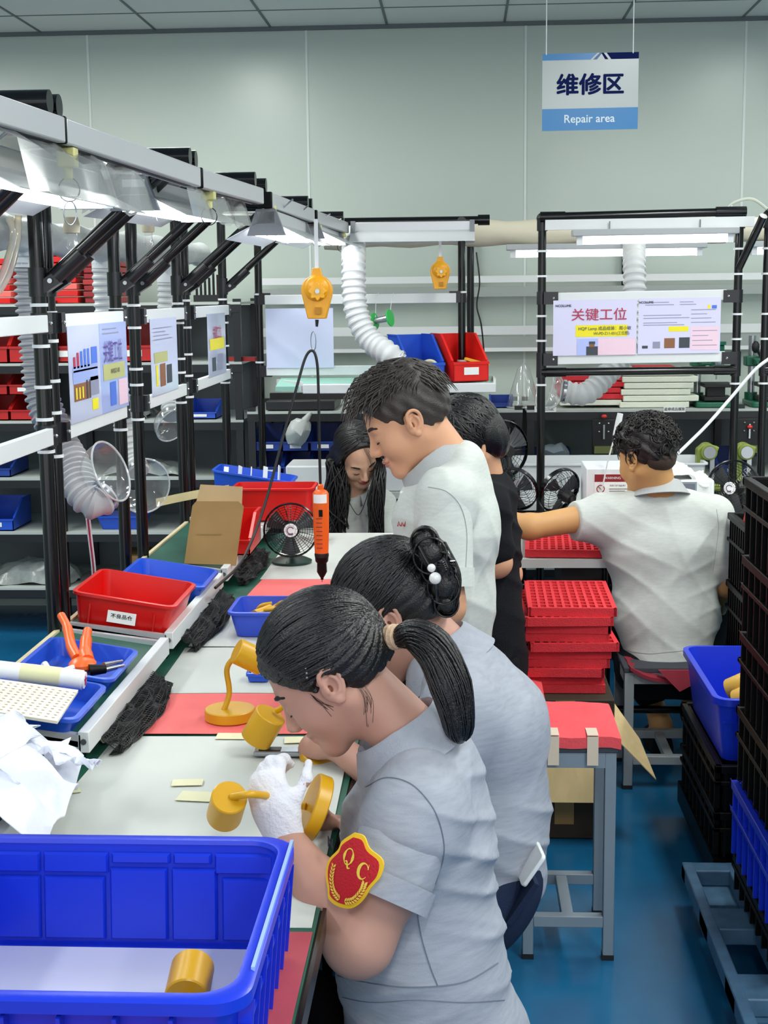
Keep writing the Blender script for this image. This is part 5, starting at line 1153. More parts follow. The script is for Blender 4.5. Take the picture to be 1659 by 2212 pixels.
def nets(D, lo, h):
    S = D < 0; n = D.shape
    c = np.zeros(tuple(k - 1 for k in n), np.uint8); off = [(i, j, k) for i in (0, 1) for j in (0, 1) for k in (0, 1)]
    sl = lambda o: tuple(slice(o[q], n[q] - 1 + o[q]) for q in range(3))
    for o in off: c += S[sl(o)]
    act = (c > 0) & (c < 8); I = np.argwhere(act); nv = len(I)
    idx = np.full(c.shape, -1, np.int32); idx[act] = np.arange(nv)
    acc = np.zeros((nv, 3)); cnt = np.zeros(nv)
    val = {o: D[I[:, 0] + o[0], I[:, 1] + o[1], I[:, 2] + o[2]] for o in off}
    for a in off:
        for ax in range(3):
            if a[ax]: continue
            b = list(a); b[ax] = 1; b = tuple(b); va, vb = val[a], val[b]; m = (va < 0) != (vb < 0)
            t = va[m] / (va[m] - vb[m]); P = np.tile(np.array(a, float), (m.sum(), 1)); P[:, ax] += t; acc[m] += P; cnt[m] += 1
    V_ = lo + h * (I + acc / cnt[:, None]); F = []
    for ax in range(3):
        u, v = (ax + 1) % 3, (ax + 2) % 3
        a = [slice(None)] * 3; b = [slice(None)] * 3; a[ax] = slice(0, n[ax] - 1); b[ax] = slice(1, n[ax])
        for q in (a, b): q[u] = slice(1, n[u] - 1); q[v] = slice(1, n[v] - 1)
        s0, s1 = S[tuple(a)], S[tuple(b)]; E = np.argwhere(s0 != s1); fl = s0[s0 != s1]
        E[:, u] += 1; E[:, v] += 1
        def cell(du, dv):
            e = E.copy(); e[:, u] += du; e[:, v] += dv; return idx[e[:, 0], e[:, 1], e[:, 2]]
        Q = np.stack([cell(-1, -1), cell(0, -1), cell(0, 0), cell(-1, 0)], 1); Q[~fl] = Q[~fl][:, ::-1]; F.append(Q)
    F = np.concatenate(F); return V_, F[(F >= 0).all(1)]
def blobmesh(name, VF, m, parent=None, loc=(0, 0, 0), relax=1):
    v, f = VF; o = np.asarray(loc, float)
    for _ in range(relax):
        a = np.zeros_like(v); c = np.zeros(len(v))
        for i in range(4):
            for j in (1, 3): np.add.at(a, f[:, i], v[f[:, (i + j) % 4]]); np.add.at(c, f[:, i], 1)
        v = v * .5 + .5 * a / np.maximum(c, 1)[:, None]
    me = bpy.data.meshes.new(name); me.vertices.add(len(v)); me.vertices.foreach_set('co', (v - o).astype(f32).ravel())
    me.loops.add(f.size); me.loops.foreach_set('vertex_index', f.astype(np.int32).ravel())
    me.polygons.add(len(f)); me.polygons.foreach_set('loop_start', np.arange(0, f.size, 4, dtype=np.int32))
    me.materials.append(m); me.update(calc_edges=True); me.validate(); me.shade_smooth()
    ob = bpy.data.objects.new(name, me); C.objects.link(ob); KIDS[ob.name] = []; LOCS[ob.name] = o
    if parent is not None: ob.parent = parent; KIDS[parent.name].append(ob)
    else: ob.location = tuple(o)
    return ob

def folds(dirs, seed=0):
    """soft cloth folds: (direction, wavelength, amplitude, z range or None)"""
    r_ = np.random.default_rng(seed); ph = r_.uniform(0, 6.28, (len(dirs), 3))
    def fn(x, y, z):
        s = np.zeros_like(x)
        for (d, lam, amp, zr), p in zip(dirs, ph):
            d = nrm(d); w = (x * d[0] + y * d[1] + z * d[2]) / lam * 6.283 + 1.3 * np.sin(11 * x + 7 * z + p[0]) + 1.1 * np.sin(9 * y + 13 * z + p[1])
            v = (1 - np.abs(np.sin(w * .5 + p[2]))) ** 2 - .33
            m = (.55 + .45 * np.sin(13 * x + 9 * y + 6 * z + p[1]))
            if zr is not None: m = m * np.clip((z - zr[0]) / .05, 0, 1) * np.clip((zr[1] - z) / .05, 0, 1)
            s -= amp * v * m
        return s
    return fn

class Frame:
    def __init__(s, c, f, u, sc=1.0):
        s.c = np.asarray(c, float); s.f = nrm(f); l = np.cross(u, s.f); s.l = nrm(l); s.u = np.cross(s.f, s.l); s.s = sc
    def __call__(s, x, y, z): return s.c + s.s * (x * s.f + y * s.l + z * s.u)
    def A(s): return np.stack([s.f, s.l, s.u])
    def loc(s, p): return (s.A() @ (np.asarray(p).T - s.c[:, None])).T / s.s if np.ndim(p) > 1 else s.A() @ (np.asarray(p) - s.c) / s.s
def frame(c, yaw, pitch, roll=0, sc=1.0):
    """yaw: heading of the face in the plan (0 = +X, counter-clockwise); pitch > 0 looks down"""
    a, p, r_ = R(yaw), R(pitch), R(roll); f = V(math.cos(a) * math.cos(p), math.sin(a) * math.cos(p), -math.sin(p))
    u = V(math.cos(a) * math.sin(p), math.sin(a) * math.sin(p), math.cos(p)); l = np.cross(u, f); u = u * math.cos(r_) + l * math.sin(r_)
    return Frame(c, f, u, sc)
def ears(par, H, m, sides=(1, -1)):
    s = H.s
    for q in sides:
        c = H(-.006, q * .0745, -.004); la = nrm(q * H.l - .38 * H.f); fa = nrm(H.f - np.dot(H.f, la) * la); ua = nrm(H.u - np.dot(H.u, la) * la - np.dot(H.u, fa) * fa); ua, fa = nrm(ua - .22 * fa), nrm(fa + .22 * ua)
        P = lambda x, y, z: c + s * (x * fa + y * la + z * ua); A = np.stack([fa, la, ua]); B = Blob()
        B.ell(P(0, .003, 0), V(.0165, .0065, .029) * s, A, .004 * s); B.ell(P(.006, -.002, -.004), V(.014, .010, .022) * s, A, .006 * s)
        out = [P(x, y, z) for x, y, z in ((.013, .004, .004), (.0155, .007, .014), (.0125, .010, .0245), (.003, .0125, .030), (-.008, .0135, .0275), (-.0155, .0135, .018), (-.0172, .0125, .004), (-.0145, .011, -.009), (-.0095, .0095, -.020))]
        sp = smoothpath(out, 4); B.chain(sp, [.0032 * s] * len(sp), .003 * s)
        an = smoothpath([P(x, y, z) for x, y, z in ((-.003, .009, .017), (-.0085, .010, .010), (-.0105, .010, .0), (-.008, .0095, -.009), (-.002, .009, -.0135))], 3); B.chain(an, [.0026 * s] * len(an), .004 * s)
        B.ell(P(.001, .0125, .001), V(.0082, .0080, .0125) * s, A, .003 * s, -1); B.ell(P(.004, .010, .0205), V(.0065, .0045, .005) * s, A, .002 * s, -1); B.ell(P(.0055, .004, -.003), V(.0045, .010, .0060) * s, A, .002 * s, -1)
        B.ell(P(.0115, .0075, -.004), V(.0045, .0045, .0065) * s, A, .003 * s); B.ell(P(-.0015, .0075, -.0245), V(.0095, .0055, .0085) * s, A, .005 * s)
        blobmesh('ear', B.mesh(.0016, .01), m, par, LOCS[par.name])
def head(B, H, neck, rn=.055, ear=False, woman=False):
    s = H.s; A = H.A()
    def E(x, y, z, a, b, c, k=.015, op=1, A_=None): B.ell(H(x, y, z), V(a, b, c) * s, A if A_ is None else A_, k * s, op)
    E(-.012, 0, .045, .100, .076, .086); E(.030, 0, -.02, .064, .060, .086, .03); E(.078, 0, .024, .014, .048, .011, .02)
    for q in (-1, 1):
        B.cap(H(-.005, q * .056, -.04), H(.066, q * .017, -.092), .020 * s, .018 * s, .03 * s); E(.056, q * .042, -.028, .030, .024, .030, .025)
    E(.077, 0, -.094, .020, .026, .019, .02)
    for q in (-1, 1): E(.099, q * .033, .004, .013, .019, .012, .012, -1); E(.0775, q * .032, .001, .0150, .017, .0125, .006)
    B.cap(H(.090, 0, .010), H(.112, 0, -.028), .0075 * s, .0105 * s, .014 * s)
    for q in (-1, 1): E(.101, q * .012, -.033, .011, .0085, .0075, .008)
    for q in (-1, 1): E(.108, q * .006, -.0405, .004, .003, .0035, .002, -1)
    E(.0925, 0, -.056, .0105, .024, .0065, .008); E(.0905, 0, -.0685, .0105, .020, .0075, .008)
    B.cap(H(.104, -.021, -.0625), H(.104, .021, -.0625), .0028 * s, .0028 * s, .003 * s, -1)
    if ear:
        for q in (-1, 1):
            c = H(-.010, q * .077, -.004); la = nrm(q * H.l + .22 * H.f); fa = nrm(H.f - np.dot(H.f, la) * la); ua = nrm(H.u - np.dot(H.u, la) * la - np.dot(H.u, fa) * fa)
            ua, fa = nrm(ua - .2 * fa), nrm(fa + .2 * ua); Ae = np.stack([fa, la, ua])
            B.ell(c + la * .003 * s, V(.0185, .010, .0325) * s, Ae, .006 * s); B.ell(c + la * .0135 * s + fa * .002 * s + ua * .003 * s, V(.0115, .0085, .0225) * s, Ae, .004 * s, -1)
            B.ell(c + la * .004 * s + fa * .002 * s - ua * .001 * s, V(.005, .004, .013) * s, Ae, .003 * s); B.ell(c + la * .006 * s - ua * .028 * s + fa * .004 * s, V(.008, .006, .010) * s, Ae, .005 * s); B.ell(c + la * .008 * s + fa * .0125 * s - ua * .004 * s, V(.005, .005, .008) * s, Ae, .004 * s)
    B.cap(H(-.022, 0, -.03), neck, rn * s, (rn + .006) * s, .03)
def face_marks(par, H, browcol='#1a1413', lipcol='#b5645c', sides=(-1, 1), brow=True, lips=True):
    s = H.s
    for q in sides:
        if brow:
            b = MB(); P = [H(.0905, q * .014, .0245), H(.0925, q * .026, .0295), H(.086, q * .040, .031), H(.073, q * .053, .026)]
            b.tube(smoothpath(P, 4), [.0022 * s] * 2 + [.0042 * s] * 8 + [.0030 * s] * 2 + [.0015 * s], 6); part(par, 'eyebrow', b, mat('brow_' + browcol, browcol, .8))
        b = MB(); b.tube(smoothpath([H(.0865, q * .0165, -.004), H(.0915, q * .026, -.0075), H(.0905, q * .038, -.0075), H(.081, q * .0485, -.003)], 4), [.0007 * s] * 2 + [.0016 * s] * 9 + [.001 * s] * 2, 5); part(par, 'eyelashes', b, mat('lash', '#171012', .6))
    if lips:
        b = MB()
        for z, w, r_, x in ((-.0575, .022, .0042, .0995), (-.0675, .019, .0050, .0965)):
            P = [H(x - .010, -w, z - .002 * (z > -.06)), H(x + .0005, -w * .45, z + .001), H(x + .002, 0, z), H(x + .0005, w * .45, z + .001), H(x - .010, w, z - .002 * (z > -.06))]
            b.tube(smoothpath(P, 4), [.0012 * s] + [r_ * s] * 15 + [.0012 * s], 8)
        part(par, 'lips', b, mat('lip_' + lipcol, lipcol, .45))
def fingers(B, w, d, n, th, curl, sc=1.0, spread=.0, thumb=None, r=.0078, k=.006):
    """w wrist, d along the palm, n back of hand, th towards the thumb; curl in degrees per joint for index..little"""
    w = np.asarray(w, float); d, n, th = nrm(d), nrm(n), nrm(th)
    B.cap(w, w + d * .045 * sc, .022 * sc, .030 * sc, .02, 1, (n, .62)); B.cap(w + d * .04 * sc, w + d * .082 * sc, .031 * sc, .032 * sc, .015, 1, (n, .48))
    L = ((.040, .025, .021), (.045, .029, .022), (.041, .027, .021), (.032, .020, .018))
    for i, o in enumerate((.027, .009, -.009, -.026)):
        c = curl[i] if np.ndim(curl[0]) else curl
        p = w + d * (.086 - .004 * abs(i - 1)) * sc + th * o * sc; a = 0; dd = nrm(d + th * spread * (1.5 - i))
        for j in range(3):
            a += R(c[j]); v = dd * math.cos(a) - n * math.sin(a); q = p + v * L[i][j] * sc
            B.cap(p, q, (r - .0007 * j) * sc * (.88 if i == 3 else 1), (r - .0007 * (j + 1)) * sc * (.88 if i == 3 else 1), k); p = q
    t = thumb or ((.8, .55, -.15), (.55, .6, -.4), (.8, .25, -.5))
    p = w + d * .022 * sc + th * .022 * sc
    for j, (ln, q) in enumerate(zip((.042, .031, .026), t)):
        v = nrm(d * q[0] + th * q[1] + n * q[2]); e = p + v * ln * sc; B.cap(p, e, (.0125, .0095, .0088)[j] * sc, (.0098, .0088, .0075)[j] * sc, .010); p = e
def collar(par, c, ax, f, r, m, drop=.05, gap=.3, rx=1.0, ry=1.0, point=.03, up=.03, fl=.03):
    """folded polo collar: stand round the neck, leaf folded over and flaring out"""
    ax = nrm(ax); f = nrm(f - np.dot(f, ax) * ax); l = np.cross(ax, f); L = []
    for t in np.linspace(gap, 2 * math.pi - gap, 48):
        fr = max(0, math.cos(t)); dr = drop + point * fr ** 3; g = fl + .010 * fr
        sec = [(-.003, -.02), (-.001, up), (.004, up + .004), (.010, up), (g * .6, up - dr * .5), (g, up - dr), (g - .003, up - dr - .002), (g * .5, up - dr * .52), (.007, up - .008), (.001, -.018)]
        L.append([c + f * (math.cos(t) * (r * rx + a)) + l * (math.sin(t) * (r * ry + a)) + ax * (z - .012 * fr) for a, z in sec])
    part(par, 'collar', MB().loops(L), m, ang=60)
from mathutils.bvhtree import BVHTree
def surf_hits(obs, pts, lift=.0006):
    """points of the cloth met along a line of sight"""
    V_, F_ = [], []
    for ob in obs:
        o = LOCS[ob.name]; k = len(V_); V_ += [Vector(v.co) + Vector(o) for v in ob.data.vertices]; F_ += [[i + k for i in p.vertices] for p in ob.data.polygons]
    T = BVHTree.FromPolygons(V_, F_); out = []
    for px, py in pts:
        dr = Vector(ray(px, py)).normalized(); h = T.ray_cast(Vector((0, 0, EYE)), dr)
        if h[0] is not None: out.append(np.asarray(h[0] + h[1] * lift))
    return out
def seam_crease(par, obs, pts, r=.0010, m='seam_crease_grey', name='seam_or_crease'):
    P = surf_hits(obs, [tuple(p[:2]) for p in smoothpath([(x, y, 0) for x, y in pts], 8)])
    if len(P) > 3: part(par, name, MB().tube(P, r, 5), mat(m, '#9a9f9f' if m == 'seam_crease_pale' else '#6f7584', .9))
HAIRM = {}
def hairmat(name, col, rough=.32):
    return mat(name, col, rough, spec=.55, bump=.25, bscale=300)
def ellstrands(b, H, c, r, starts, end, n=14, rad=.0016, lift=1.02, jit=.01, wave=0.0, seed=0, ends=None):
    """hair locks combed over an ellipsoid (local frame of the head) from start to end directions"""
    r_ = np.random.default_rng(seed); r = np.asarray(r, float)
    for q, s0 in enumerate(starts):
        a = nrm(s0); e = nrm(np.asarray(end if ends is None else ends[q]) + r_.normal(0, jit, 3)); w = math.acos(np.clip(np.dot(a, e), -1, 1)); P = []; ph = r_.uniform(0, 6); lf = lift + r_.uniform(-.012, .012)
        if w < .05: continue
        for t in np.linspace(0, 1, n):
            d = (math.sin((1 - t) * w) * a + math.sin(t * w) * e) / math.sin(w); d = d + wave * math.sin(ph + 9 * t) * np.cross(a, e)
            p = np.asarray(c) + r * nrm(d) * (lf + .006 * math.sin(ph + 5 * t)); P.append(H(*p))
        b.tube(P, [rad * H.s * (.35 + .65 * math.sin(math.pi * (.12 + .83 * t))) for t in np.linspace(0, 1, n)], 5, False)
M_sh1 = mat('polo_heather', '#a9adb9', .85, spec=.15, noise=.16, nscale=26, stretch=(1, 1, 6), bump=.35, bscale=420)
M_sh2 = mat('polo_grey', '#d3d7d2', .85, spec=.15, noise=.10, nscale=40, stretch=(1, 1, 5), bump=.3, bscale=420)
M_blackcloth = mat('black_cloth', '#121318', .85, spec=.2, bump=.2, bscale=200)
M_denim = mat('dark_denim', '#1b2740', .85, spec=.2, bump=.2, bscale=300)
M_skin1 = mat('skin_rose', '#bb8c7b', .5, spec=.35, noise=.07, nscale=14, sss=.08)
M_skin2 = mat('skin_tan', '#d39d7c', .5, spec=.35, noise=.07, nscale=14, sss=.08)
M_skin3 = mat('skin_light', '#dcae93', .5, spec=.35, noise=.05, nscale=14, sss=.08)
M_hair = hairmat('hair_black', '#0e0c0e'); M_hairb = hairmat('hair_brown', '#17100f', .4); M_hairg = hairmat('hair_ash', '#332c28', .5)
def person(label):
    return label
def finish(B, h, m, label, loc, group=None):
    o = blobmesh('person', B.mesh(h), m, None, loc); return tag(o, label, 'person', group)
def shoe(par, heel, toe, m, r=.036):
    heel = np.asarray(heel, float); toe = np.asarray(toe, float); B = Blob(); u = V(0, 0, 1)
    B.cap(heel + u * .03, toe + u * .018, r * .95, r * .72, .02, 1, None).cap(heel + u * .05, heel + u * .075, .036, .034, .02); d = nrm(toe - heel); B.cap((heel + toe) / 2 + u * .02, toe + u * .015, r * 1.15, r * .8, .03, 1, None); B.cut(heel - u * .006, -u)
    blobmesh('shoe', B.mesh(.006), m, par, LOCS[par.name])
def legs(B, T, hips, knees, ankles, rt=(.082, .058, .045), feet=None, tr=(.095, .072, .062), cutoff=.12):
    """bare legs into the body solid B, trousers into T"""
    for h_, k_, a_ in zip(hips, knees, ankles):
        B.chain([h_, k_, a_], [rt[0], rt[1], .036], .03)
        k_, a_ = np.asarray(k_), np.asarray(a_); e = k_ + (a_ - k_) * (1 - cutoff); T.chain([h_, k_, e], tr, .04)

def A3(px, py, Y): return np.asarray(at(px, py, Y))
DN = V(0, 0, -1)
# ---------------------------------------------------------------- worker with the QC badge
def worker_badge():
    loc = V(.02, 2.24, 0)
    H = frame(A3(716, 1455, 2.29), 180, 40, 0, 1.02)
    nb = A3(905, 1612, 2.27); chest = A3(890, 1800, 2.27); waist = A3(905, 2040, 2.27); pel = A3(945, 2330, 2.27)
    sL, sR = A3(893, 1762, 2.115), A3(875, 1735, 2.43); eL, eR = A3(778, 2040, 2.03), A3(745, 1990, 2.46); wL, wR = A3(614, 1806, 2.13), A3(700, 1785, 2.36)
    B = Blob(); head(B, H, nb, .052)
    LAT = V(0, 1, 0)
    B.cap(nb + (chest - nb) * .45, chest, .05, .085, .05, 1, (LAT, 1.5)).cap(chest, waist, .095, .10, .05, 1, (LAT, 1.3)).cap(waist, pel, .10, .115, .05, 1, (LAT, 1.35))
    B.cap(nb + (chest - nb) * .45, sL, .034, .042, .04).cap(nb + (chest - nb) * .45, sR, .034, .042, .04)
    mL = sL + (eL - sL) * .5
    B.chain([sL, mL, eL], [.052, .054, .050], .03).cap(eL + (wL - eL) * .06, eL + (wL - eL) * .45, .049, .043, .035).cap(eL + (wL - eL) * .45, wL, .043, .0265, .03)
    B.chain([sR, eR], [.052, .046], .03).cap(eR, wR, .045, .027, .03)
    gd = LAMP_GRIP; dL = nrm(gd + V(.0, 0, .012) - wL + V(-.01, -.0, .0)); nL = nrm(V(-.35, -.75, .55)); nL = nrm(nL - np.dot(nL, dL) * dL); tL = nrm(np.cross(nL, dL)); tL = tL if tL[2] > 0 else -tL
    cu = [(38, 55, 40), (45, 60, 45), (50, 60, 45), (55, 60, 45)]
    fingers(B, wL + dL * .005, dL, nL, tL, cu, .93)
    dR = nrm(A3(672, 1748, 2.30) - wR); nR = nrm(V(.2, .8, .4)); nR = nrm(nR - np.dot(nR, dR) * dR); tR = np.cross(dR, nR); tR = tR if tR[2] > 0 else -tR
    fingers(B, wR, dR, nR, tR, (25, 40, 30), .93)
    T = Blob(); hp = [pel + V(-.02, q * .09, -.06) for q in (-1, 1)]; kn = [V(hp[i][0] - .42, 2.27 + q * .10, .50) for i, q in ((0, -1), (1, 1))]; an = [V(kn[i][0] + .05, kn[i][1], .09) for i in (0, 1)]
    legs(B, T, hp, kn, an)
    o = finish(B, .0042, M_skin1, 'woman in grey polo with red QC badge and low ponytail, holding a yellow lamp', loc)
    T.cap(pel + V(0, -.08, .0), pel + V(0, .08, 0), .13, .13, .04); blobmesh('trousers', T.mesh(.008), M_blackcloth, o, loc)
    for a in an: shoe(o, a + V(.03, 0, -.085), a + V(-.15, 0, -.085), M_blackcloth)
    # glove over the hand
    G = Blob(); fingers(G, wL + dL * .005, dL, nL, tL, cu, .95, r=.0100, k=.012); G.cap(wL - dL * .012, wL + dL * .05, .032, .036, .02, 1, (nL, .8)); G.post.append(folds([((1, 0, 1), .016, .0015, None)], 5))
    blobmesh('glove', G.mesh(.0032), mat('glove_white', '#e2e0e6', .85, bump=.3, bscale=200), o, loc)
    # polo shirt
    S = Blob(); fl = (LAT, 1.42)
    S.cap(nb + V(.018, 0, -.045), chest + V(.012, 0, .02), .062, .120, .08, 1, fl).cap(chest + V(.014, 0, .02), waist, .122, .130, .06, 1, (LAT, 1.36)).cap(waist, pel + V(.004, 0, .03), .130, .160, .08, 1, (LAT, 1.26)).cap(pel + V(.004, 0, .03), pel + V(.01, 0, -.10), .160, .172, .05, 1, (LAT, 1.25))
    S.cap(nb + V(.02, -.02, -.042), sL + V(0, .02, .0), .058, .070, .06).cap(nb + V(.02, .02, -.042), sR + V(0, -.02, 0), .066, .070, .06)
    hemL = sL + (eL - sL) * .62; S.cap(sL + V(.012, .01, .002), sL + (eL - sL) * .12, .068, .066, .045)
    hemR = sR + (eR - sR) * .60; S.cap(sR, hemR, .070, .070, .045)
    S.cap(H(-.03, 0, -.06), nb, .030, .052, .015, -1)
    S.post.append(folds([((.3, .2, 1), .075, .008, (.45, .95)), ((-.4, .2, 1), .06, .004, (.45, .85)), ((1, .5, -.6), .10, .004, (.8, 1.3)), ((-.3, .6, 1), .16, .003, None)], 3))
    sh = blobmesh('polo_shirt', S.mesh(.0048), M_sh1, o, loc)
    ax = nrm(eL - sL); Q = Blob(); Q.cap(sL + V(.006, .012, .004), hemL + ax * .05, .071, .0755, .03); Q.post.append(folds([((.5, .3, 1), .07, .003, None), ((1, .4, -.5), .09, .004, None)], 8)); Q.cut(hemL, ax)
    slv = blobmesh('sleeve', Q.mesh(.0045), M_sh1, sh, loc)
    seam_crease(o, [sh, slv], [(790, 1700), (835, 1680), (890, 1695), (935, 1745), (955, 1800), (958, 1850), (940, 1910)])
    seam_crease(o, [sh], [(900, 1965), (912, 2030), (930, 2090), (945, 2128)])
    seam_crease(o, [sh], [(730, 2108), (790, 2122), (870, 2132), (945, 2130), (1010, 2118), (1075, 2080)], .0012)  # dark line drawn for the shade in the hem crease
    seam_crease(o, [sh], [(720, 2150), (800, 2165), (900, 2160), (1000, 2165), (1090, 2160)], .0008)  # lower crease, again only its shade drawn as a dark line
    # sleeve hem band
    s_, t_, _ = basis(ax, (0, 1, 0)); L = []
    for q, (dd, rr) in enumerate(((-.034, .0775), (-.034, .0805), (.004, .0815), (.004, .0775))): L.append([hemL + ax * dd + rr * (math.cos(a) * s_ + math.sin(a) * t_) for a in np.linspace(0, 6.283, 40, endpoint=False)])
    part(o, 'sleeve_band', MB().loops(L + [L[0]], True, False, False), M_sh1)
    fwd = V(-1, 0, -.15)
    collar(o, A3(868, 1588, 2.28), V(-.5, 0, .87), V(-1, 0, -.5), .064, mat('collar_grey', '#a7abb7', .85, spec=.15, noise=.12, nscale=40, bump=.3, bscale=420), drop=.062, gap=.2, point=.03, up=.024, rx=1.15, ry=1.0, fl=.048)
    # badge
    bc = A3(759, 1884, 1.985); nn = nrm(V(-.42, -.86, .22)); ex = nrm(np.cross(V(.20, 0, 1), nn)) ; ey = np.cross(nn, ex)
    if ex[0] < 0: ex = -ex
    ey = np.cross(nn, ex)
    if ey[2] < 0: ey = -ey
    W, Hh = .046, .057
    sh_ = [(-.30, 1.0), (.08, 1.02), (.40, .78), (.92, .60), (1.0, .18), (.80, -.20), (.62, -.62), (.30, -.92), (-.20, -1.02), (-.62, -.95), (-.74, -.72), (-.98, -.35), (-1.0, .02), (-.72, .40), (-.66, .66)]
    sh_ = [(x, y) for x, y in sh_]
    def bend(b):   # wrap gently round the sleeve
        b.v = [tuple(np.array(p) - nn * 4.2 * (np.dot(np.array(p) - bc, ex) ** 2 + .35 * np.dot(np.array(p) - bc, ey) ** 2)) for p in b.v]; return b
    def poly(sc, dz, th):
        n = 40; P = []
        pts = smoothpath([(x, y, 0) for x, y in sh_ + [sh_[0]]], 4)[:-1]
        rings = [[bc + ex * (p[0] * W * sc * q) + ey * (p[1] * Hh * sc * q) + nn * (dz + th) for p in pts] for q in (1, .75, .5, .25, .02)]
        base = [[bc + ex * (p[0] * W * sc) + ey * (p[1] * Hh * sc) + nn * dz for p in pts]]
        return bend(MB().loops(base + rings))
    bd = part(o, 'badge', poly(1, 0, .003), mat('badge_yellow', '#f2c21c', .6), label='yellow-edged red QC shield badge'); part(bd, 'badge_field', poly(.885, .001, .0032), mat('badge_red', '#c4141f', .65, bump=.2, bscale=300))
    b = MB()
    def stroke(pts, ws, n=5):
        P = smoothpath([(x, y, 0) for x, y in pts], n); ww = np.interp(np.linspace(0, 1, len(P)), np.linspace(0, 1, len(ws)), ws); L = []
        for i in range(len(P)):
            t = nrm(P[min(i + 1, len(P) - 1)] - P[max(i - 1, 0)]); nrm_ = V(-t[1], t[0], 0); a, c = P[i] + nrm_ * ww[i], P[i] - nrm_ * ww[i]
            L.append([bc + ex * q[0] * W + ey * q[1] * Hh + nn * .0052 for q in (a, c)])
        b.loops(L, False, False, False)
    def letter(cx, cy, s, kind):
        if kind == 'Q':
            stroke([(cx + s * .62 * math.cos(a), cy + s * .8 * math.sin(a)) for a in np.linspace(0, 6.2832, 13)], [s * .2, s * .06, s * .06, s * .06, s * .2, s * .06, s * .06, s * .06, s * .2][:9], 4)
            stroke([(cx - s * .35, cy - s * .55), (cx - s * .05, cy - s * .50), (cx + s * .25, cy - s * 1.05), (cx + s * .62, cy - s * 1.0)], [s * .03, s * .1, s * .12, s * .02])
        else:
            stroke([(cx + s * .60 * math.cos(a), cy + s * .78 * math.sin(a)) for a in np.linspace(.62, 5.66, 13)], [s * .05, s * .05, s * .12, s * .2, s * .2, s * .14, s * .06, s * .03], 4)
            stroke([(cx + s * .52, cy + s * .80), (cx + s * .54, cy + s * .28)], [s * .02, s * .07], 3)
    letter(-.20, .38, .27, 'Q'); letter(.44, .17, .27, 'C')
    part(bd, 'badge_lettering', bend(b), mat('badge_gold', '#f4d24a', .6), smooth=False)
    b = MB()
    for q in (-1, 1):
        stem = [(-.05 + q * .10, -.80), (-.05 + q * .40, -.66), (-.05 + q * .60, -.36), (-.05 + q * .64, -.10 + .12 * (q < 0))]; P = smoothpath([(x, y, 0) for x, y in stem], 4)
        for i, p in enumerate(P[:-1:1]):
            t = nrm(P[i + 1] - p); 
            for sd_ in (-1, 1):
                dirn = nrm(t + sd_ * .9 * V(-t[1], t[0], 0)); a = p; e = p + dirn * .15; w_ = V(-dirn[1], dirn[0], 0) * .035; m_ = (a + e) / 2
                b.add([bc + ex * z[0] * W + ey * z[1] * Hh + nn * .0053 for z in (a, m_ + w_, e, m_ - w_)], [(0, 1, 2, 3)])
    part(bd, 'laurel_print', bend(b), MATS['badge_gold'], smooth=False)
    b = MB(); b.text('N', .024, (surf_hits([sh, slv], [(717, 1823)]) or [A3(716, 1821, 2.075)])[0], nrm(V(.55, -.83, 0)), (0, 0, 1), bold=.0012, depth=.002); part(o, 'chest_letter', b, mat('print_navy', '#1b1b33', .7), smooth=False)
    # hair
    K = Blob(); K.ell(H(-.014, 0, .046), V(.110, .0875, .097) * H.s, H.A(), .01); K.ell(H(-.055, 0, .01), V(.062, .080, .075) * H.s, H.A(), .03)
    for q in (-1, 1): K.ell(H(.002, q * .092, -.008), V(.023, .034, .033) * H.s, H.A(), .008, -1)
    K.cap(H(-.045, 0, -.06), nb, .058 * H.s, .07, .01, -1)
    n1 = nrm(V(.078, 0, -.066)); n2 = nrm(V(.058, 0, -.09))
    K.cut(H(.083, 0, .072), H.A().T @ n1); K.cut(H(.018, 0, -.006), H.A().T @ n2)
    Pt = nrm(V(-.105, 0, .028) - V(-.014, 0, .046)); r0 = V(.110, .0875, .097)
    def groove(x, y, z):
        q = H.loc(np.stack([x, y, z], 1)) - V(-.10, 0, .05); az = np.arctan2(q[:, 1], q[:, 2] + .02 * 0); rr = np.linalg.norm(q, axis=1)
        return .0014 * np.sin(az * 34 + 6 * rr) + .0011 * np.sin(az * 61 + 3 + 9 * np.sin(12 * rr)) + .0008 * np.sin(az * 97)
    K.post.append(groove)
    hr = blobmesh('hair', K.mesh(.0030), M_hair, o, loc)
    b = MB(); st = []
    for k in range(330):
        u = rng.uniform(-1, 1); th = u * 1.75; x = .98 - .55 * abs(u) ** 1.6 - rng.uniform(0, .5); st.append(V(x, math.sin(th) * 1.0, math.cos(th) * 1.0 - .15 + .1 * abs(u)))
    ellstrands(b, H, V(-.014, 0, .046), r0, st, Pt, 14, .0021, 1.008, .05, .02, 1)
    part(hr, 'hair_strands', b, M_hair, ang=80)
    ptl = [A3(px, py, Y) for px, py, Y in ((858, 1378, 2.27), (895, 1372, 2.25), (935, 1400, 2.23), (965, 1460, 2.21), (985, 1530, 2.20), (992, 1585, 2.20), (994, 1605, 2.20))]
    P = smoothpath(ptl, 6); n = len(P); rad = np.interp(np.linspace(0, 1, n), [0, .08, .3, .55, .8, 1], [.014, .021, .033, .036, .025, .006])
    b = MB().tube(P, list(rad * .93), 18)
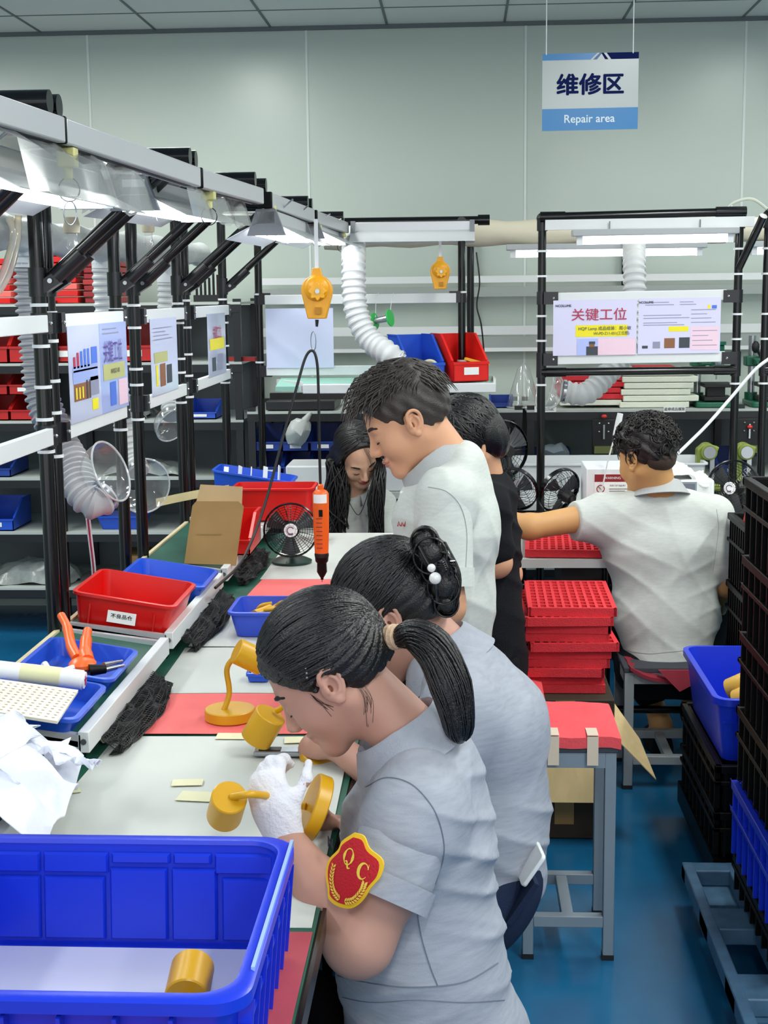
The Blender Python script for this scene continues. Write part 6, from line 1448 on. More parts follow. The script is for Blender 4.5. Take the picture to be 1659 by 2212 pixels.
    for k in range(170):
        a = rng.uniform(0, 6.283); q = rng.uniform(.55, 1.03) ** .5; ph = rng.uniform(0, 6.28); S0 = V(0, 1, 0); pts = []
        e = rng.uniform(.82, 1.0)
        for i in range(0, int(n * e), 2):
            T_ = nrm(P[min(i + 1, n - 1)] - P[max(i - 1, 0)]); s1 = nrm(S0 - np.dot(S0, T_) * T_); s2 = np.cross(T_, s1); aa = a + .25 * math.sin(ph + i * .12)
            pts.append(P[i] + rad[i] * q * (math.cos(aa) * s1 + math.sin(aa) * s2))
        b.tube(pts, [.0026 * (1 - .7 * i / len(pts)) for i in range(len(pts))], 5, False)
    part(hr, 'ponytail', b, M_hair, ang=80)
    tc = A3(850, 1376, 2.272); ta = nrm(A3(880, 1374, 2.255) - tc)
    part(hr, 'hair_tie', MB().lathe([(.0165, -.012), (.0215, -.009), (.0205, -.003), (.0225, .001), (.0205, .005), (.0215, .010), (.0165, .013)], tc, ta, 22), mat('hair_tie_beige', '#c9a98b', .75, bump=.4, bscale=120), label='beige elastic hair tie')
    part(hr, 'hair_grip', MB().ball(H(.012, .090, .034), .0022, 8).ball(H(.007, .091, .040), .0022, 8).ball(H(.003, .0915, .047), .0015, 8), M_steel)
    b = MB()
    for k in range(11):
        a = H(-.03 - .02 * rng.random(), .066 - .01 * rng.random(), -.035 - .01 * rng.random()); b.tube(smoothpath([a, a + V(.012, -.004, -.02) * rng.uniform(.6, 1.3), a + V(.010, 0, -.05) * rng.uniform(.6, 1.4)], 4), .0004, 4, False)
    for k in range(6):
        a = H(.03, .075, .01 - .01 * rng.random()); b.tube(smoothpath([a + H.l * 0, H(.034 - .012 * rng.random(), .072, -.015), H(.030 - .02 * rng.random(), .069, -.03 - .02 * rng.random())], 4), .00035, 4, False)
    part(hr, 'loose_hair', b, M_hair)
    face_marks(o, H, lipcol='#b0726c', lips=False); ears(o, H, M_skin1)
    return o
worker_badge()
stool(-.16, .07, 2.14, 2.40, .40, 'stool under the woman with the QC badge', pad=MATS['pad_red'], tapes=False)

# ---------------------------------------------------------------- worker with the pearl hair claw
def worker_claw():
    loc = V(.05, 2.72, 0); LAT = V(0, 1, 0)
    H = frame(A3(852, 1324, 2.80), 172, 38, 0, 1.06)
    nb = A3(975, 1425, 2.78); chest = A3(1030, 1580, 2.76); waist = A3(1040, 1740, 2.76); pel = A3(1050, 1890, 2.76)
    sL, sR = A3(985, 1545, 2.60), A3(985, 1500, 2.95); eL, eR = A3(900, 1740, 2.52), A3(860, 1700, 3.0); wL, wR = A3(726, 1612, 2.66), A3(760, 1640, 2.92)
    B = Blob(); head(B, H, nb, .052)
    B.cap(nb + (chest - nb) * .45, chest, .05, .085, .05, 1, (LAT, 1.5)).cap(chest, pel, .095, .105, .05, 1, (LAT, 1.3)).cap(nb + (chest - nb) * .45, sL, .034, .042, .04).cap(nb + (chest - nb) * .45, sR, .034, .042, .04)
    for s_, e_, w_ in ((sL, eL, wL), (sR, eR, wR)): B.chain([s_, e_], [.052, .044], .03).cap(e_, w_, .043, .0265, .03)
    dL = nrm(A3(660, 1608, 2.72) - wL); nL = nrm(V(.1, -.75, .6)); nL = nrm(nL - np.dot(nL, dL) * dL); tL = np.cross(nL, dL); tL = tL if tL[2] > 0 else -tL
    fingers(B, wL, dL, nL, tL, [(30, 50, 35), (35, 55, 40), (40, 60, 40), (45, 60, 40)], .95)
    dR = nrm(V(-1, -.3, -.15)); nR = nrm(V(0, .6, .8)); fingers(B, wR, dR, nR, nrm(np.cross(dR, nR)) * 1, (20, 35, 25), .95)
    T = Blob(); hp = [pel + V(-.02, q * .09, -.02) for q in (-1, 1)]; kn = [V(hp[i][0] - .42, 2.76 + q * .10, .52) for i, q in ((0, -1), (1, 1))]; an = [V(kn[i][0] + .05, kn[i][1], .09) for i in (0, 1)]
    legs(B, T, hp, kn, an)
    o = finish(B, .0048, M_skin1, 'woman in grey polo with pearl hair claw sitting behind the badge wearer', loc)
    T.cap(pel + V(-.03, -.08, -.03), pel + V(-.03, .08, -.03), .105, .105, .04).cap(pel + V(.025, -.07, .02), pel + V(.025, .07, .02), .09, .09, .04); tr = blobmesh('trousers', T.mesh(.007), M_denim, o, loc)
    pk = A3(1125, 1905, 2.62); ey = nrm(V(.55, 0, .85)); ex = nrm(V(.16, -.98, -.1)); ex = nrm(ex - np.dot(ex, ey) * ey)
    part(o, 'back_pocket', MB().prism([(-.05, -.07), (.05, -.07), (.05, .03), (-.05, .03)], pk, ex, ey, np.cross(ex, ey) * -.012), M_denim)
    for a in an: shoe(o, a + V(.03, 0, -.085), a + V(-.15, 0, -.085), M_blackcloth)
    ph = A3(1150, 1868, 2.61); b = MB().prism(rrect2(.034, .038, .008), ph, ex, ey, np.cross(ex, ey) * .009)
    solo('phone', b, [mat('phone_white', '#dfe2e2', .25)], 'white phone sticking out of the back pocket of the woman with the hair claw', 'phone', bev=.002)
    S = Blob()
    S.cap(nb + V(.015, 0, -.03), chest + V(.014, 0, .02), .070, .118, .08, 1, (LAT, 1.45)).cap(chest + V(.016, 0, .02), waist + V(.01, 0, 0), .120, .122, .06, 1, (LAT, 1.38)).cap(waist + V(.01, 0, 0), pel + V(.012, 0, .01), .122, .116, .05, 1, (LAT, 1.4))
    S.cap(nb + V(.02, -.02, -.03), sL + V(.005, .02, .0), .062, .070, .06).cap(nb + V(.02, .02, -.03), sR + V(0, -.02, 0), .062, .070, .06)
    for s_, e_ in ((sL, eL), (sR, eR)): S.cap(s_ + V(.008, 0, 0), s_ + (e_ - s_) * .62, .072, .072, .045)
    S.cap(H(-.03, 0, -.06), nb, .030, .052, .015, -1)
    S.post.append(folds([((.2, .3, 1), .065, .007, (.5, .72)), ((.8, .3, -.7), .12, .004, None), ((.5, .2, 1), .05, .004, (.5, .68))], 11))
    S.cut(pel + V(0, 0, -.02), DN)
    blobmesh('polo_shirt', S.mesh(.0052), M_sh1, o, loc)
    collar(o, A3(950, 1402, 2.79), V(-.45, 0, .89), V(-1, 0, -.5), .064, MATS['collar_grey'], drop=.058, gap=.3, ry=1.0, fl=.046, up=.024)
    K = Blob(); K.ell(H(-.014, 0, .048), V(.112, .090, .099) * H.s, H.A(), .01); K.ell(H(-.065, 0, .0), V(.062, .078, .075) * H.s, H.A(), .03)
    for q in (-1, 1): K.ell(H(.0, q * .093, -.010), V(.020, .032, .031) * H.s, H.A(), .008, -1)
    K.cap(H(-.042, 0, -.07), nb, .056, .07, .01, -1)
    K.cut(H(.083, 0, .066), H.A().T @ nrm(V(.078, 0, -.066))); K.cut(H(.018, 0, -.010), H.A().T @ nrm(V(.040, 0, -.09)))
    def groove(x, y, z):
        q = H.loc(np.stack([x, y, z], 1)) - V(-.10, 0, .06); az = np.arctan2(q[:, 1], q[:, 2]); rr = np.linalg.norm(q, axis=1)
        return .0013 * np.sin(az * 30 + 6 * rr) + .0010 * np.sin(az * 57 + 3 + 9 * np.sin(12 * rr))
    K.post.append(groove)
    hr = blobmesh('hair', K.mesh(.0036), M_hair, o, loc)
    b = MB(); st = []
    for k in range(260):
        u = rng.uniform(-1, 1); th = u * 1.9; st.append(V(.95 - .6 * abs(u) ** 1.5 - rng.uniform(0, .6), math.sin(th), math.cos(th) - .15))
    ellstrands(b, H, V(-.014, 0, .048), V(.112, .090, .099), st, nrm(V(-.9, .05, .25)), 12, .0021, 1.01, .12, .03, 2)
    part(hr, 'hair_strands', b, M_hair, ang=80)
    b = MB()   # twisted knot held by the claw
    for k, (px, py, r_) in enumerate(((918, 1168, .030), (930, 1195, .036), (945, 1222, .034), (958, 1262, .034), (965, 1300, .026))):
        c = A3(px, py, 2.735); b.ball(c, (r_, r_ * 1.0, r_ * 1.05), 14)
        for q in range(16):
            a = rng.uniform(0, 6.28); b.tube([c + r_ * 1.03 * V(math.cos(a + t) * .9, -abs(math.cos(t * .7)) * .6 - .2, math.sin(a + t)) for t in np.linspace(0, 2.2, 8)], .0022, 5, False)
    for q in range(40):
        x = rng.uniform(950, 992); b.tube(smoothpath([A3(x - 30, 1180 + rng.uniform(-10, 20), 2.72), A3(x, 1230, 2.71), A3(x + rng.uniform(-5, 6), 1275, 2.71), A3(x - 12 + rng.uniform(-14, 8), 1318 + rng.uniform(-20, 10), 2.72)], 4), .0018, 5, False)
    part(hr, 'hair_knot', b, M_hair, ang=80)
    b = MB(); C0, C1 = A3(915, 1192, 2.705), A3(948, 1268, 2.685)
    b.tube(smoothpath([A3(905, 1180, 2.70), A3(922, 1212, 2.69), A3(940, 1240, 2.683)], 4), .0032, 8).tube(smoothpath([A3(940, 1250, 2.683), A3(944, 1280, 2.683), A3(944, 1298, 2.69)], 4), .0036, 8)
    for k in range(5): b.tube(smoothpath([A3(945, 1216 + k * 5, 2.685), A3(962 + k * 3, 1214 + k * 4, 2.672), A3(982, 1212 + k * 9, 2.69)], 4), .0022, 6)
    b.tube(smoothpath([A3(958, 1206, 2.675), A3(966, 1222, 2.672), A3(972, 1244, 2.675)], 4), .003, 6)
    cl = part(hr, 'hair_claw', b, mat('claw_black', '#0a0a0c', .15), label='black hair claw')
    m_p = mat('pearl', '#dddcdc', .18, coat=.6)
    part(cl, 'pearl', MB().ball(A3(932, 1227, 2.676), .0085, 18), m_p); part(cl, 'pearl', MB().ball(A3(940, 1249, 2.672), .0122, 20), m_p)
    face_marks(o, H); ears(o, H, M_skin1)
    return o
worker_claw()
stool(-.13, .06, 2.66, 2.90, .42, 'stool under the woman with the pearl hair claw', pad=MATS['pad_red'], tapes=False)

# ---------------------------------------------------------------- standing man
def standing_man():
    loc = V(-.02, 3.42, 0); LAT = V(0, 1, 0)
    H = frame(A3(882, 908, 3.40), 186, 30, 0, 1.03)
    nb = A3(972, 1008, 3.42); chest = A3(965, 1140, 3.42); waist = A3(965, 1290, 3.42); pel = A3(965, 1450, 3.42)
    sL, sR = A3(962, 1075, 3.23), A3(950, 1065, 3.60); eL, eR = A3(962, 1310, 3.18), A3(920, 1290, 3.62); wL, wR = A3(840, 1330, 3.22), A3(810, 1300, 3.5)
    B = Blob(); head(B, H, nb, .058)
    B.cap(nb + (chest - nb) * .45, chest, .05, .085, .05, 1, (LAT, 1.55)).cap(chest, pel, .10, .105, .05, 1, (LAT, 1.3)).cap(nb + (chest - nb) * .45, sL, .034, .042, .04).cap(nb + (chest - nb) * .45, sR, .034, .042, .04)
    for s_, e_, w_ in ((sL, eL, wL), (sR, eR, wR)): B.chain([s_, e_], [.05, .043], .03).cap(e_, w_, .042, .028, .03)
    for w_, q in ((wL, -1), (wR, 1)):
        d = nrm(V(-1, -.1 * q, -.1)); n = nrm(V(-.1, q * .5, .85)); n = nrm(n - np.dot(n, d) * d); t = nrm(np.cross(n, d)) * (1 if q < 0 else -1); fingers(B, w_, d, n, t, (25, 40, 25), 1.02)
    T = Blob(); hp = [pel + V(0, q * .09, -.02) for q in (-1, 1)]; kn = [V(hp[0][0] - .02, 3.42 + q * .10, .46) for q in (-1, 1)]; an = [V(hp[0][0], 3.42 + q * .10, .09) for q in (-1, 1)]
    legs(B, T, hp, kn, an, cutoff=.05)
    o = finish(B, .0052, M_skin2, 'man in grey polo standing with bowed head behind the seated women', loc)
    T.cap(pel + V(0, -.07, .02), pel + V(0, .07, .02), .11, .11, .04); blobmesh('trousers', T.mesh(.008), M_blackcloth, o, loc)
    for a in an: shoe(o, a + V(.05, 0, -.085), a + V(-.17, 0, -.085), M_blackcloth, .04)
    S = Blob()
    S.ell(A3(908, 1115, 3.42), V(.048, .11, .10), None, .06).cap(nb + V(.022, 0, -.045), chest + V(.01, 0, .02), .068, .112, .08, 1, (LAT, 1.6)).cap(chest + V(.012, 0, .02), waist + V(.0, 0, 0), .115, .112, .06, 1, (LAT, 1.45)).cap(waist, pel + V(0, 0, 0), .112, .118, .05, 1, (LAT, 1.4))
    S.cap(nb + V(.01, -.02, -.05), sL + V(.0, .02, .0), .050, .066, .05).cap(nb + V(.01, .02, -.035), sR + V(0, -.02, 0), .060, .066, .06)
    hemL = sL + (eL - sL) * .72
    Q = Blob(); Q.cap(sL, hemL + (eL - sL) * .2, .063, .067, .03); Q.post.append(folds([((.5, .3, 1), .08, .004, None)], 8)); Q.cut(hemL, eL - sL); slm = blobmesh('sleeve', Q.mesh(.005), M_sh2, o, loc)
    S.cap(sL, sL + (eL - sL) * .15, .062, .062, .035); S.cap(sR, sR + (eR - sR) * .7, .062, .068, .04)
    S.ell(A3(1003, 992, 3.42), V(.045, .10, .045), None, .04)
    S.cap(H(-.03, 0, -.06), nb, .030, .052, .015, -1)
    S.post.append(folds([((.25, .3, 1), .11, .004, (.7, 1.25)), ((.9, .4, -.25), .10, .005, None), ((1, .2, .35), .07, .004, (.6, 1.2))], 21))
    S.cut(pel + V(0, 0, -.09), DN)
    shm = blobmesh('polo_shirt', S.mesh(.0052), M_sh2, o, loc)
    ax = nrm(eL - sL); s_, t_, _ = basis(ax, (0, 1, 0)); L = [[hemL + ax * dd + rr * (math.cos(a) * s_ + math.sin(a) * t_) for a in np.linspace(0, 6.283, 40, endpoint=False)] for dd, rr in ((-.02, .066), (-.02, .0685), (.024, .0695), (.024, .066))]
    part(o, 'sleeve_band', MB().loops(L + [L[0]], True, False, False), M_sh2)
    collar(o, A3(932, 1000, 3.41), V(-.58, 0, .8), V(-1, 0, -.7), .066, mat('collar_light', '#b1b4b5', .85, spec=.15, bump=.3, bscale=420), drop=.050, gap=.2, point=.035, rx=1.12, ry=1.0, fl=.032, up=.022)
    for px, py in ((868, 1064), (863, 1098)): part(o, 'button', MB().ball(A3(px, py, 3.375), .0055, 8), M_whiteplastic)
    b = MB(); c = (surf_hits([shm, slm], [(873, 1131)]) or [A3(872, 1131, 3.30)])[0]
    for k, h_ in enumerate((-.012, -.004, .004, .012)): b.tube([c + V(h_ - .003, -.004, -.006), c + V(h_, -.005, .006 - .002 * (k % 2)), c + V(h_ + .003, -.004, -.005)], .0016, 5)
    seam_crease(o, [shm, slm], [(925, 1052), (965, 1062), (995, 1095), (1008, 1150), (1006, 1225)], .0009, 'seam_crease_pale')
    part(o, 'chest_logo', b, mat('logo_red', '#b5242c', .7))
    K = Blob(); K.ell(H(-.014, 0, .052), V(.104, .082, .094) * H.s, H.A(), .01); K.ell(H(-.05, 0, .01), V(.060, .074, .072) * H.s, H.A(), .03)
    for q in (-1, 1): K.ell(H(-.002, q * .088, -.008), V(.022, .030, .034) * H.s, H.A(), .008, -1)
    K.cap(H(-.045, 0, -.065), nb, .060, .07, .01, -1)
    K.cut(H(.078, 0, .072), H.A().T @ nrm(V(.085, 0, -.050))); K.cut(H(.018, 0, .004), H.A().T @ nrm(V(.060, 0, -.09)))
    K.post.append(lambda x, y, z: .0022 * np.sin(160 * x + 60 * z) * np.sin(150 * y + 40 * z) + .0015 * np.sin(210 * z + 120 * x))
    hr = blobmesh('hair', K.mesh(.0042), M_hairg, o, loc)
    b = MB()
    for k in range(900):
        u, v = rng.uniform(-1.9, 1.9), rng.uniform(-1.25, 1.25); d = V(math.cos(v) * math.cos(u) , math.sin(v), math.cos(v) * math.sin(abs(u)) if abs(u) < 1.57 else math.cos(v) * math.sin(abs(u)))
        d = nrm(V(math.sin(u * .9), 1.1 * math.sin(v), math.cos(u * .9) * math.cos(v) + .05)); p = V(-.014, 0, .052) + V(.104, .082, .094) * d
        if p[0] > .05 and p[2] < .085 + 0 * p[0]: continue
        if p[0] > .02 and p[2] < .03: continue
        fw = V(.6 + .5 * max(0, d[2]), d[1] * .2, -.05 - .5 * (1 - max(0, d[2]))) if d[0] > -.55 else V(-.25, 0, -.9); L_ = rng.uniform(.018, .042) * (1.15 if d[0] > .3 else .8)
        q = p + d * L_ * .35 + nrm(fw) * L_ * .75; r2 = q + nrm(fw) * L_ * .45 + V(0, 0, -.25 * L_)
        b.tube([H(*p), H(*q), H(*r2)], [.0024, .0018, .0005], 5, False)
    part(hr, 'hair_tufts', b, M_hairg, ang=80)
    face_marks(o, H, browcol='#2a211d', lipcol='#b9766a'); ears(o, H, M_skin2)
    return o
standing_man()

# ---------------------------------------------------------------- black-shirted worker behind him
def black_worker():
    loc = V(.08, 4.15, 0); LAT = V(0, 1, 0)
    H = frame(A3(1012, 962, 4.15), 195, 38, 0, 1.0); nb = A3(1050, 1045, 4.17); chest = A3(1035, 1160, 4.17); pel = A3(1040, 1420, 4.17)
    sL, sR = A3(1050, 1095, 4.0), A3(1045, 1090, 4.34); eL, eR = A3(1072, 1215, 4.0), A3(1096, 1240, 4.34); wL, wR = A3(950, 1240, 4.0), A3(980, 1250, 4.3)
    B = Blob(); head(B, H, nb, .052); B.cap(nb + (chest - nb) * .45, chest, .05, .085, .05, 1, (LAT, 1.5)).cap(chest, pel, .095, .11, .05, 1, (LAT, 1.35)).cap(nb + (chest - nb) * .45, sL, .034, .042, .04).cap(nb + (chest - nb) * .45, sR, .034, .042, .04)
    for s_, e_, w_, q in ((sL, eL, wL, -1), (sR, eR, wR, 1)):
        B.chain([s_, e_], [.05, .043], .03).cap(e_, w_, .041, .027, .03); d = nrm(w_ - e_); n = nrm(V(0, q * .4, .9)); n = nrm(n - np.dot(n, d) * d); fingers(B, w_, d, n, nrm(np.cross(n, d)) * (1 if q < 0 else -1), (25, 40, 25))
    T = Blob(); hp = [pel + V(-.02, q * .09, -.02) for q in (-1, 1)]; kn = [V(hp[0][0] - .40, 4.17 + q * .1, .54) for q in (-1, 1)]; an = [V(kn[0][0] + .06, 4.17 + q * .1, .09) for q in (-1, 1)]
    legs(B, T, hp, kn, an)
    o = finish(B, .0065, M_skin2, 'black-haired person in a black shirt half hidden behind the standing man', loc)
    T.cap(pel + V(0, -.07, 0), pel + V(0, .07, 0), .12, .12, .04); blobmesh('trousers', T.mesh(.009), M_blackcloth, o, loc)
    for a in an: shoe(o, a + V(.03, 0, -.085), a + V(-.16, 0, -.085), M_blackcloth)
    S = Blob(); S.cap(nb + V(.012, 0, -.03), chest, .07, .115, .07, 1, (LAT, 1.5)).cap(chest, pel + V(.02, 0, -.02), .115, .125, .06, 1, (LAT, 1.4)).cap(nb + V(.01, 0, -.04), sL, .06, .066, .06).cap(nb + V(.01, 0, -.04), sR, .06, .066, .06).cap(sL, sL + (eL - sL) * .78, .060, .060, .04).cap(sR, sR + (eR - sR) * .80, .060, .058, .04)
    S.cap(H(-.03, 0, -.06), nb, .03, .052, .015, -1); S.post.append(folds([((.3, .3, 1), .09, .009, None), ((1, .3, -.5), .1, .008, None)], 31)); S.cut(pel + V(0, 0, -.08), DN)
    blobmesh('shirt', S.mesh(.007), M_blackcloth, o, loc)
    K = Blob(); K.ell(H(-.016, 0, .046), V(.112, .092, .102) * H.s, H.A(), .01); K.ell(H(-.06, 0, -.005), V(.065, .084, .09) * H.s, H.A(), .03); K.cut(H(.083, 0, .07), H.A().T @ nrm(V(.078, 0, -.066))); K.cut(H(.02, 0, -.02), H.A().T @ nrm(V(.07, 0, -.07)))
    K.post.append(lambda x, y, z: .002 * np.sin(150 * x + 60 * z) * np.sin(140 * y))
    hr = blobmesh('hair', K.mesh(.005), M_hair, o, loc); b = MB(); st = [V(rng.normal(0, .35), rng.normal(0, .35), 1) for _ in range(260)]; en = [nrm(V(rng.uniform(-1, .6), rng.choice([-1, 1]) * rng.uniform(.3, 1), -.75)) for _ in range(260)]
    ellstrands(b, H, V(-.016, 0, .046), V(.114, .094, .104), st, None, 10, .0030, 1.02, .03, .03, 5, en); part(hr, 'hair_strands', b, M_hair, ang=80)
    face_marks(o, H); ears(o, H, M_skin2)
black_worker()
stool(-.02, .24, 4.05, 4.30, .45, 'stool under the black-shirted worker', pad=MATS['pad_red'], tapes=False)

# ---------------------------------------------------------------- long-haired woman across the end of the bench
def long_hair():
    loc = V(-.42, 5.72, 0); LAT = V(1, .25, 0)
    H = frame(A3(772, 985, 5.66), -62, 40, -14, .98); nb = A3(762, 1072, 5.74); chest = A3(752, 1150, 5.76); pel = A3(752, 1370, 5.80)
    sR, sL = A3(672, 1078, 5.74), A3(822, 1088, 5.72); eR, eL = A3(645, 1185, 5.66), A3(838, 1190, 5.62); wR, wL = A3(690, 1205, 5.46), A3(790, 1208, 5.44)
    B = Blob(); head(B, H, nb, .048); B.cap(nb + (chest - nb) * .45, chest, .05, .085, .05, 1, (LAT, 1.5)).cap(chest, pel, .09, .11, .05, 1, (LAT, 1.3)).cap(nb + (chest - nb) * .45, sL, .034, .042, .04).cap(nb + (chest - nb) * .45, sR, .034, .042, .04)
    for s_, e_, w_, q in ((sL, eL, wL, 1), (sR, eR, wR, -1)):
        B.chain([s_, e_], [.045, .040], .03).cap(e_, w_, .038, .024, .03); d = nrm(V(-.2 * q, -1, -.1)); n = nrm(V(0, -.1, 1)); n = nrm(n - np.dot(n, d) * d); fingers(B, w_, d, n, nrm(np.cross(n, d)) * (1 if q > 0 else -1), (20, 30, 20), .9)
    T = Blob(); hp = [pel + V(q * .09, 0, 0) for q in (-1, 1)]; kn = [V(hp[i][0], 5.42, .50) for i in (0, 1)]; an = [V(hp[i][0], 5.48, .09) for i in (0, 1)]
    legs(B, T, hp, kn, an)
    o = finish(B, .0050, M_skin3, 'long-haired woman in grey polo looking down at the far end of the bench', loc)
    T.cap(pel + V(-.07, 0, 0), pel + V(.07, 0, 0), .12, .12, .04); blobmesh('trousers', T.mesh(.009), M_blackcloth, o, loc)
    for a in an: shoe(o, a + V(0, .03, -.085), a + V(0, -.15, -.085), M_blackcloth)
    S = Blob(); S.cap(nb + V(0, .015, -.035), chest, .062, .105, .07, 1, (LAT, 1.5)).cap(chest, pel + V(0, 0, 0), .105, .12, .06, 1, (LAT, 1.3)).cap(nb + V(0, .01, -.035), sL, .055, .058, .05).cap(nb + V(0, .01, -.035), sR, .055, .058, .05).cap(sL, sL + (eL - sL) * .62, .058, .062, .04).cap(sR, sR + (eR - sR) * .62, .058, .062, .04)
    S.cap(H(-.03, 0, -.06), nb + V(0, 0, -.02), .03, .048, .015, -1); S.post.append(folds([((.5, .3, 1), .09, .006, None), ((1, .3, -.8), .08, .006, None)], 41)); S.cut(pel + V(0, 0, -.05), DN)
    blobmesh('polo_shirt', S.mesh(.0062), M_sh2, o, loc)
    collar(o, A3(764, 1068, 5.70), V(.0, -.35, .94), V(.1, -1, -.3), .058, MATS['collar_light'], drop=.048, gap=.45, point=.03, fl=.036)
    K = Blob(); K.ell(H(-.016, 0, .046), V(.110, .088, .098) * H.s, H.A(), .01); K.ell(H(-.06, 0, -.02), V(.062, .080, .10) * H.s, H.A(), .03)
    K.ell(H(-.006, -.094, -.006), V(.018, .03, .028) * H.s, H.A(), .008, -1)
    K.cut(H(.082, 0, .074), H.A().T @ nrm(V(.085, 0, -.052))); K.cut(H(.030, 0, .0), H.A().T @ nrm(V(1, 0, -.25)))
    K.post.append(lambda x, y, z: .0014 * np.sin(170 * x + 60 * y))
    hr = blobmesh('hair', K.mesh(.0045), M_hair, o, loc); b = MB()
    def lock(k, side):
        u = rng.uniform(0, 1); a = R(side * (62 + 75 * u)) ; p0 = V(.03 - .06 * u, side * .012, .142); p1 = V(.045 - .09 * u, side * .088, .055); p2 = V(.018 - .085 * u, side * .096, -.02)
        P = [H(*p0), H(*p1), H(*p2)]; e = P[-1]; sx = 1 if side > 0 else -1
        tgt = (A3(726 + rng.uniform(-22, 30), 1000, 5.62 + .10 * u), A3(722 + rng.uniform(-26, 34), 1080, 5.60 + .10 * u), A3(720 + rng.uniform(-18, 34), 1150 + rng.uniform(-15, 25), 5.60 + .08 * u)) if side < 0 else (A3(822 + rng.uniform(-14, 12), 1020, 5.58 + .08 * u), A3(812 + rng.uniform(-18, 18), 1090, 5.56 + .06 * u), A3(812 + rng.uniform(-16, 18), 1150 + rng.uniform(-20, 20), 5.56 + .05 * u))
        b.tube(smoothpath(P + list(tgt), 4), [.0044 * (.45 + .55 * math.sin(math.pi * (.1 + .86 * t))) for t in np.linspace(0, 1, 21)], 5, False)
    for k in range(130): lock(k, -1)
    for k in range(100): lock(k, 1)
    for k in range(7): b.tube(smoothpath([H(.06, .0 + .006 * k, .125), H(.098, .025 + .004 * k, .05), H(.108, .018 + .006 * k, -.01), H(.112, .004 + .008 * k, -.05)], 5), .0011, 4, False)
    part(hr, 'long_locks', b, M_hair, ang=80)
    face_marks(o, H, lipcol='#b4525a'); ears(o, H, M_skin3)
    st = [V(.55 - 1.4 * k / 160, rng.normal(0, .03), 1) for k in range(160)]; en = [nrm(V(.1 - 1.0 * (k / 160) , (1 if k % 2 else -1) * 1, -.55)) for k in range(160)]; b = MB(); ellstrands(b, H, V(-.016, 0, .046), V(.112, .090, .100), st, None, 12, .0034, 1.015, .03, .02, 6, en); part(hr, 'hair_strands', b, M_hair, ang=80)
    part(o, 'necklace', MB().tube(smoothpath([A3(748, 1062, 5.66), A3(757, 1090, 5.60), A3(775, 1112, 5.585), A3(790, 1080, 5.60), A3(796, 1058, 5.64)], 6), .0018, 5), M_blackm)
long_hair()
stool(-.56, -.30, 5.72, 5.96, .43, 'stool under the long-haired woman', pad=MATS['pad_red'], tapes=False)

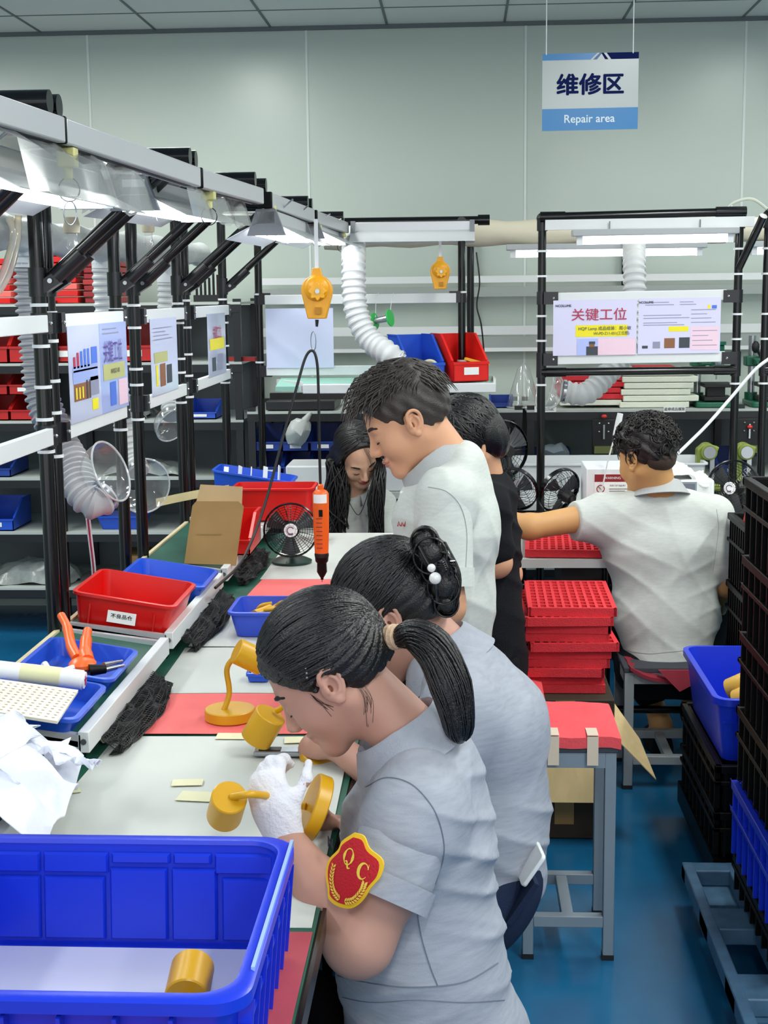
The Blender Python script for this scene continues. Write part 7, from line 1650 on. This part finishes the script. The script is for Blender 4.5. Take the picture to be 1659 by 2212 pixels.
# ---------------------------------------------------------------- curly-haired man seen from behind
def curly_man():
    loc = V(.70, 4.82, 0); LAT = V(1, .12, 0)
    H = frame(A3(1398, 992, 4.84), 128, 14, 0, 1.03); nb = A3(1425, 1075, 4.86); chest = A3(1430, 1190, 4.86); waist = A3(1440, 1330, 4.84); pel = A3(1445, 1440, 4.80)
    sL, sR = A3(1300, 1112, 4.84), A3(1542, 1112, 4.88); eL, eR = A3(1150, 1138, 4.74), A3(1572, 1262, 4.86); wL, wR = A3(1030, 1128, 4.80), A3(1550, 1322, 5.08)
    B = Blob(); head(B, H, nb, .058)
    B.cap(nb + (chest - nb) * .45, chest, .05, .085, .05, 1, (LAT, 1.7)).cap(chest, pel, .10, .105, .05, 1, (LAT, 1.4)).cap(nb + (chest - nb) * .45, sL, .034, .042, .04).cap(nb + (chest - nb) * .45, sR, .034, .042, .04)
    B.cap(sL, eL, .050, .042, .03).cap(eL + (wL - eL) * .1, eL + (wL - eL) * .4, .043, .040, .03).cap(eL + (wL - eL) * .4, wL, .040, .027, .03); B.cap(sR, eR, .050, .042, .03).cap(eR, wR, .041, .027, .03)
    d = nrm(wL - eL); n = V(0, -.2, 1); n = nrm(n - np.dot(n, d) * d); fingers(B, wL, d, n, nrm(np.cross(n, d)), (20, 30, 20), 1.02)
    d = nrm(V(-.5, .8, -.1)); n = nrm(V(.3, .1, .9)); n = nrm(n - np.dot(n, d) * d); fingers(B, wR, d, n, nrm(np.cross(n, d)) * 1, (25, 40, 25), 1.02)
    T = Blob(); hL, hR = pel + V(-.09, .02, -.01), pel + V(.09, .02, -.01); kL, kR = V(.60, 5.12, .50), V(.92, 5.12, .50); aL, aR = V(.735, 4.98, .115), V(.835, 4.90, .245)
    legs(B, T, [hL, hR], [kL, kR], [aL, aR], (.082, .056, .042), cutoff=.30)
    B.cap(aL, aL + V(-.01, .10, -.06), .036, .03, .03).cap(aR, aR + V(.03, .09, -.10), .036, .03, .03)
    o = finish(B, .0052, mat('skin_warm', '#cf9c66', .5, spec=.35, noise=.06, nscale=14, sss=.08), 'curly-haired man in grey polo seen from behind, arm stretched to the side', loc)
    T.cap(pel + V(-.07, 0, -.01), pel + V(.07, 0, -.01), .105, .105, .04); blobmesh('trousers', T.mesh(.007), M_blackcloth, o, loc)
    shoe(o, V(.735, 4.95, .0), V(.73, 5.18, .0), M_blackcloth, .042)
    B2 = Blob().cap(aR + V(.0, -.005, -.035), aR + V(.05, .10, -.15), .046, .036, .02).cap(aR + V(-.01, -.02, -.06), aR + V(.035, .05, -.155), .036, .034, .02); blobmesh('shoe', B2.mesh(.006), M_blackcloth, o, loc)
    S = Blob()
    S.cap(nb + V(0, .0, -.045), chest + V(0, 0, .02), .075, .112, .08, 1, (LAT, 1.8)).cap(chest + V(0, 0, .02), waist, .115, .118, .06, 1, (LAT, 1.62)).cap(waist, pel + V(0, 0, -.01), .118, .120, .05, 1, (LAT, 1.32))
    S.cap(nb + V(-.02, 0, -.035), sL, .060, .064, .06).cap(nb + V(.02, 0, -.035), sR, .060, .066, .06)
    hemL = sL + (eL - sL) * .40; S.cap(sL, hemL, .066, .060, .05); hemR = sR + (eR - sR) * .72; S.cap(sR, hemR, .062, .066, .035); S.cap(sL + V(.03, 0, -.05), hemL + V(.02, 0, -.012), .062, .048, .05)
    S.cap(H(-.03, 0, -.06), nb, .030, .058, .015, -1)
    S.post.append(folds([((1, .2, .55), .15, .005, None), ((.6, .2, 1), .11, .004, None), ((-.7, .2, 1), .085, .004, (.45, .8)), ((1, 0, .1), .10, .003, (.4, .75))], 55))
    S.cut(pel + V(0, 0, -.03), nrm(V(.06, -.15, -1)))
    S.cut(hemL + nrm(eL - sL) * .004, nrm(nrm(eL - sL) + V(0, 0, .15)))
    shk = blobmesh('polo_shirt', S.mesh(.0055), M_sh2, o, loc)
    seam_crease(o, [shk], [(1352, 1405), (1400, 1412), (1450, 1408), (1500, 1404), (1545, 1400)], .0009, 'seam_crease_pale')  # crease line by the hem, its shade put in as a darker tube
    seam_crease(o, [shk], [(1548, 1100), (1552, 1140), (1546, 1190), (1540, 1235)], .0009, 'seam_crease_pale')
    collar(o, A3(1424, 1056, 4.86), V(-.05, .3, .95), V(-.3, 1, -.1), .066, MATS['collar_light'], drop=.050, gap=.3, fl=.040, up=.022)
    K = Blob(); K.ell(H(-.012, 0, .064), V(.108, .092, .092) * H.s, H.A(), .01); K.ell(H(-.05, 0, .02), V(.056, .074, .06) * H.s, H.A(), .03)
    for q in (-1, 1): K.ell(H(-.002, q * .094, -.01), V(.026, .034, .036) * H.s, H.A(), .008, -1)
    K.cut(H(.084, 0, .085), H.A().T @ nrm(V(.085, 0, -.050))); K.cut(H(.02, 0, .018), H.A().T @ nrm(V(.055, 0, -.09)))
    K.post.append(lambda x, y, z: .004 * np.sin(95 * x + 40 * z) * np.sin(90 * y + 60 * z) + .003 * np.sin(140 * z + 90 * x))
    hr = blobmesh('hair', K.mesh(.005), M_hairb, o, loc); b = MB()
    for k in range(420):
        d = nrm(rng.normal(0, 1, 3) + V(-.05, 0, .7)); p = V(-.012, 0, .064) + V(.108, .092, .092) * d
        if (p[0] > .03 and p[2] < .06) or p[2] < .012: continue
        t1 = nrm(np.cross(d, rng.normal(0, 1, 3))); t2 = np.cross(d, t1); r1 = rng.uniform(.008, .017); tn = rng.uniform(4, 7)
        P = [H(*(p + d * (-.004 + .022 * t) + t1 * r1 * math.cos(tn * t) + t2 * r1 * math.sin(tn * t) + V(0, 0, -.010 * t))) for t in np.linspace(0, 1, 11)]
        b.tube(P, [.0034 * (1 - .55 * t) for t in np.linspace(0, 1, 11)], 5, False)
    part(hr, 'curls', b, M_hairb, ang=80)
    part(hr, 'nape_fade', MB().ball(H(-.062, 0, -.012), V(.042, .060, .040) * H.s, 18, rot=H.A().T), mat('hair_fade', '#3a2a20', .8))
    face_marks(o, H); ears(o, H, MATS['skin_warm'])
curly_man()
